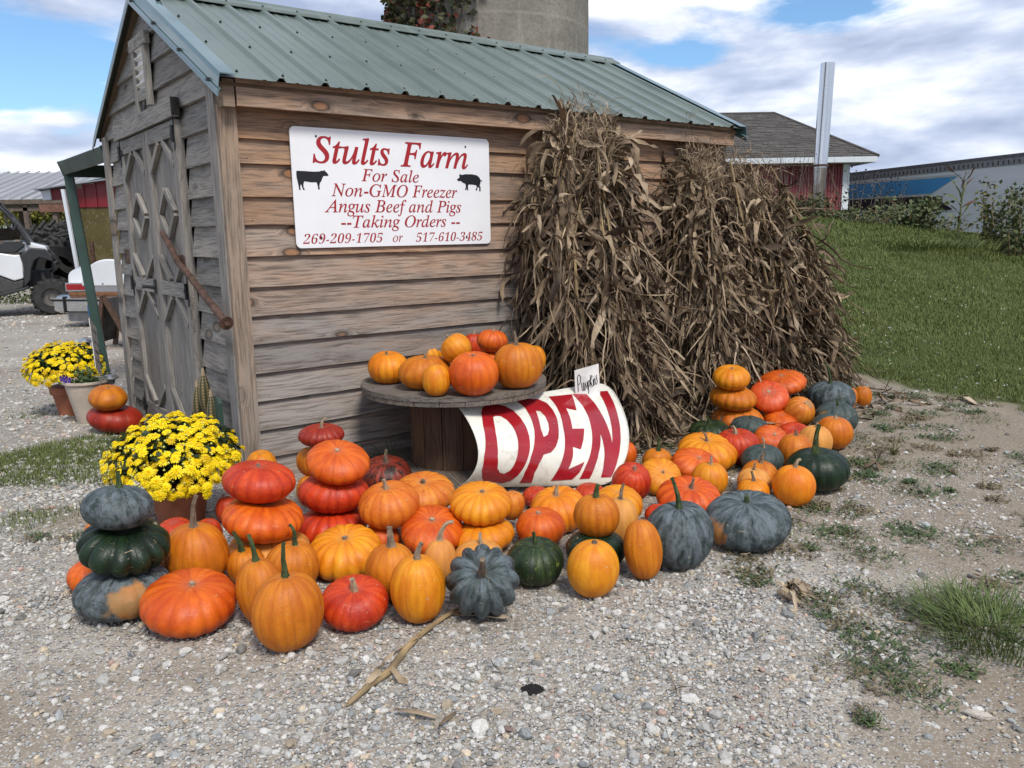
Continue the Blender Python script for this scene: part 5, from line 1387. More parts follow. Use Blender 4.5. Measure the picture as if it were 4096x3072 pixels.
 (3130,1585,3253,1712,.03,'os',30,30,14,.06,.15,(.006,0,0,S_T,.010),'orange squash with a white peeled crown tilted to the right',dict(patch=(.2,.0,.9,.42),pale=True)),
 (3046,1625,3150,1720,G,'ye',0,0,14,.05,.15,None,'yellow orange pumpkin just visible under the turban squash',dict()),
 # on the spool
 (1470,1403,1634,1533,SPZ,'ye',10,-3,14,.05,.20,(.018,.2,160,S_B,.009),'yellow orange pumpkin at the left end of the spool top',dict()),
 (1496,1380,1615,1470,SPZ,'or',8,0,14,.05,.15,None,'orange pumpkin behind the leftmost one on the spool',dict()),
 (1623,1362,1775,1470,SPZ,'ye',12,0,16,.09,.2,(.004,0,0,S_T,.010),'yellow orange ribbed pumpkin at the back of the spool',dict()),
 (1602,1420,1805,1559,SPZ,'or',6,0,16,.025,.14,(.03,.5,160,S_B,.008),'matte orange pumpkin with thin brown stem, second from left on the spool',dict()),
 (1687,1456,1802,1586,SPZ,'ye',-4,0,14,.02,.05,None,'small yellow egg shaped pumpkin at the front rim of the spool',dict(oblong=True)),
 (1794,1405,1991,1581,SPZ,'ro',14,0,16,.025,.14,(.004,0,0,S_B,.012),'warty red orange pumpkin at the front middle of the spool',dict(bumpy=.03)),
 (1766,1335,1891,1448,'88','ye',-10,-38,13,.02,.06,(.02,.4,160,S_B,.008),'yellow oval pumpkin lying on top of the others on the spool',dict()),
 (1855,1333,1940,1430,.57,'rd',0,0,14,.03,.1,(.03,.9,20,S_T,.006),'dull red pumpkin behind the yellow oval on the spool pile',dict()),
 (1890,1402,2000,1510,SPZ,'ro',0,0,14,.04,.1,None,'orange pumpkin mostly hidden beneath the small scarred one on the spool',dict()),
 (1908,1318,2030,1410,'93','ro',6,8,14,.06,.15,(.02,.3,150,S_T,.007),'small orange red pumpkin with a slit scar high on the spool pile',dict()),
 (2080,1380,2184,1500,SPZ,'ye',2,4,14,.03,.12,None,'yellow orange pumpkin at the far right behind the big one on the spool',dict()),
 (1968,1370,2164,1555,SPZ,'or',3,0,17,.03,.12,(.075,.4,165,S_B,.009),'big round dull orange pumpkin with spike stem at the right of the spool',dict()),
 (2085,1945,2205,2030,G,'rd',0,0,14,.04,.1,None,'dark red pumpkin in the shadow below the letter P of the open sign',dict()),
 (2290,1930,2425,2045,G,'rd',0,0,14,.05,.1,None,'red orange pumpkin peeking out below the letter N of the open sign',dict()),
 (860,1985,950,2090,G,'rd',0,0,14,.05,.1,None,'small red pumpkin beside the terracotta pot of the near mum',dict()),
 (360,1538,509,1640,'101','or',10,2,9,.05,.16,(.012,.9,100,S_B,.006),'orange pumpkin on top of the pair by the left shed corner',dict()),
 (366,1614,564,1733,G,'dk',6,8,10,.07,.2,None,'large dark red pumpkin at the bottom of the pair by the left shed corner',dict()),
]
order = list(range(len(PL)))
order.remove(101); order.insert(100, 101)
PKm = {}
class _L(list): pass
PKlist = [None] * len(PL)
for i in order:
    (x0, y0, x1, y1, base, kind, tt, tr, ribs, depth, dimple, stem, label, ex) = PL[i]
    if isinstance(base, str): PK_idx = int(base); PK.append(PKlist[PK_idx]); base_ = str(len(PK) - 1)
    else: base_ = base
    c, a, b, ax = place(i, x0, y0, x1, y1, base_, tt, tr)
    PKlist[i] = PK[-1]
    size_px = (x1 - x0) / 4
    res = 7 if size_px > 40 else 5
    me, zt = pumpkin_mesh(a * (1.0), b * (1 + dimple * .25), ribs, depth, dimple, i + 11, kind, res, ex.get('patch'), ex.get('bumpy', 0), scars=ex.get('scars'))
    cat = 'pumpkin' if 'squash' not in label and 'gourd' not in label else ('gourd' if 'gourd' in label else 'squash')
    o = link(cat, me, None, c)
    q = Vector(ax).to_track_quat('Z', 'Y'); h = (i * 2.39996) % 6.283 if 'patch' not in ex else 0
    if 'patch' in ex: h = -math.atan2(ax[0], -ax[1]) * 0
    o.rotation_mode = 'QUATERNION'
    o.rotation_quaternion = (Vector((0, 0, 1)).rotation_difference(Vector(ax))) @ Matrix.Rotation(h, 3, 'Z').to_quaternion()
    tag(o, label, cat, 'pumpkins and squashes piled for sale')
    if stem:
        f_, bend, az, mt, th = stem
        stem_obj(o, zt, f_, th, bend, rad(az) - h, mt, i, curl=1.2 if 'curled' in label or 'hooked' in label else 0)
    if 'warty' in label or 'muddy' in label:
        q_ = random.Random(i); mb = MB()
        for _ in range(90 if 'warty red' in label else 34):
            az_ = q_.uniform(0, 6.283); ph_ = q_.uniform(-.5, 1.2) if 'warty' in label else q_.uniform(-1.2, -.4); p_ = Vector((math.cos(az_) * math.cos(ph_) * a * .985, math.sin(az_) * math.cos(ph_) * a * .985, b * math.sin(ph_) * .97)); s_ = q_.uniform(.0012, .0032)
            mb.lathe([(s_ * .6, -s_), (s_, 0), (s_ * .5, s_ * .9)], 5, 0, Matrix.Translation(p_))
        w_ = mb.obj('warts', M['stem_tan'], o, True); w_['kind'] = 'stuff'
    if ex.get('ring'):
        mb = MB(); n = 28
        mb.lathe([(.030, zt - .004), (.036, zt + .004), (.040, zt - .002), (.036, zt - .010)], n); mb.obj('ring_scar', M['stem_tan'], o, True)
    if i == 6:
        V, f = ribbon_batch(np.array([[c[0] + .05, c[1] + .10, c[2] + b * .9]]), np.array([[.9, .1, .2]]), np.array([.14]), np.array([.018]), 3, 8, .6, .3, .4, False)
# quick check of interpenetration
if False:
    pass
# ------------------------------------------------------------------ chrysanthemums
def flower_mesh(seed):
    r = random.Random(seed); V = []; F = []; T = []
    for (n, R, z0, z1, w) in ((19, 1.0, .02, .12, .125), (16, .80, .10, .30, .115), (12, .56, .20, .46, .10), (8, .32, .30, .52, .09)):
        for k in range(n):
            a = 2 * math.pi * (k + r.uniform(-.25, .25)) / n; R2 = R * r.uniform(.88, 1.05); c, s = math.cos(a), math.sin(a)
            def P(rr, ww, z): return (c * rr - s * ww, s * rr + c * ww, z)
            b = len(V); zz = z1 + r.uniform(-.08, .08)
            V += [P(.05, -w * .5, z0), P(.05, w * .5, z0), P(R2 * .6, w, zz), P(R2 * .6, -w, zz), P(R2, w * .45, zz - .10), P(R2, -w * .45, zz - .10)]
            F += [(b, b + 1, b + 2, b + 3), (b + 3, b + 2, b + 4, b + 5)]; T += [r.uniform(.2, 1) * (1 - .35 * (R < .6))] * 6
    return mesh_np('flower', np.array(V), np.array(F), False, {'tone': ('FLOAT', np.array(T))}, [M['petal']])
FM = [flower_mesh(i) for i in range(6)]
def leaf_cloud(n, c, R, seed, size, mat, name, parent, loc, zmin=0.0, shell=.6):
    r = np.random.default_rng(seed); d = r.normal(size=(n, 3)); d /= np.linalg.norm(d, axis=1)[:, None]; d[:, 2] = np.abs(d[:, 2]) * 1.0 - zmin
    rad_ = (shell + (1 - shell) * r.random(n))
    P = np.array(c) + d * np.array(R) * rad_[:, None]
    return leaf_quads(P, size, seed, mat, name, parent, loc)
def leaf_quads(P, size, seed, mat, name, parent, loc, droop=.2, aspect=.45):
    r = np.random.default_rng(seed + 9); n = len(P)
    a = r.normal(size=(n, 3)); a[:, 2] = a[:, 2] * .6 - droop; a /= np.linalg.norm(a, axis=1)[:, None]
    b = r.normal(size=(n, 3)); b -= a * np.sum(a * b, axis=1)[:, None]; b /= np.linalg.norm(b, axis=1)[:, None]
    s = (size * r.uniform(.5, 1.25, n))[:, None]; nn = np.cross(a, b)
    V = np.stack([P, P + a * s * .5 + b * s * aspect + nn * s * .08, P + a * s, P + a * s * .5 - b * s * aspect + nn * s * .08], 1).reshape(-1, 3)
    F = np.arange(4 * n).reshape(n, 4)
    me = mesh_np(name, V - np.array(loc), F, False, {'tone': ('FLOAT', np.repeat(r.random(n), 4))}, [mat]); return link(name, me, parent)
def mum(label, ctr, R, h, z0, nf, fr, seed, pot, group='yellow chrysanthemum plants in pots'):
    r = random.Random(seed); root = thing('potted_mum', label, 'potted flowers', ctr, 0, group)
    prof, mt = pot; MB().lathe(prof, 40).obj('pot', M[mt], root, True)
    MB().lathe([(.01, prof[-1][1] - .03), (prof[-1][0] * .95, prof[-1][1] - .03)], 24).obj('soil', M['soil'], root)
    loc = np.array(ctr)
    q = np.random.default_rng(seed)
    # foliage shell + stems
    n = 5200; d = q.normal(size=(n, 3)); d /= np.linalg.norm(d, axis=1)[:, None]; d[:, 2] = d[:, 2] * .62 + .38
    P = loc + np.array([0, 0, z0]) + d * np.array([R, R, h]) * (.45 + .50 * q.random(n))[:, None]
    P[:, 2] = np.maximum(P[:, 2], prof[-1][1] * .8)
    o = leaf_quads(P, .034, seed, M['mumleaf'], 'foliage', root, loc); o['kind'] = 'stuff'
    mb = MB(); st = []
    k = 0; pts = []
    gold = 2.399963
    tries = 0
    while k < nf and tries < 6000:
        tries += 1
        t = (tries * .618034) % 1; el = math.asin(-.32 + 1.32 * t) if t < 1 else 1; az = r.uniform(0, 6.283)
        dx, dy, dz = math.cos(el) * math.cos(az), math.cos(el) * math.sin(az), math.sin(el)
        if dy > .30: continue
        rr = r.uniform(.90, 1.09); p = (dx * R * rr, dy * R * rr, z0 + dz * h * rr)
        size = fr * r.uniform(.6, 1.25)
        if any((p[0] - s[0]) ** 2 + (p[1] - s[1]) ** 2 + (p[2] - s[2]) ** 2 < (size * 1.12) ** 2 for s in pts): continue
        pts.append(p); N = Vector((dx / R, dy / R, dz / h)).normalized() + Vector((r.uniform(-.3, .3), r.uniform(-.3, .3), .45)); N.normalize()
        o = link('flower', FM[r.randrange(6)], root, p); o.rotation_mode = 'QUATERNION'; o.rotation_quaternion = N.to_track_quat('Z', 'Y') @ Matrix.Rotation(r.uniform(0, 6), 3, 'Z').to_quaternion(); o.scale = (size,) * 3
        b = Vector((p[0] * .35, p[1] * .35, z0 + (p[2] - z0) * .3)); e = Vector(p); mb.tube([tuple(b), tuple((b + e) / 2 + Vector((0, 0, .02))), tuple(e)], .0012, 4, cap=False)
        k += 1
    bd = MB()
    for _ in range(int(nf * .6)):
        el = math.asin(r.uniform(-.2, 1)); az = r.uniform(3.0, 6.4); rr = r.uniform(.95, 1.1)
        p = (math.cos(el) * math.cos(az) * R * rr, math.cos(el) * math.sin(az) * R * rr, z0 + math.sin(el) * h * rr)
        bd.lathe([(.002, -.005), (.006, 0), (.002, .006)], 6, 0, Matrix.Translation(p))
    o = bd.obj('buds', M['bud'], root, True); o['kind'] = 'stuff'
    o = mb.obj('stems', M['mumleaf'], root); a = o.data.attributes.new('tone', 'FLOAT', 'POINT'); a.data.foreach_set('value', [.7] * len(o.data.vertices)); o['kind'] = 'stuff'
    return root
tc_pot = ([(.11, 0), (.15, .19), (.155, .19), (.168, .195), (.17, .235), (.155, .24), (.14, .22)], 'terracotta')
p = zpl(712, 2080)
mum('big round yellow mum in a terracotta pot beside the shed corner post', p + np.array([.02, 0, 0]), .285, .225, .265, 270, .027, 3, ([(.10, 0), (.13, .15), (.145, .155), (.147, .20), (.13, .20)], 'terracotta'))
p = zpl(288, 1655)
mum('yellow mum in a tall terracotta pot standing behind the whitewashed planter', p, .265, .195, .34, 225, .0265, 8, ([(.085, 0), (.115, .16), (.13, .165), (.135, .22), (.12, .22)], 'terracotta'))
# whitewashed planter with pansy
p = zpl(365, 1688); zt = .29
pl_ = thing('planter', 'tall whitewashed clay planter holding a fading purple pansy', 'planter', p)
MB().lathe([(.085, 0), (.145, zt), (.158, zt + .005), (.158, zt + .02), (.14, zt + .02), (.13, zt - .02)], 40).obj('pot', M['whitepot'], pl_, True)
MB().lathe([(.01, zt - .01), (.145, zt - .01)], 24).obj('soil', M['soil'], pl_)
q = np.random.default_rng(4); n = 260; P = p + np.array([0, 0, zt]) + q.normal(0, 1, (n, 3)) * np.array([.06, .05, .035]) + np.array([-.01, 0, .03])
o = leaf_quads(P, .03, 5, M['weed'], 'foliage', pl_, p); o['kind'] = 'stuff'
pm = leafm('pansy_purple', (.035, .015, .16), (.09, .04, .34), .6, 20); F = []; V = []
for k in range(5):
    a = 2 * math.pi * k / 5; b = len(V)
    for t in (-.5, -.25, 0, .25, .5): V.append((math.cos(a + t) * .026, -.01 + .004 * abs(t), math.sin(a + t) * .026))
    V.append((0, 0, 0)); F += [(b + 5, b + j, b + j + 1) for j in range(4)]
me = mesh_np('flower', np.array(V), np.array(F), False, {'tone': ('FLOAT', np.full(len(V), .5))}, [pm]); link('flower', me, pl_, (-.09, -.13, zt + .055)); link('flower', me, pl_, (-.07, -.12, zt + .045), (0, .9, .3))
# white hand lettered card on wire legs, seen almost edge on
cd = thing('garden_card', 'white card on wire legs above the planter seen nearly edge on', 'sign', ypl(372, 1400, 5.35))
a, b, c_, d_ = (ypl(x, y, yy) for x, y, yy in ((357, 1272, 5.20), (386, 1312, 5.75), (408, 1507, 5.75), (384, 1470, 5.20)))
lo = np.array(cd.location)
mb = MB(); V = [a - lo, b - lo, c_ - lo, d_ - lo]; nrm = np.cross(b - a, d_ - a); nrm /= np.linalg.norm(nrm)
V2 = [v + nrm * .004 for v in V]; mb.add(V + V2, [(0, 1, 2, 3), (7, 6, 5, 4), (0, 4, 5, 1), (1, 5, 6, 2), (2, 6, 7, 3), (3, 7, 4, 0)]); mb.obj('card', M['white_plastic'], cd)
mb = MB()
for t in (.35, .7):
    e = d_ + (c_ - d_) * t - lo; g_ = e.copy(); g_[2] = -lo[2] + .28; mb.tube([tuple(e), tuple(g_)], .002, 5)
mb.obj('wire_leg', M['galv'], cd)
mb = MB(); rr = random.Random(4)
nn = nrm if nrm @ (np.array([0, 0, 1.3]) - a) > 0 else -nrm
for (u0, v0, uu, vv) in ((.2, .18, .6, .12), (.15, .42, .7, .1), (.2, .62, .5, .1), (.15, .82, .6, .08)):
    pts = [a + (b - a) * (u0 + uu * k / 12) + (d_ - a) * (v0 + vv * math.sin(k * 2.1 + v0 * 9) * .35) + nn * (.006 if nn @ nrm > 0 else .003) - lo for k in range(13)]
    mb.tube([tuple(x) for x in pts], .0009, 4)
mb.obj('handwriting', M['sign_black'], cd)
# solar path lights
def solar(px, py, z, label, seed, y):
    p = ypl(px, py, y); g_ = np.array([p[0], p[1], 0]); t = thing('solar_light', label, 'garden light', g_); h = p[2]
    MB().lathe([(.055, h - .012), (.060, h - .006), (.035, h + .018), (.028, h + .02)], 28).obj('cap', M['galv'], t, True)
    MB().lathe([(.002, h + .0205), (.022, h + .0205), (.022, h + .0215), (.002, h + .0215)], 4).obj('solar_cell', M['sign_black'], t)
    MB().lathe([(.024, h - .05), (.034, h - .012)], 16).obj('lens', simple('smoky_plastic', (.18, .19, .19), .15), t, True)
    MB().tube([(0, 0, 0), (0, 0, h - .05)], .008, 8).obj('stake', M['galv'], t)
solar(441, 1508, 0, 'stainless solar light standing behind the pair of pumpkins', 1, 5.75)
solar(342, 1362, 0, 'stainless solar light poking up behind the back yellow mum', 2, 6.3)
# near-wall ornament: three carved corn cobs with green husk
orn = thing('corn_ornament', 'hanging ornament of three striped corn cobs with green metal husks', 'ornament', wl(-.04, .25, .30), SHED_ROT)
cobm = NT('cob_kernels'); v = cobm.coord('Object', (1, 1, 1), False); at_ = cobm.attr('tone')
wv = cobm.n('ShaderNodeSeparateXYZ'); cobm.l(v, wv.inputs[0])
row = cobm.math('FRACT', cobm.math('MULTIPLY', wv.outputs[2], 62.0))
kc = cobm.ramp(row, [(.0, (.05, .03, .018)), (.2, (.25, .18, .085)), (.75, (.30, .235, .12)), (.95, (.05, .03, .018))])
cc = cobm.mix(cobm.ramp(at_, [(.45, 0), (.55, 1)]), (.055, .06, .025), kc); M['cob'] = cobm.done(cc, .45, 0, cobm.bump(row, .004, .6))
for (y, z0, z1, lab) in ((.47, .27, .49, 0), (.335, .36, .575, 1), (.225, .23, .475, 2)):
    n = 28; m = 22; V = []; T = []
    for j in range(m + 1):
        t = j / m; r_ = .036 * math.sin(math.pi * min(1, .06 + .90 * t)) ** .65 * (1 - .25 * t)
        for k in range(n):
            a_ = 2 * math.pi * k / n; st_ = (k // 2) % 2
            V.append((-.055 + r_ * math.cos(a_) * (1 + .06 * st_), y - .25 + r_ * math.sin(a_) * (1 + .06 * st_), z0 - .30 + (z1 - z0) * t)); T.append(st_)
    F = [(j * n + k, j * n + (k + 1) % n, (j + 1) * n + (k + 1) % n, (j + 1) * n + k) for j in range(m) for k in range(n)]
    me = mesh_np('cob', np.array(V), np.array(F), True, {'tone': ('FLOAT', np.array(T))}, [M['cob']]); link('cob', me, orn)
    MB().tube([(-.055, y - .25, z1 - .31), (-.055, y - .25, z1 - .27)], [.012, .006], 8).obj('cob_tip', M['stem_tan'], orn, True)
hm = simple('green_husk_metal', (.028, .065, .048), .5, .0, .25, 8)
for (y, w_, z0, z1) in ((.165, .04, .22, .47), (.385, .025, .20, .36)):
    mb = MB(); mb.prism([(y - .25 - w_, z1 - .33), (y - .25 - w_ * .3, z1 - .30), (y - .25 + w_ * .6, z1 - .31), (y - .25 + w_, z1 - .38), (y - .25 + w_, z0 - .28), (y - .25, z0 - .31), (y - .25 - w_, z0 - .28)], 0, -.05, -.03)
    mb.obj('husk', hm, orn)
# small hand lettered pumpkins card
pc_ = [ypl(x, y, yy) for x, y, yy in ((2298, 1482, 4.42), (2394, 1455, 4.48), (2402, 1600, 4.48), (2304, 1630, 4.42))]
lo = pc_[3].copy(); lo[2] = 0
ps = thing('pumpkins_card', 'small white card hand lettered Pumpkins sticking up behind the open sign', 'sign', lo)
nrm = np.cross(pc_[1] - pc_[0], pc_[3] - pc_[0]); nrm /= np.linalg.norm(nrm)
if nrm @ (O3 - pc_[0]) < 0: nrm = -nrm
mb = MB(); V = [q_ - lo for q_ in pc_]; mb.add(V + [v_ - nrm * .003 for v_ in V], [(0, 1, 2, 3), (7, 6, 5, 4), (0, 4, 5, 1), (1, 5, 6, 2), (2, 6, 7, 3), (3, 7, 4, 0)]); mb.obj('card', M['white_plastic'], ps)
MB().tube([tuple((pc_[2] + pc_[3]) / 2 - lo), ((pc_[2][0] + pc_[3][0]) / 2 - lo[0], (pc_[2][1] + pc_[3][1]) / 2 - lo[1], 0)], .004, 6).obj('stake', M['galv'], ps)
def hand(strokes, scale_y=1.0):
    mb = MB(); U = pc_[1] - pc_[0]; D_ = (pc_[3] - pc_[0]) * .62
    for S_ in strokes:
        pts = [tuple(pc_[0] + U * x + D_ * y + nrm * .002 - lo) for x, y in S_]; mb.tube(pts, .0022, 5)
    return mb.obj('handwriting', M['sign_black'], ps)
hand([[(.12, .95), (.10, .30)], [(.10, .32), (.16, .22), (.24, .34), (.22, .58), (.12, .66)],
      [(.27, .62), (.28, .95), (.34, .95), (.35, .62)], [(.35, .62), (.36, .98)],
      [(.40, .98), (.41, .64), (.46, .90), (.50, .62), (.52, .98)], [(.545, 1.2), (.535, .62)], [(.535, .66), (.59, .58), (.61, .76), (.55, .88)],
      [(.645, .92), (.63, .38)], [(.70, .40), (.64, .66), (.71, .92)], [(.745, .60), (.75, .88)], [(.742, .48), (.744, .51)], [(.785, .88), (.78, .60)], [(.78, .66), (.82, .56), (.845, .86)],
      [(.90, .46), (.875, .52), (.90, .64), (.915, .76), (.88, .86)]])
# ------------------------------------------------------------------ litter on the gravel
def litter(name, pts, width, label, seed, tone=.8, cat='corn leaf', curl=.3, thick=None):
    q = np.random.default_rng(seed); P = [zpl(*p_) for p_ in pts]; lo = P[0].copy(); V = []
    m = len(P); side_prev = None
    for k, p_ in enumerate(P):
        d = P[min(k + 1, m - 1)] - P[max(k - 1, 0)]; d /= np.linalg.norm(d); s = np.array([-d[1], d[0], 0.]); w = width * (math.sin(math.pi * (.08 + .84 * k / (m - 1))) ** .5)
        z = .012 + q.uniform(0, .012)
        V += [p_ - s * w + [0, 0, z + w * .5], p_ + [0, 0, z], p_ + s * w + [0, 0, z + w * .35]]
    F = []
    for k in range(m - 1):
        b = 3 * k; F += [(b, b + 1, b + 4, b + 3), (b + 1, b + 2, b + 5, b + 4)]
    me = mesh_np(name, np.array(V) - lo, np.array(F), True, {'tone': ('FLOAT', np.full(len(V), tone))}, [M['corn']])
    o = link(name, me, None, lo); s_ = o.modifiers.new('thick', 'SOLIDIFY'); s_.thickness = .0012; return tag(o, label, cat)
P = [zpl(*q_) for q_ in ((1392, 2835), (1470, 2765), (1560, 2700), (1625, 2610), (1680, 2555), (1760, 2495), (1830, 2450))]
st = thing('corn_stalk', 'long dry corn stalk lying on the gravel in front of the pile', 'corn stalk', P[0])
mb = MB(); mb.tube([tuple(p_ - P[0] + np.array([0, 0, .014])) for p_ in P], [.006, .010, .012, .010, .009, .008, .006], 8); mb.obj('stem', M['stalk'], st, True)
for a_, b_, w_, s_ in (((1560, 2700), (1650, 2760), .012, 1), ((1680, 2560), (1600, 2640), .012, 2), ((1470, 2765), (1580, 2680), .014, 3)):
    A = zpl(*a_); B = zpl(*b_); V, f = ribbon_batch(np.array([A + [0, 0, .02]]), np.array([(B - A) / np.linalg.norm(B - A)]), np.array([np.linalg.norm(B - A)]), np.array([w_]), s_, 8, .05, .12, .5, False)
    me = mesh_np('leaf', V[0] - P[0], f, True, {'tone': ('FLOAT', np.full(len(V[0]), .75))}, [M['corn']]); link('leaf', me, st)
litter('dry_leaf', [(1812, 2470), (1860, 2480), (1920, 2485), (1980, 2492), (2035, 2488)], .020, 'broad flat dry corn leaf in front of the fluted squash', 3, .85)
litter('dry_leaf', [(1590, 2870), (1650, 2878), (1700, 2885), (1750, 2895)], .012, 'small curled dry leaf piece below the long corn stalk', 5, .75)
litter('dry_leaf', [(1760, 2925), (1790, 2900), (1825, 2870)], .008, 'thin dark dry leaf strip right of the curled piece', 6, .45)
litter('dry_leaf', [(3460, 1885), (3500, 1870), (3520, 1890)], .03, 'crumpled brown leaf by the right edge of the pumpkin pile', 7, .35)
litter('dry_leaf', [(3830, 1600), (3860, 1605), (3900, 1625)], .03, 'pale torn husk lying at the edge of the lawn', 8, 1.0)
litter('dry_leaf', [(3560, 1720), (3600, 1715), (3640, 1722)], .012, 'grey leaf scrap on the bare dirt below the lawn edge', 9, .6)
litter('maple_leaf', [(3960, 2175), (3985, 2165), (4010, 2180)], .02, 'reddish fallen leaf on the weedy gravel at the right', 10, .5, 'leaf')
hp = zpl(3180, 2410); hk = thing('corn_husk', 'loose dry corn husk with frayed leaves lying on the right gravel', 'corn husk', hp)
q = np.random.default_rng(8); n = 16; P0 = np.tile(zpl(3150, 2365) + [0, 0, .03], (n, 1)) + q.normal(0, .008, (n, 3)); tgt = np.array([zpl(3215 + q.uniform(-70, 45), 2455 + q.uniform(-40, 30)) for _ in range(n)])
D = tgt - P0; D[:, 2] = q.uniform(0, .03, n); Ln = np.linalg.norm(D, axis=1) * q.uniform(.6, 1.2, n); D /= np.linalg.norm(D, axis=1)[:, None]
V, f = ribbon_batch(P0, D, Ln, q.uniform(.004, .013, n), 6, 8, .25, .3, .6, False)
for k in range(n):
    me = mesh_np('leaf', V[k] - hp, f, True, {'tone': ('FLOAT', np.full(V.shape[1], q.uniform(.7, 1.0)))}, [M['corn']]); link('leaf', me, hk)
MB().tube([(-.045, .04, .02), (-.035, .02, .035), (-.015, -.02, .03), (.0, -.05, .02)], [.010, .016, .013, .004], 8).obj('butt', M['stem_tan'], hk, True)
q = random.Random(5); mb = MB(); c0_ = zpl(2130, 2765)
for k in range(190):
    a_ = q.uniform(0, 6.28); d_ = .026 * math.sqrt(q.random()); s_ = q.uniform(.002, .006); mb.lathe([(s_ * .3, -s_ * .5), (s_, 0), (s_ * .3, s_ * .7)], 5, 0, Matrix.Translation((math.cos(a_) * d_ * 1.2, math.sin(a_) * d_, .006)))
o = mb.obj('soil_clump', simple('wet_soil', (.012, .010, .009), .9), None, False, 0, c0_); tag(o, 'small patch of black soil in the middle of the front gravel', 'soil')
# straw stems and twigs scattered in the dirt
q = np.random.default_rng(77); n = 420; y = q.uniform(1.8, 7, n); x = y * q.uniform(-.62, .64, n); k = ~under_shed(x, y) & ((x > .4) | (q.random(n) < .25)); x, y = x[k], y[k]; n = len(x)
P0 = np.stack([x, y, gz(x, y) + .012], 1); a_ = q.uniform(0, 6.28, n); D = np.stack([np.cos(a_), np.sin(a_), q.uniform(-.05, .12, n)], 1)
V, f = ribbon_batch(P0, D, q.uniform(.03, .14, n), q.uniform(.0008, .003, n), 12, 5, .03, .25, .3, False)
o = merged(V, f, 'straw_litter', M['corn'], np.clip(q.normal(.7, .2, n), 0, 1), None, (0, 0, 0)); tag(o, 'thin bits of straw and stem scattered on the ground', None, None, 'stuff')
# ------------------------------------------------------------------ green lean-to frame behind the shed
gm_ = simple('dark_green_paint', (.028, .062, .050), .45, 0, .2, 6)
gf = thing('green_canopy', 'dark green steel post and beam canopy attached behind the shed', 'canopy', C0, SHED_ROT)
def loc(p): r = np.array(p) - C0; return (float(r @ W1), float(r @ W2), float(r[2]))
pt = ypl(268, 668, 6.9); pb = ypl(392, 1330, 6.9); k = pb[2] / (pt[2] - pb[2]); pb2 = pb + (pb - pt) * k
def sqtube(a, b, w, name):
    mb = MB(); a, b = Vector(loc(a)), Vector(loc(b)); d = (b - a).normalized(); s = d.cross(Vector((.3, 1, .1))).normalized(); t = d.cross(s)
    V = [p + s * i * w + t * j * w for p in (a, b) for i, j in ((-1, -1), (1, -1), (1, 1), (-1, 1))]
    mb.add(V, [(0, 1, 2, 3), (7, 6, 5, 4)] + [(k_, (k_ + 1) % 4, 4 + (k_ + 1) % 4, 4 + k_) for k_ in range(4)]); return mb.obj(name, gm_, gf, bevel=.004)
sqtube(pb2, pt + [0, 0, .02], .035, 'post')
cor = wl(.02, 2.56, 1.93)
sqtube(pt, cor, .055, 'beam')
far = pt + W1 * 3.2 + [0, 0, .0]; farc = wl(3.0, 2.56, 1.93)
sqtube(pt - [0, 0, .03], far, .05, 'beam'); sqtube(far, farc, .05, 'beam')
sqtube(far - [0, 0, 0], np.array([far[0], far[1], 0]), .035, 'post')
mb = MB(); V = [loc(q_ + np.array([0, 0, .05])) for q_ in (pt, far, farc, cor)]; mb.add(V + [(a, b, c + .01) for a, b, c in V], [(0, 1, 2, 3), (7, 6, 5, 4), (0, 4, 5, 1), (1, 5, 6, 2), (2, 6, 7, 3), (3, 7, 4, 0)]); mb.obj('roof_panel', M['roof_under'], gf)

# ------------------------------------------------------------------ sandwich board
ab = zpl(430, 1398); af = thing('sandwich_board', 'brown framed sandwich board seen edge on behind the shed corner', 'sandwich board', ab, rad(4))
ap = ypl(413, 1182, ab[1]); ah = ap[2]; fw = simple('brown_stained_frame', (.075, .040, .022), .5, 0, .4, 20); db = simple('chalkboard', (.03, .028, .026), .6)
for (sx, nm) in ((-.125, 'a'), (.29, 'b')):
    x0 = float(ap[0] - ab[0]); dx = sx
    for y in (-.02, .5):
        mb = MB(); a = Vector((x0, y, ah)); b = Vector((x0 + dx, y, 0)); d = (b - a).normalized(); s = Vector((0, 1, 0)); t = d.cross(s)
        V = [p + s * i * .03 + t * j * .022 for p in (a, b) for i, j in ((-1, -1), (1, -1), (1, 1), (-1, 1))]
        mb.add(V, [(0, 1, 2, 3), (7, 6, 5, 4)] + [(k_, (k_ + 1) % 4, 4 + (k_ + 1) % 4, 4 + k_) for k_ in range(4)]); mb.obj('leg', fw, af)
    mb = MB(); a = Vector((x0 + dx * .08, 0, ah * .92)); b = Vector((x0 + dx * .88, 0, ah * .12)); o_ = .018 * (1 if sx > 0 else -1)
    V = [a, a + Vector((0, .48, 0)), b + Vector((0, .48, 0)), b]; V += [v + Vector((o_, 0, .006)) for v in V]
    mb.add(V, [(0, 1, 2, 3), (7, 6, 5, 4), (0, 4, 5, 1), (1, 5, 6, 2), (2, 6, 7, 3), (3, 7, 4, 0)]); mb.obj('board', db, af)

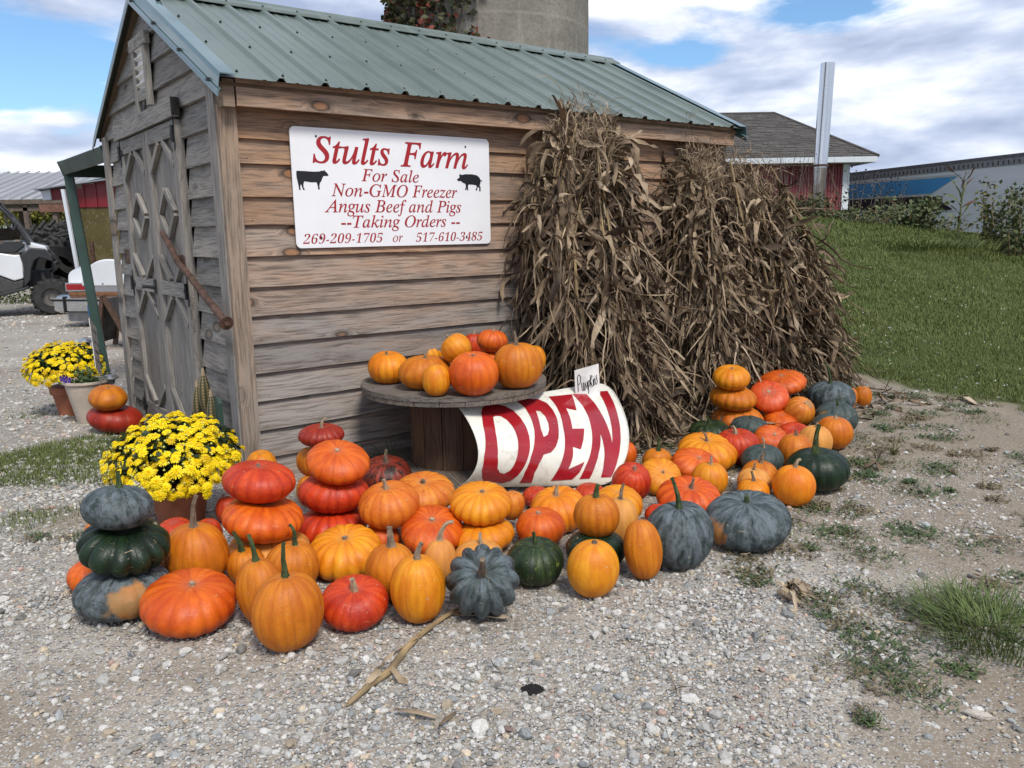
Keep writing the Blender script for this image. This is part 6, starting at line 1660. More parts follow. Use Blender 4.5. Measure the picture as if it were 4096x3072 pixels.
# ------------------------------------------------------------------ old white car, rear left quarter
CY_ = 12.2
wp = NT('white_car_paint'); n_ = wp.noise(wp.coord('Object'), 2, 4); M['carwhite'] = wp.done(wp.ramp(n_, [(.3, (.60, .62, .64)), (.7, (.70, .72, .74))]), .22, 0, None, .5, .5, .08)
carp = zpl(330, 1290); carp = ypl(330, 1290, CY_); carp[2] = 0
car = thing('parked_car', 'old white car seen from behind with chrome bumper and red tail light', 'car', carp, rad(-10))
def cx(px, dy=0): return float(ypl(px, 1100, CY_ + dy)[0] - carp[0])
def cz(py): return float(ypl(330, py, CY_)[2])
XL, XR = cx(232), cx(232) + 1.92
zb, zt_, zm = cz(1262), cz(1180), cz(1130)
# lower body and trunk: loft of sections from the rear forward
def sect(y, xl, xr, z0, z1, r_=.08, n=4):
    P = []
    rt_ = min(r_ * 1.35, (z1 - z0) * .45) if r_ >= .1 else r_
    for (cx_, cz_, a0, q_r) in ((xr - r_, z0 + r_, -90, r_), (xr - rt_, z1 - rt_, 0, rt_), (xl + rt_, z1 - rt_, 90, rt_), (xl + r_, z0 + r_, 180, r_)):
        for k in range(n + 1): a = rad(a0 + 90 * k / n); P.append((cx_ + q_r * math.cos(a), y, cz_ + q_r * math.sin(a)))
    return P
def loft(secs, name, mat, parent, caps=True):
    V = [p for s in secs for p in s]; m = len(secs[0]); F = []
    for i in range(len(secs) - 1):
        for k in range(m): F.append((i * m + k, i * m + (k + 1) % m, (i + 1) * m + (k + 1) % m, (i + 1) * m + k))
    if caps: F += [list(range(m)), [(len(secs) - 1) * m + k for k in range(m)][::-1]]
    o = MB().add(V, F).obj(name, mat, parent, True, sharp=50); return o
zlid = cz(1063)
body = loft([sect(.06, XL + .07, XR - .07, .26, cz(1150), .05), sect(.10, XL + .05, XR - .05, .26, zlid - .06, .10), sect(.25, XL + .05, XR - .05, .24, zlid - .01, .12), sect(1.2, XL + .02, XR - .02, .22, zlid + .03, .12), sect(4.2, XL + .02, XR - .02, .22, zlid, .12), sect(4.6, XL + .1, XR - .1, .28, zlid - .1, .12)], 'body', M['carwhite'], car)
cabin = loft([sect(1.25, XL + .12, XR - .12, zlid - .05, zlid + .02, .03), sect(1.7, XL + .2, XR - .2, zlid - .05, zlid + .42, .10), sect(2.9, XL + .2, XR - .2, zlid - .05, zlid + .44, .10), sect(3.5, XL + .14, XR - .14, zlid - .05, zlid + .02, .03)], 'cabin', simple('car_glass', (.02, .025, .03), .05, 0, .1), car)
# spare wheel hump on the lid
hc = cx(452); mb = MB(); P = [(hc + .47 * math.cos(a), cz(1150) + .02 + math.sin(a) * (cz(1043) - cz(1150))) for a in np.linspace(0, math.pi, 30)]
mb.prism(P, 1, -.02, .14); mb.obj('trunk_hump', M['carwhite'], car, True, bevel=.02)
MB().lathe([(.016, 0), (.016, .006), (.006, .008)], 16, 0, Matrix.Translation((cx(423), -.022, cz(1134))) @ Matrix.Rotation(rad(90), 4, 'X')).obj('lock', M['chrome'], car, True)
# bumper, in sections
loft([sect(-.16, XL - .03, XR + .03, cz(1240), cz(1190), .02), sect(-.02, XL - .06, XR + .06, cz(1252), cz(1178), .03), sect(.10, XL - .06, XR + .06, cz(1250), cz(1180), .03)], 'bumper', M['chrome'], car)
MB().box(XL - .055, XR + .055, -.175, -.14, cz(1202), cz(1194)).obj('bumper_strip', M['sign_black'], car)
for xg in (cx(272), cx(272) + 1.28): MB().box(xg - .012, xg + .012, -.185, -.10, cz(1246), cz(1183)).obj('bumper_guard', M['sign_black'], car, bevel=.004)
loft([sect(.0, XL + .06, XR - .06, cz(1285), cz(1240), .03), sect(.5, XL + .06, XR - .06, cz(1285), cz(1240), .03)], 'valance', simple('grimy_chrome', (.30, .30, .30), .35, .6, .3, 8), car)
MB().box(cx(262), cx(480) + 1, -.005, .07, cz(1178), cz(1168)).obj('wood_trim', simple('wood_grain_trim', (.19, .08, .03), .4, 0, .3, 20), car)
tl = simple('tail_light_red', (.28, .012, .018), .12, 0, .15, 8)
for xa, xb in ((cx(255), cx(336)), (cx(255) + 1.32, cx(336) + 1.32)):
    MB().box(xa, xb, -.012, .08, cz(1160), cz(1136)).obj('tail_light', tl, car, bevel=.006); MB().box(xa - .02, xb + .02, -.004, .08, cz(1165), cz(1131)).obj('light_bezel', M['chrome'], car, bevel=.004)
pl = MB().box(cx(374), cx(374) + .305, -.175, -.165, cz(1256), cz(1256) + .152).obj('number_plate', simple('blue_plate', (.02, .09, .26), .35, 0, .1), car)
def flat_text(body, parent, x, y, z, h, mat, offs=0.0, width=None, rz=0):
    V, F = text_mesh(body, offs); s = h / .72; X = V[:, 0] * s
    if width: X = (V[:, 0] - V[:, 0].min()) / (V[:, 0].max() - V[:, 0].min()) * width
    return MB().add(np.stack([x + X, np.full(len(V), y), z + V[:, 1] * s], 1), F).obj('lettering', mat, parent)
flat_text('707', pl, cx(374) + .03, -.177, cz(1256) + .055, .065, M['white_plastic'], .01, .12)
flat_text('GREAT LAKES', pl, cx(374) + .05, -.177, cz(1256) + .015, .018, M['white_plastic'], .01, .2)
def wheel(parent, c, R, w, mat_t, axis='Y', lugs=0, rim='galv', rimr=.55):
    mb = MB(); Mx = Matrix.Translation(c) @ Matrix.Rotation(rad(90), 4, 'X')
    mb.lathe([(R * rimr, -w / 2), (R * .88, -w / 2), (R * .97, -w * .38), (R, -w * .25), (R, w * .25), (R * .97, w * .38), (R * .88, w / 2), (R * rimr, w / 2)], 40, 0, Mx, cap=False)
    if lugs:
        for k in range(lugs):
            a = 2 * math.pi * k / lugs
            for sd_ in (-1, 1):
                aa = a + (math.pi / lugs if sd_ > 0 else 0)
                M2 = Mx @ Matrix.Rotation(aa, 4, 'Z') @ Matrix.Translation((R * .985, 0, sd_ * w * .26)) @ Matrix.Rotation(.45 * sd_, 4, 'X')
                mb.box(-R * .05, R * .05, -R * .055, R * .055, -w * .24, w * .24, 0, M2)
    t = mb.obj('tyre', mat_t, parent, True, sharp=40)
    mb = MB(); mb.lathe([(R * .02, w * .18), (R * .16, w * .22), (R * .2, w * .12), (R * .42, w * .10), (R * .5, w * .34), (R * rimr, w * .42), (R * rimr, w * .30), (R * .52, 0), (R * .02, 0)], 32, 0, Matrix.Translation(c) @ Matrix.Rotation(rad(90), 4, 'X')); mb.obj('rim', M[rim], parent, True, sharp=40)
tyre = simple('tyre_rubber', (.028, .027, .026), .85, 0, .3, 12, .004)
for x in (XL + .16, XR - .16):
    for y in (.95, 3.7): wheel(car, (x, y, .33), .33, .2, tyre)
# ------------------------------------------------------------------ utility vehicle, front half in view
UY = 14.3
up_ = ypl(195, 1225, UY); up_[2] = 0
UA = rad(27); UN = np.array([math.sin(UA), -math.cos(UA), 0]); UD = np.array([math.cos(UA), math.sin(UA), 0])
utv = thing('utility_vehicle', 'white and black off road utility vehicle cut by the left edge', 'utility vehicle', up_, UA)
def u(px, py):
    d = ray(px, py); t_ = ((up_ - O3) @ UN) / (d @ UN); q_ = O3 + d * t_; return (float((q_ - up_) @ UD), float(q_[2]))
blk = simple('black_moulded_plastic', (.022, .023, .025), .5, 0, .3, 12, .002); dg_ = simple('dusty_dark_plastic', (.045, .045, .045), .65, 0, .3, 10)
usteel = simple('dull_steel_rim', (.16, .15, .14), .5, .4, .3, 10)
M['usteel'] = usteel
cxw, czw = u(205, 1160); RR_ = .315
for (x, y) in ((cxw, .0), (cxw, 1.25), (cxw - 2.05, .0), (cxw - 2.05, 1.25)):
    wheel(utv, (x, y + .02, RR_), RR_, .24, tyre, lugs=18, rim='usteel', rimr=.5)
def upoly(name, pts, y0, y1, mat, bevel=.012):
    mb = MB(); mb.prism([u(*p_) for p_ in pts], 1, y0, y1); return mb.obj(name, mat, utv, bevel=bevel)
upoly('door_panel', [(-420, 1000), (0, 1012), (60, 1020), (80, 1018), (93, 1055), (97, 1112), (60, 1122), (0, 1100), (-420, 1085)], -.14, -.06, M['carwhite'], .02)
upoly('door_lower', [(-420, 1088), (0, 1104), (60, 1126), (98, 1116), (96, 1150), (20, 1170), (-420, 1168)], -.12, -.05, dg_, .02)
upoly('front_fender', [(84, 1018), (125, 990), (180, 995), (210, 1022), (214, 1048), (195, 1040), (160, 1030), (138, 1042), (128, 1075), (124, 1120), (100, 1150), (96, 1060)], -.16, .14, blk, .02)
upoly('front_fender', [(84, 1018), (125, 990), (180, 995), (210, 1022), (214, 1048), (195, 1040), (160, 1030), (138, 1042), (128, 1075), (124, 1120), (100, 1150), (96, 1060)], 1.16, 1.42, blk, .02)
upoly('bonnet', [(60, 970), (110, 968), (182, 985), (190, 1005), (130, 1002), (70, 1015)], .1, 1.2, M['carwhite'], .02)
upoly('dashboard', [(-20, 985), (20, 962), (85, 962), (100, 985), (60, 1012), (-20, 1012)], -.05, 1.2, blk, .02)
upoly('sill', [(-420, 1165), (0, 1172), (95, 1150), (118, 1140), (116, 1155), (20, 1182), (-420, 1178)], -.14, 1.35, blk, .01)
upoly('chassis', [(-420, 1130), (120, 1090), (200, 1080), (205, 1120), (130, 1150), (-420, 1160)], .18, 1.1, blk, .01)
upoly('front_bumper', [(205, 1050), (222, 1048), (226, 1080), (208, 1095)], .1, 1.15, blk, .02)
mb = MB()
for y in (0, 1.2):
    P = [(u(118, 980)[0], y, u(118, 980)[1]), (u(85, 925)[0], y, u(85, 925)[1]), (u(30, 860)[0], y, u(30, 860)[1]), (u(-30, 800)[0], y, u(-30, 800)[1]), (u(-420, 795)[0], y, u(-420, 795)[1]), (u(-420, 1100)[0], y, u(-420, 1100)[1])]
    mb.tube(P, .032, 10)
for (a, b) in (((22, 862), (28, 900)), ((28, 900), (55, 918)), ((55, 918), (70, 895))): mb.tube([(u(*a)[0], -.03, u(*a)[1]), (u(*b)[0], -.03, u(*b)[1])], .016, 8)
mb.tube([(u(-30, 800)[0], 0, u(-30, 800)[1]), (u(-30, 800)[0], 1.2, u(-30, 800)[1])], .032, 10)
mb.obj('roll_cage', blk, utv, True)
ws = NT('scratched_windshield'); ws.b.inputs['Transmission Weight'].default_value = .0; ws.b.inputs['Alpha'].default_value = .13; M['wscreen'] = ws.done((.55, .56, .55), .25)
mb = MB(); P = [u(108, 968), u(24, 862)]; mb.add([(P[0][0] + .03, .05, P[0][1]), (P[0][0] + .03, 1.15, P[0][1]), (P[1][0] + .03, 1.15, P[1][1]), (P[1][0] + .03, .05, P[1][1])], [(0, 1, 2, 3)])
o = mb.obj('windshield', M['wscreen'], utv); s_ = o.modifiers.new('t', 'SOLIDIFY'); s_.thickness = .006
mb = MB(); mb.tube([(cxw - .05, .12, RR_ + .02), (cxw - .12, .15, RR_ + .42)], .045, 12); mb.obj('shock_absorber', dg_, utv, True)
mb = MB(); mb.tube([(u(205, 1070)[0], .3, u(205, 1070)[1]), (u(240, 1045)[0], .2, u(240, 1045)[1])], .022, 10); mb.obj('tow_pipe', blk, utv, True)
upoly('seat', [(-300, 1000), (-120, 1005), (-120, 960), (-270, 955), (-290, 830), (-320, 830)], .05, 1.15, dg_, .03)
# ------------------------------------------------------------------ tractor tyres, pipes and timber piled behind
ty0 = ypl(255, 1080, 19.0)
for i, (px, py, y, rx) in enumerate(((262, 1062, 17.5, 20), (300, 1010, 18.5, 8), (225, 1000, 19.0, -15), (300, 960, 20.0, 10))):
    R_ = .62 if i < 2 else .7; p = ypl(px, py, y); p[2] = max(p[2], R_ * .9 if i < 2 else p[2])
    t = thing('tractor_tyre', ('worn tractor tyre standing behind the white car roof', 'second tractor tyre leaning behind the first beside the white post', 'tractor tyre lying further left on the scrap heap', 'topmost tractor tyre on the scrap heap')[i], 'tyre', p, rad(20 * i)); t.rotation_euler = (rad(rx + (55 if i > 1 else 0)), 0, rad(20 * i))
    mb = MB(); Mx = Matrix.Rotation(rad(90), 4, 'X'); w = .45
    mb.lathe([(R_ * .5, -w / 2), (R_ * .85, -w * .5), (R_ * .97, -w * .3), (R_ * .97, w * .3), (R_ * .85, w * .5), (R_ * .5, w / 2)], 36, 0, Mx, cap=False)
    for k in range(22):
        for sd_ in (-1, 1):
            M2 = Mx @ Matrix.Rotation(2 * math.pi * (k + (.5 if sd_ > 0 else 0)) / 22, 4, 'Z') @ Matrix.Translation((R_ * .99, 0, sd_ * w * .24)) @ Matrix.Rotation(.7 * sd_, 4, 'X'); mb.box(-.04, .04, -.03, .03, -w * .27, w * .27, 0, M2)
    mb.obj('casing', tyre, t, True, sharp=40)
def pole(pts, y, r_, mat, name, label, cat):
    P = [ypl(a, b, y) for a, b in pts]; o = thing(name, label, cat, P[0]); MB().tube([tuple(p_ - P[0]) for p_ in P], r_, 10).obj('shaft', mat, o, True)
pole([(110, 952), (255, 944)], 19.5, .045, simple('yellow_pipe', (.42, .30, .11), .5, 0, .3, 6), 'yellow_pipe', 'yellow pipe lying across the scrap behind the vehicle', 'pipe')
pole([(100, 925), (290, 930)], 21.5, .06, M['rust'], 'rusty_pole', 'dark rusty pole lying above the yellow pipe', 'pole')
pole([(60, 968), (260, 966)], 19.2, .05, M['stalk'], 'timber_pole', 'pale timber pole lying below the yellow pipe', 'pole')
pole([(130, 985), (230, 972)], 18.8, .04, M['stalk'], 'timber_pole', 'short pale stick slanting on the scrap heap', 'pole')
# ------------------------------------------------------------------ red steel and mossy concrete building, left
BY = 16.0
mc = NT('mossy_concrete'); v = mc.coord('Object'); n_ = mc.noise(v, 2.2, 7, .65); n2_ = mc.noise(v, 22, 5, .7)
c_ = mc.ramp(n_, [(.3, (.070, .056, .022)), (.55, (.105, .086, .034)), (.8, (.16, .135, .068))]); c_ = mc.mix(mc.ramp(n2_, [(.55, 0), (.72, .6)]), c_, (.27, .25, .18)); M['moss'] = mc.done(c_, .9, 0, mc.bump(n2_, .01), .2)
redm = simple('red_ribbed_steel', (.17, .008, .012), .4, 0, .12, 4)
wh = simple('white_trim_steel', (.62, .66, .70), .4, 0, .08, 4)
def q3(px, py, y): return ypl(px, py, y)
bl0 = q3(296, 1000, BY); bl0[2] = 0
rb_ = thing('machine_shed', 'low building with mossy concrete wall and red steel siding behind the shed', 'building', bl0, rad(2))
def bx_(px): return float(q3(px, 900, BY)[0] - bl0[0])
def bz_(py): return float(q3(300, py, BY)[2])
MB().box(bx_(300), bx_(300) + 6, 0, .3, 0, bz_(830)).obj('concrete_wall', M['moss'], rb_)
mb = MB(); x = bx_(300); k = 0
zt1, zt2 = bz_(752), bz_(700)
while x < bx_(300) + 6:
    mb = MB(); f_ = (x - bx_(300)) / (bx_(440) - bx_(300)); h_ = zt1 + (zt2 - zt1) * f_ - .02
    mb.prism([(x, bz_(830)), (x + .028, bz_(830)), (x + .028, h_), (x, h_)], 1, -.045, -.01); mb.prism([(x + .028, bz_(830)), (x + .228, bz_(830)), (x + .228, h_ + .01), (x + .028, h_)], 1, -.022, .0)
    mb.obj('steel_panel', redm, rb_); x += .2285
mb = MB(); mb.prism([(bx_(190), bz_(760)), (bx_(300), bz_(752)), (bx_(300), bz_(796)), (bx_(218), bz_(800)), (bx_(190), bz_(768))], 1, -.02, .02); mb.obj('eave_panel', redm, rb_)
mb = MB(); mb.prism([(bx_(186), bz_(762)), (bx_(222), bz_(757)), (bx_(224), bz_(797)), (bx_(192), bz_(799))], 1, -.05, -.021); mb.obj('fascia_end', wh, rb_)
mb = MB(); mb.prism([(bx_(178), bz_(756)), (bx_(440) + 4, bz_(705) + .4), (bx_(440) + 4, bz_(709) + .4), (bx_(178), bz_(761))], 1, -.25, 3); mb.obj('roof', M['galv'], rb_)
mb = MB(); mb.prism([(bx_(182), bz_(764)), (bx_(440), bz_(722)), (bx_(440), bz_(712)), (bx_(182), bz_(761))], 1, -.06, 2.9); mb.obj('soffit', M['roof_under'], rb_)
mb = MB(); mb.prism([(bx_(292), bz_(760)), (bx_(304), bz_(760)), (bx_(336), 0), (bx_(324), 0)], 1, -.32, -.26); mb.obj('white_post', wh, rb_)
MB().box(bx_(352), bx_(352) + .07, -.05, 0, .3, bz_(970)).obj('rusty_strap', M['rust'], rb_)
# ------------------------------------------------------------------ open pole barn
PY = 40.0
pb0 = q3(100, 930, PY); pb0[2] = 0
barn = thing('pole_barn', 'open pole barn with long grey metal roof and timber posts', 'barn', pb0)
def px_(p_): return float(q3(p_, 900, PY)[0] - pb0[0])
def pz_(p_, y=PY): return float(q3(100, p_, y)[2])
XA, XB = px_(-900), px_(520); ze, zr = pz_(797), pz_(691, PY + 6)
roofm = NT('grey_barn_roof'); v = roofm.coord('Object', (1, 1, 1), False); sx_ = roofm.n('ShaderNodeSeparateXYZ'); roofm.l(v, sx_.inputs[0]); wv_ = roofm.math('FRACT', roofm.math('MULTIPLY', sx_.outputs[0], 1.1))
c_ = roofm.ramp(wv_, [(0, (.21, .21, .22)), (.12, (.36, .36, .37)), (.9, (.33, .335, .35)), (1, (.24, .24, .25))]); M['barnroof'] = roofm.done(c_, .5, .2)
mb = MB(); mb.add([(XA, 0, ze), (XB, 0, ze), (XB, 6, zr), (XA, 6, zr), (XA, 12, ze), (XB, 12, ze)], [(0, 1, 2, 3), (3, 2, 5, 4)]); o = mb.obj('roof', M['barnroof'], barn); s_ = o.modifiers.new('t', 'SOLIDIFY'); s_.thickness = .06
for k in range(30):
    x = XA + (XB - XA) * k / 30; mb = MB(); mb.add([(x, -.01, ze + .03), (x + .06, -.01, ze + .03), (x + .06, 6, zr + .05), (x, 6, zr + .05), (x + .03, -.01, ze + .09), (x + .03, 6, zr + .11)], [(0, 1, 4), (3, 5, 2), (0, 4, 5, 3), (4, 1, 2, 5)]); mb.obj('roof_rib', M['barnroof'], barn)
ow = simple('old_barn_timber', (.115, .09, .07), .9, 0, .35, 5); ow2 = simple('pale_barn_timber', (.22, .19, .155), .9, 0, .3, 5)
MB().box(XA, XB, -.05, .1, ze - .22, ze - .02).obj('beam', ow, barn); MB().box(XA, px_(190), .1, .2, ze - .55, ze - .38).obj('beam', ow, barn)
MB().box(px_(166), px_(300), -.02, .08, ze - .62, ze - .05).obj('rusty_board', simple('rusty_siding', (.16, .08, .055), .85, 0, .3, 5), barn)
for i, p_ in enumerate((-180, -60, 35, 103, 178, 218, 300)):
    MB().box(px_(p_) - .11, px_(p_) + .11, (.1 if i % 2 else 5.5), (.32 if i % 2 else 5.7), 0, ze - .1).obj('post', ow2 if i in (2, 4) else ow, barn)
for (a, b) in (((35, 905 - 60), (75, 812)), ((103, 870), (140, 822)), ((103, 850), (60, 815)), ((178, 865), (132, 812)), ((215, 860), (178, 830)), ((215, 870), (250, 830))):
    MB().tube([(px_(a[0]), .15, pz_(a[1])), (px_(b[0]), .15, pz_(b[1]))], .05, 5).obj('brace', ow, barn)
MB().box(XA, XB, 7.8, 8.0, 0, pz_(902)).obj('feed_bunk_wall', ow, barn); 
for p_ in (228, 262, 272):
    MB().tube([(px_(p_), .4, pz_(832)), (px_(p_) + .03, .4, pz_(877))], .035, 5).obj('chain', M['rust'], barn)
# timber bunk and low scrap in front
bk = thing('timber_wall', 'low brown timber wall in front of the open barn', 'wall', q3(100, 930, 33) * [1, 1, 0])
b0 = np.array(bk.location)
for k in range(4):
    zz = .25 + .27 * k; MB().box(-12, 4, 0, .08, zz, zz + .25).obj('plank', ow, bk)
# ------------------------------------------------------------------ trees
def tree(ctr, H, R, seed, cols, label, n=2600, tr=.16, cat='tree', sz=.34):
    q_ = np.random.default_rng(seed); t = thing('tree', label, cat, ctr, 0, 'trees beyond the barn')
    mb = MB(); mb.tube([(0, 0, -.2), (.1, 0, H * .3), (0, .1, H * .6), (.1, 0, H * .85)], [tr, tr * .8, tr * .5, tr * .15], 8)
    cl = []
    for k in range(11):
        a = q_.uniform(0, 6.28); e_ = q_.uniform(.3, 1.0); c_ = np.array([math.cos(a) * R * .62 * q_.random(), math.sin(a) * R * .62 * q_.random(), H * (.32 + .58 * e_)]); cl.append((c_, R * q_.uniform(.28, .5)))
        mb.tube([(0, 0, H * .25), tuple(c_ * [.5, .5, .8]), tuple(c_)], [tr * .4, tr * .2, .02], 5)
    mb.obj('trunk', ow, t, True)
    P = []
    for c_, r_ in cl:
        m = n // 11; d = q_.normal(size=(m, 3)); d /= np.linalg.norm(d, axis=1)[:, None]; P.append(c_ + d * r_ * (q_.random(m) ** .4)[:, None] * [1, 1, .8])
    P = np.concatenate(P) + np.array(ctr)
    o = leaf_quads(P, sz, seed, cols, 'crown', t, ctr); o['kind'] = 'stuff'
tg = [leafm('autumn_leaf_yellow', (.14, .15, .03), (.34, .30, .07), .7, .6), leafm('autumn_leaf_green', (.07, .10, .03), (.20, .22, .06), .7, .6), leafm('autumn_leaf_olive', (.10, .12, .04), (.24, .24, .09), .7, .6)]
tl_ = [('round yellow green tree seen between the leftmost barn posts', 75, 8.2, 5, 0), ('green autumn tree in the middle of the barn opening', 150, 5.6, 4, 1), ('bushy olive tree between the second and third barn posts', 205, 6.2, 4.2, 2), ('yellowing tree right of the hanging chains', 262, 6.5, 4.5, 0), ('pale green tree at the far left behind the vehicle', 10, 6.0, 4.5, 1), ('low tree at the far left edge beyond the barn', -120, 7, 5, 2)]
for i, (lb, px, H, R, k) in enumerate(tl_):
    p = q3(px, 930, 92 + 3 * i); p[2] = 0; tree(p, H, R, 50 + i, tg[k], lb)
# ------------------------------------------------------------------ silo with creeper
sp = q3(1985, 930, 19.0); sp[2] = 0; rS = 360 / FPX * 19.0 * 1.0
silo = thing('silo', 'tall round concrete silo rising behind the ridge of the shed', 'silo', sp)
cm = NT('silo_concrete'); v = cm.coord('Object', (1, 1, 1), False); n_ = cm.noise(v, .9, 7, .65, .6); st_ = cm.noise(cm.scl(v, (5, 5, .5)), 1.0, 6, .65); fn = cm.noise(v, 11, 6, .7)
c_ = cm.ramp(n_, [(.3, (.15, .14, .12)), (.5, (.215, .20, .17)), (.7, (.29, .27, .23))]); c_ = cm.mix(cm.ramp(st_, [(.52, 0), (.68, .5)]), c_, (.40, .385, .34)); c_ = cm.mix(cm.ramp(fn, [(.3, .5), (.5, 0)]), c_, (.10, .094, .085))
z_ = cm.n('ShaderNodeSeparateXYZ'); cm.l(v, z_.inputs[0]); seam = cm.ramp(cm.math('FRACT', cm.math('MULTIPLY', z_.outputs[2], .72)), [(0, .35), (.03, 0), (.97, 0), (1, .35)])
c_ = cm.mix(seam, c_, (.36, .34, .29)); M['silo'] = cm.done(c_, .9, 0, cm.bump(cm.math('ADD', fn, st_), .02), .2)
mb = MB(); mb.lathe([(rS, z) for z in np.linspace(0, 13, 14)], 96, cap=False); mb.obj('shell', M['silo'], silo, True)
MB().lathe([(rS, 13.0), (rS * .7, 14.2), (.1, 14.8)], 48).obj('roof', M['galv'], silo, True)
q_ = np.random.default_rng(12); n = 12000
th_ = q_.uniform(rad(170), rad(300), n); zz = q_.uniform(3.2, 12.5, n)
lim = rad(265) + rad(22) * (fbm(zz * .9, th_ * 0 + 3, 5) - .5) * 2 + rad(2.5) * (zz - 6); dens_ = fbm(th_ * 7, zz * 1.6, 22)
k = (th_ < lim) & (dens_ > .30 + .25 * q_.random(n) * (th_ > lim - .12)); th_, zz = th_[k], zz[k]; rr_ = rS + q_.uniform(.02, .28, len(th_)) * (.5 + vnoise(th_ * 9, zz * 3, 4))
P = np.stack([sp[0] + rr_ * np.cos(th_), sp[1] + rr_ * np.sin(th_), zz], 1)
red_ = (fbm(th_ * 6 + 2, zz * 1.1, 8) > .5) & (th_ > rad(232)) | (q_.random(len(th_)) < .08)
lg = leafm('creeper_green', (.020, .030, .014), (.085, .085, .035), .6, 2); lr = leafm('creeper_red', (.11, .028, .022), (.30, .085, .055), .6, 3)
vn = thing('creeper', 'climbing vine with green and red autumn leaves covering the left of the silo', 'vine', sp)
o = leaf_quads(P[~red_], .15, 3, lg, 'green_leaves', vn, sp, .35, .42); o['kind'] = 'stuff'
o = leaf_quads(P[red_], .15, 4, lr, 'red_leaves', vn, sp, .35, .42); o['kind'] = 'stuff'
mb = MB()
for k in range(46):
    a = q_.uniform(rad(175), rad(258)); z0 = q_.uniform(0, 7); P_ = []
    for j in range(8): a += q_.normal(0, .03); P_.append(((rS + .04) * math.cos(a), (rS + .04) * math.sin(a), z0 + j * .8))
    mb.tube(P_, .012, 4, cap=False)
mb.obj('vine_stems', ow, vn)
# ------------------------------------------------------------------ red building with shingle hip roof, upper right
RY = 30.0
rp = q3(3200, 930, RY); rp[2] = 0
rbld = thing('red_building', 'red sided building with grey shingle hip roof and white eaves', 'building', rp)
def rx(p_, y=RY): return float(q3(p_, 800, y)[0] - rp[0])
def rz(p_, y=RY): return float(q3(3200, p_, y)[2])
ez = rz(655); zb_ = .5
xr_ = rx(3378); xl_ = rx(2600)
redw = NT('weathered_red_siding'); v = redw.coord('Object', (1, 1, 1), False); n_ = redw.noise(v, 1.2, 6); s_ = redw.noise(redw.scl(v, (9, 9, 1)), 1, 4)
c_ = redw.ramp(n_, [(.3, (.16, .032, .040)), (.7, (.24, .052, .062))]); c_ = redw.mix(redw.ramp(s_, [(.5, 0), (.75, .35)]), c_, (.30, .12, .12)); M['redw'] = redw.done(c_, .75)
mb = MB().box(xl_, xr_ - .05, .05, 8, zb_, ez); mb.obj('wall_core', M['redw'], rbld)
x = xl_; k = 0
while x < xr_ - .1 and k < 120:
    MB().box(x, x + .085, .0, .05, zb_, ez - .1).obj('siding_board', M['redw'], rbld); x += .107; k += 1
MB().box(xr_ - .12, xr_ + .12, -.04, .2, zb_ - .2, ez - .05).obj('corner_trim', wh, rbld)
ov = rx(3470) ; 
MB().box(xl_ - .6, ov, -.62, -.58, ez - .02, ez + .17).obj('fascia', wh, rbld); MB().box(ov - .04, ov, -.58, 9, ez - .02, ez + .17).obj('fascia', wh, rbld); MB().box(xl_ - .6, ov - .04, -.58, .0, ez - .02, ez + .01).obj('soffit', wh, rbld)
# roof with built shingle courses
yr = 4.5; zr_ = rz(452, RY + yr); xh = rx(3082, RY + yr)
sh_ = NT('asphalt_shingle'); v = sh_.coord('Object'); n_ = sh_.noise(v, 2.0, 5); f2 = sh_.noise(v, 40, 4, .7)
c_ = sh_.ramp(n_, [(.3, (.062, .056, .050)), (.7, (.105, .097, .088))]); c_ = sh_.mix(sh_.ramp(f2, [(.3, .5), (.55, 0)]), c_, (.035, .032, .03)); M['shingle'] = sh_.done(c_, .92, 0, sh_.bump(f2, .006))
sl_ = math.hypot(yr + .62, zr_ - ez - .17); NC = 27
r_ = random.Random(2)
E0 = np.array([ov + .02, -.62, ez + .17]); R0 = np.array([xh, yr, zr_])
for c in range(NC):
    t0 = c / NC; t1 = (c + 1.25) / NC; t1 = min(t1, 1)
    def rowpt(t, x_, lift): return (x_, -.62 + (yr + .62) * t - lift * .2, ez + .17 + (zr_ - ez - .17) * t + lift)
    xend0 = E0[0] + (R0[0] - E0[0]) * t0; xend1 = E0[0] + (R0[0] - E0[0]) * t1
    V = []; F = []; x = xl_ - .6; V = []
    while x < xend0 - .02:
        w_ = r_.uniform(.22, .42); x2 = min(x + w_, xend0); lf = r_.uniform(.012, .045); j = r_.uniform(-.006, .006)
        b = len(V); xa, xb = x + .008, x2; xb1 = min(xb, xend1); xa1 = min(xa, xend1)
        V += [rowpt(t0, xa, lf), rowpt(t0, xb, lf), rowpt(t1, xb1, .004), rowpt(t1, xa1, .004), rowpt(t0, xa, 0), rowpt(t0, xb, 0)]
        F += [(b, b + 1, b + 2, b + 3), (b + 4, b + 5, b + 1, b), (b, b + 3, b + 4), (b + 1, b + 5, b + 2)]; x = x2
    MB().add(V, F).obj('shingle_course', M['shingle'], rbld)
# hip end and far slope
mb = MB(); mb.add([(E0[0], E0[1], E0[2] - .01), (E0[0], 2 * yr + .62, E0[2] - .01), (xh, yr, zr_ - .01), (xl_ - .6, 2 * yr + .62, E0[2] - .01), (xl_ - .6, yr, zr_ - .01), (xl_ - .6, E0[1], E0[2] - .012)], [(0, 1, 2), (1, 3, 4, 2), (0, 2, 4, 5)]); mb.obj('hip_roof', M['shingle'], rbld)
MB().tube([(xl_ - .6, yr, zr_ + .01), (xh, yr, zr_ + .01), tuple(E0 + [0, 0, .02])], .06, 6).obj('ridge_shingles', M['shingle'], rbld)
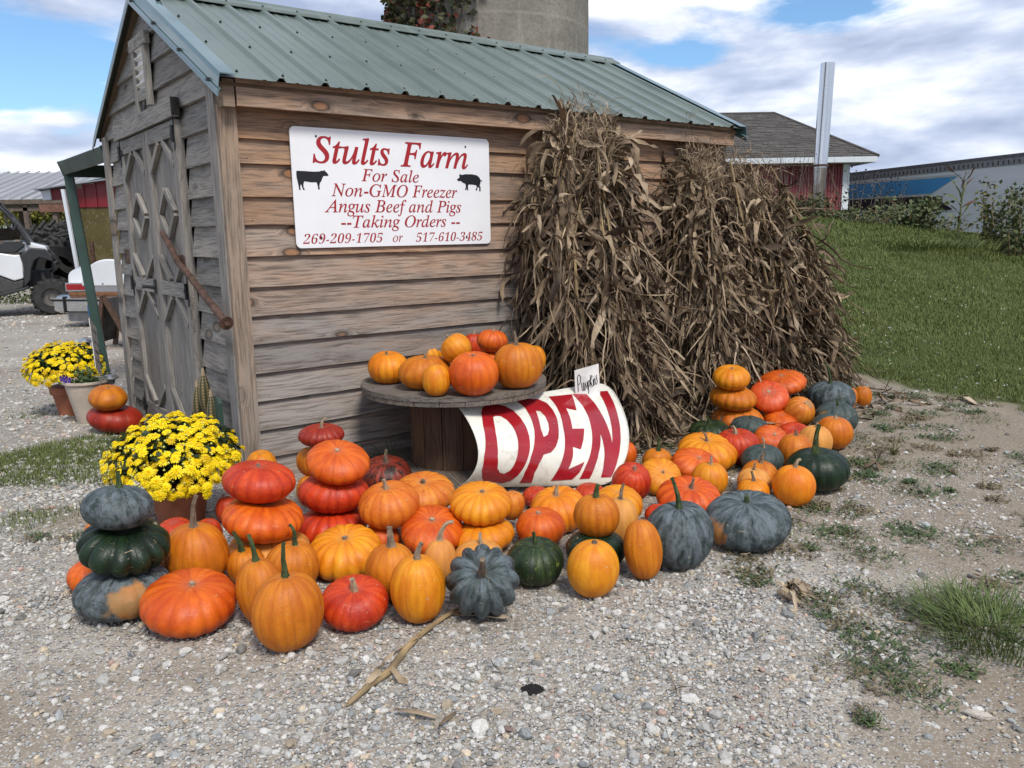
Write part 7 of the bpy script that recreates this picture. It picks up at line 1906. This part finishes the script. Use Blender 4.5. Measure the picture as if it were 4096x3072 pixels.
# stainless stack
SY = 27.0
spb = q3(3268, 830, SY); spt = q3(3312, 253, SY)
stk = thing('steel_stack', 'tall shiny stainless steel stack pipe leaning in front of the red building', 'chimney pipe', spb)
d_ = spt - spb; kk = .62
j_ = spb + d_ * ((q3(3275, 665, SY) - spb)[2] / d_[2])
chm = NT('dented_stainless'); v = chm.coord('Object'); n_ = chm.noise(chm.scl(v, (2.2, 2.2, .35)), 1, 3, .5, .5); M['stack'] = chm.done((.74, .74, .73), .2, 1.0, chm.bump(n_, .012, .5))
bro = NT('heat_stained_steel'); v = bro.coord('Object'); n_ = bro.noise(bro.scl(v, (4, 4, .6)), 1, 5); M['stack2'] = bro.done(bro.ramp(n_, [(.35, (.20, .14, .085)), (.6, (.45, .43, .40))]), .3, .9)
A_ = j_ - spb + np.array([0, 0, -.05]); B_ = spt - spb; mb = MB(); mb.tube([tuple(A_ + (B_ - A_) * k / 12) for k in range(13)], [.215 + .0006 * k for k in range(13)], 48, cap=False); mb.tube([tuple(A_ + (B_ - A_) * (k / 12)) for k in range(13)], .205, 32, cap=False); o = mb.obj('upper_pipe', M['stack'], stk, True)
mb = MB(); mb.tube([(0, 0, -.6), tuple(j_ - spb)], [.20, .21], 32); mb.obj('lower_pipe', M['stack2'], stk, True)
MB().tube([tuple(j_ - spb + np.array([0, 0, -.02])), tuple(j_ - spb + np.array([0, 0, .05]))], .245, 32).obj('clamp_band', M['rust'], stk, True)
MB().tube([tuple(j_ - spb + np.array([.25, -.05, 0])), tuple(j_ - spb + np.array([-.75, 2.5, .22]))], .035, 6).obj('bracket', M['rust'], stk, True)
# ------------------------------------------------------------------ semi trailer
tA = q3(3380, 700, 35.0); tB = q3(4300, 606, 24.6)
zT = 3.52
dirT = np.array([tB[0] - tA[0], tB[1] - tA[1], 0]); LT = np.linalg.norm(dirT); dirT /= LT; angT = math.atan2(dirT[1], dirT[0])
tr_ = thing('semi_trailer', 'long white box trailer with blue stripe and black arrow graphic behind the weeds', 'trailer', (tA[0], tA[1], 0), angT)
tw = NT('white_trailer_skin'); v = tw.coord('Object'); n_ = tw.noise(tw.scl(v, (.4, 1, 3)), 1, 5); M['tw'] = tw.done(tw.ramp(n_, [(.3, (.50, .53, .56)), (.7, (.60, .62, .66))]), .38)
MB().box(0, 15, .02, 2.6, .9, zT - .1).obj('box', M['tw'], tr_)
MB().box(0, 15, -.01, 2.63, zT - .12, zT).obj('top_rail', simple('trailer_rail_dark', (.10, .10, .105), .5, .3), tr_)
MB().box(0, 15, -.005, .02, zT - .34, zT - .12).obj('rivet_rail', simple('trailer_rail_grey', (.20, .20, .21), .5, .3), tr_)
mb = MB()
for k in range(70): mb.box(.15 + .21 * k, .19 + .21 * k, -.012, -.006, zT - .30, zT - .18)
o = mb.obj('rail_slots', M['sign_black'], tr_); o['kind'] = 'stuff'
def tplane(px, py):      # onto the trailer side
    d = ray(px, py); nrm_ = np.array([-dirT[1], dirT[0], 0]); t_ = ((np.array([tA[0], tA[1], 0]) - O3) @ nrm_) / (d @ nrm_); p_ = O3 + d * t_
    return float((p_ - np.array([tA[0], tA[1], 0])) @ dirT), float(p_[2])
def decal(name, pts, mat, y): mb = MB(); mb.prism([tplane(*p_) for p_ in pts], 1, y - .004, y); return mb.obj(name, mat, tr_)
T_ = lambda a, b: (3350 + a / 1.7024, 600 + b / 1.7024)
blue_ = simple('trailer_blue', (.05, .23, .46), .4, 0, .06, 2); grd = simple('trailer_grey_band', (.36, .38, .38), .5, 0, .1, 8); bkd = simple('trailer_black', (.012, .012, .018), .4)
decal('grey_band', [T_(40, 225), T_(840, 163), T_(812, 180), T_(40, 240)], grd, .008)
decal('blue_stripe', [T_(40, 240), T_(812, 181), T_(640, 295), T_(40, 334)], blue_, .012)
decal('grey_band', [T_(40, 334), T_(640, 296), T_(650, 312), T_(40, 344)], grd, .008)
decal('black_arrow', [T_(40, 344), T_(650, 314), T_(778, 400), T_(770, 408), T_(40, 412)], bkd, .012)
decal('grey_band', [T_(40, 414), T_(770, 410), T_(812, 416), T_(40, 424)], grd, .008)
for x in (11.5, 12.8):
    for y in (.3, 2.3): wheel(tr_, (x, y, .5), .5, .3, tyre)
# ------------------------------------------------------------------ weeds along the crest
def crest(px, y=14.6):
    x = float(ypl(px, 900, y)[0]); return np.array([x, y, float(gz(x, y))])
wl_ = leafm('rank_weed_leaf', (.035, .055, .022), (.12, .14, .06), .65, 2); drw = leafm('dead_weed', (.06, .045, .03), (.17, .135, .09), .8, 2)
def bush(name, label, px, y, H, R, n, sz, mat, seed, stems=9, cat='weed', leaves_lo=.15, twig=.006, lean=0):
    q_ = np.random.default_rng(seed); c = crest(px, y); t = thing(name, label, cat, c, 0, None); mb = MB(); P = []
    for k in range(stems):
        a = q_.uniform(0, 6.28); d = R * q_.uniform(.2, 1); top = np.array([math.cos(a) * d + lean, math.sin(a) * d, H * q_.uniform(.6, 1.05)]); b = np.array([math.cos(a) * d * .25, math.sin(a) * d * .25, -.05]); m_ = (b + top) / 2 + q_.normal(0, .05, 3)
        mb.tube([tuple(b), tuple(m_), tuple(top)], [twig * 1.5, twig, twig * .4], 5)
        s = q_.uniform(leaves_lo, 1, max(1, n // stems)); Q = np.where(s[:, None] < .5, b + (m_ - b) * (s * 2)[:, None], m_ + (top - m_) * (s * 2 - 1)[:, None]); P.append(c + Q + q_.normal(0, 1, (len(s), 3)) * np.array([R, R, H * .35]) * .16)
    mb.obj('stem', ow if mat is drw else M['stalk'], t, True)
    o = leaf_quads(np.concatenate(P), sz, seed, mat, 'foliage', t, c, .3, .38); o['kind'] = 'stuff'; return t
bush('weed_thicket', 'thicket of dark weeds at the foot of the steel stack', 3200, 15, .50, .9, 1300, .07, wl_, 1, 20)
bush('weed_thicket', 'bare feathery brown weeds in front of the red wall left of the stack', 3150, 20, 1.9, 1.0, 260, .035, drw, 2, 34, leaves_lo=.4)
bush('weed_thicket', 'brown weeds close against the right of the steel stack', 3255, 20, 1.7, .5, 130, .035, drw, 12, 16, leaves_lo=.4)
bush('burdock', 'dead burdock with dark seed heads in front of the white corner trim', 3420, 15.5, 1.05, .7, 120, .04, drw, 3, 12, leaves_lo=.45)
bush('burdock', 'dead burdock with dark seed heads against the blue stripe', 3555, 15.5, 1.0, .6, 110, .04, drw, 33, 11, leaves_lo=.45)
bush('weed_thicket', 'leafy green vines tangled below the black arrow of the trailer', 3620, 14.3, .50, .65, 850, .085, wl_, 4, 16)
bush('weed_thicket', 'greyish weeds low along the crest left of the green vines', 3470, 14.3, .30, .7, 650, .06, wl_, 5, 16)
bush('weed_thicket', 'pale weedy tangle right of the green vines', 3770, 14.3, .26, .7, 700, .055, wl_, 6, 16)
bush('weed_thicket', 'dark low weeds on the crest behind the right corn shock', 3330, 14.6, .26, .7, 700, .055, wl_, 16, 14)
bush('bush', 'dark leafy bush at the right edge in front of the trailer', 4060, 12.6, 1.12, .42, 1000, .075, wl_, 7, 13, 'bush', .1)
bush('bush', 'bushy weed with drooping yellowing leaves left of the right edge bush', 3975, 12.9, 1.0, .28, 420, .075, leafm('yellowing_leaf', (.04, .06, .02), (.20, .19, .06), .6, 2), 8, 9, 'bush', .1)
# lone corn plant
c = crest(3835, 13.4); cp = thing('corn_plant', 'single green corn plant with reddish leaves in front of the white trailer', 'corn plant', c)
MB().tube([(0, 0, -.05), (.01, 0, .5), (.03, 0, .95), (.05, 0, 1.12)], [.016, .013, .008, .003], 8).obj('stalk', simple('green_stalk', (.10, .11, .04), .6), cp, True)
q_ = np.random.default_rng(3); cl1 = leafm('corn_leaf_green', (.06, .095, .03), (.12, .15, .05), .5, 3); cl2 = leafm('corn_leaf_red', (.13, .06, .04), (.20, .10, .06), .6, 3)
for k in range(13):
    z = .12 + .068 * k; s = 1 if k % 2 else -1
    V, f = ribbon_batch(np.array([[.0, 0, z]]), np.array([[s * .55, q_.uniform(-.3, .3), .9]]) / 1.05, np.array([q_.uniform(.28, .46)]), np.array([.017]), 30 + k, 8, .45 if k < 8 else .15, .15, .4, False)
    me = mesh_np('leaf', V[0], f, True, {'tone': ('FLOAT', np.full(len(V[0]), .6))}, [cl2 if k > 8 or k in (2, 5) else cl1]); link('leaf', me, cp)
# seed heads
mb = MB(); q_ = random.Random(3)
for px in (3395, 3420, 3440, 3500, 3530, 3550, 3560, 3570):
    c = crest(px, 15.4)
    for k in range(11):
        mb.lathe([(.006, -.014), (.016, 0), (.006, .014)], 5, 0, Matrix.Translation((c[0] + q_.gauss(0, .12), c[1], c[2] + q_.uniform(.35, 1.05))))
o = mb.obj('burrs', simple('burr_heads', (.018, .014, .012), .9)); tag(o, 'dark round burrs on the dead stems before the trailer', None, None, 'stuff')
# fallen green weed edge by ivy on ground behind car
def wclump(px, py, label, seed, H=.5, R=.35, n=700):
    p = zpl(px, py); q_ = np.random.default_rng(seed); t = thing('weed_patch', label, 'weeds', p); P = p + np.abs(q_.normal(0, 1, (n, 3))) * [0, 0, H * .5] + q_.normal(0, 1, (n, 3)) * [R, R * .5, 0]
    o = leaf_quads(P, .07, seed, wl_, 'foliage', t, p); o['kind'] = 'stuff'
wclump(262, 1165, 'green weeds growing between the vehicle and the tractor tyres', 5, .8, .35)
wclump(105, 1210, 'low weeds under the utility vehicle', 6, .3, .5, 500)
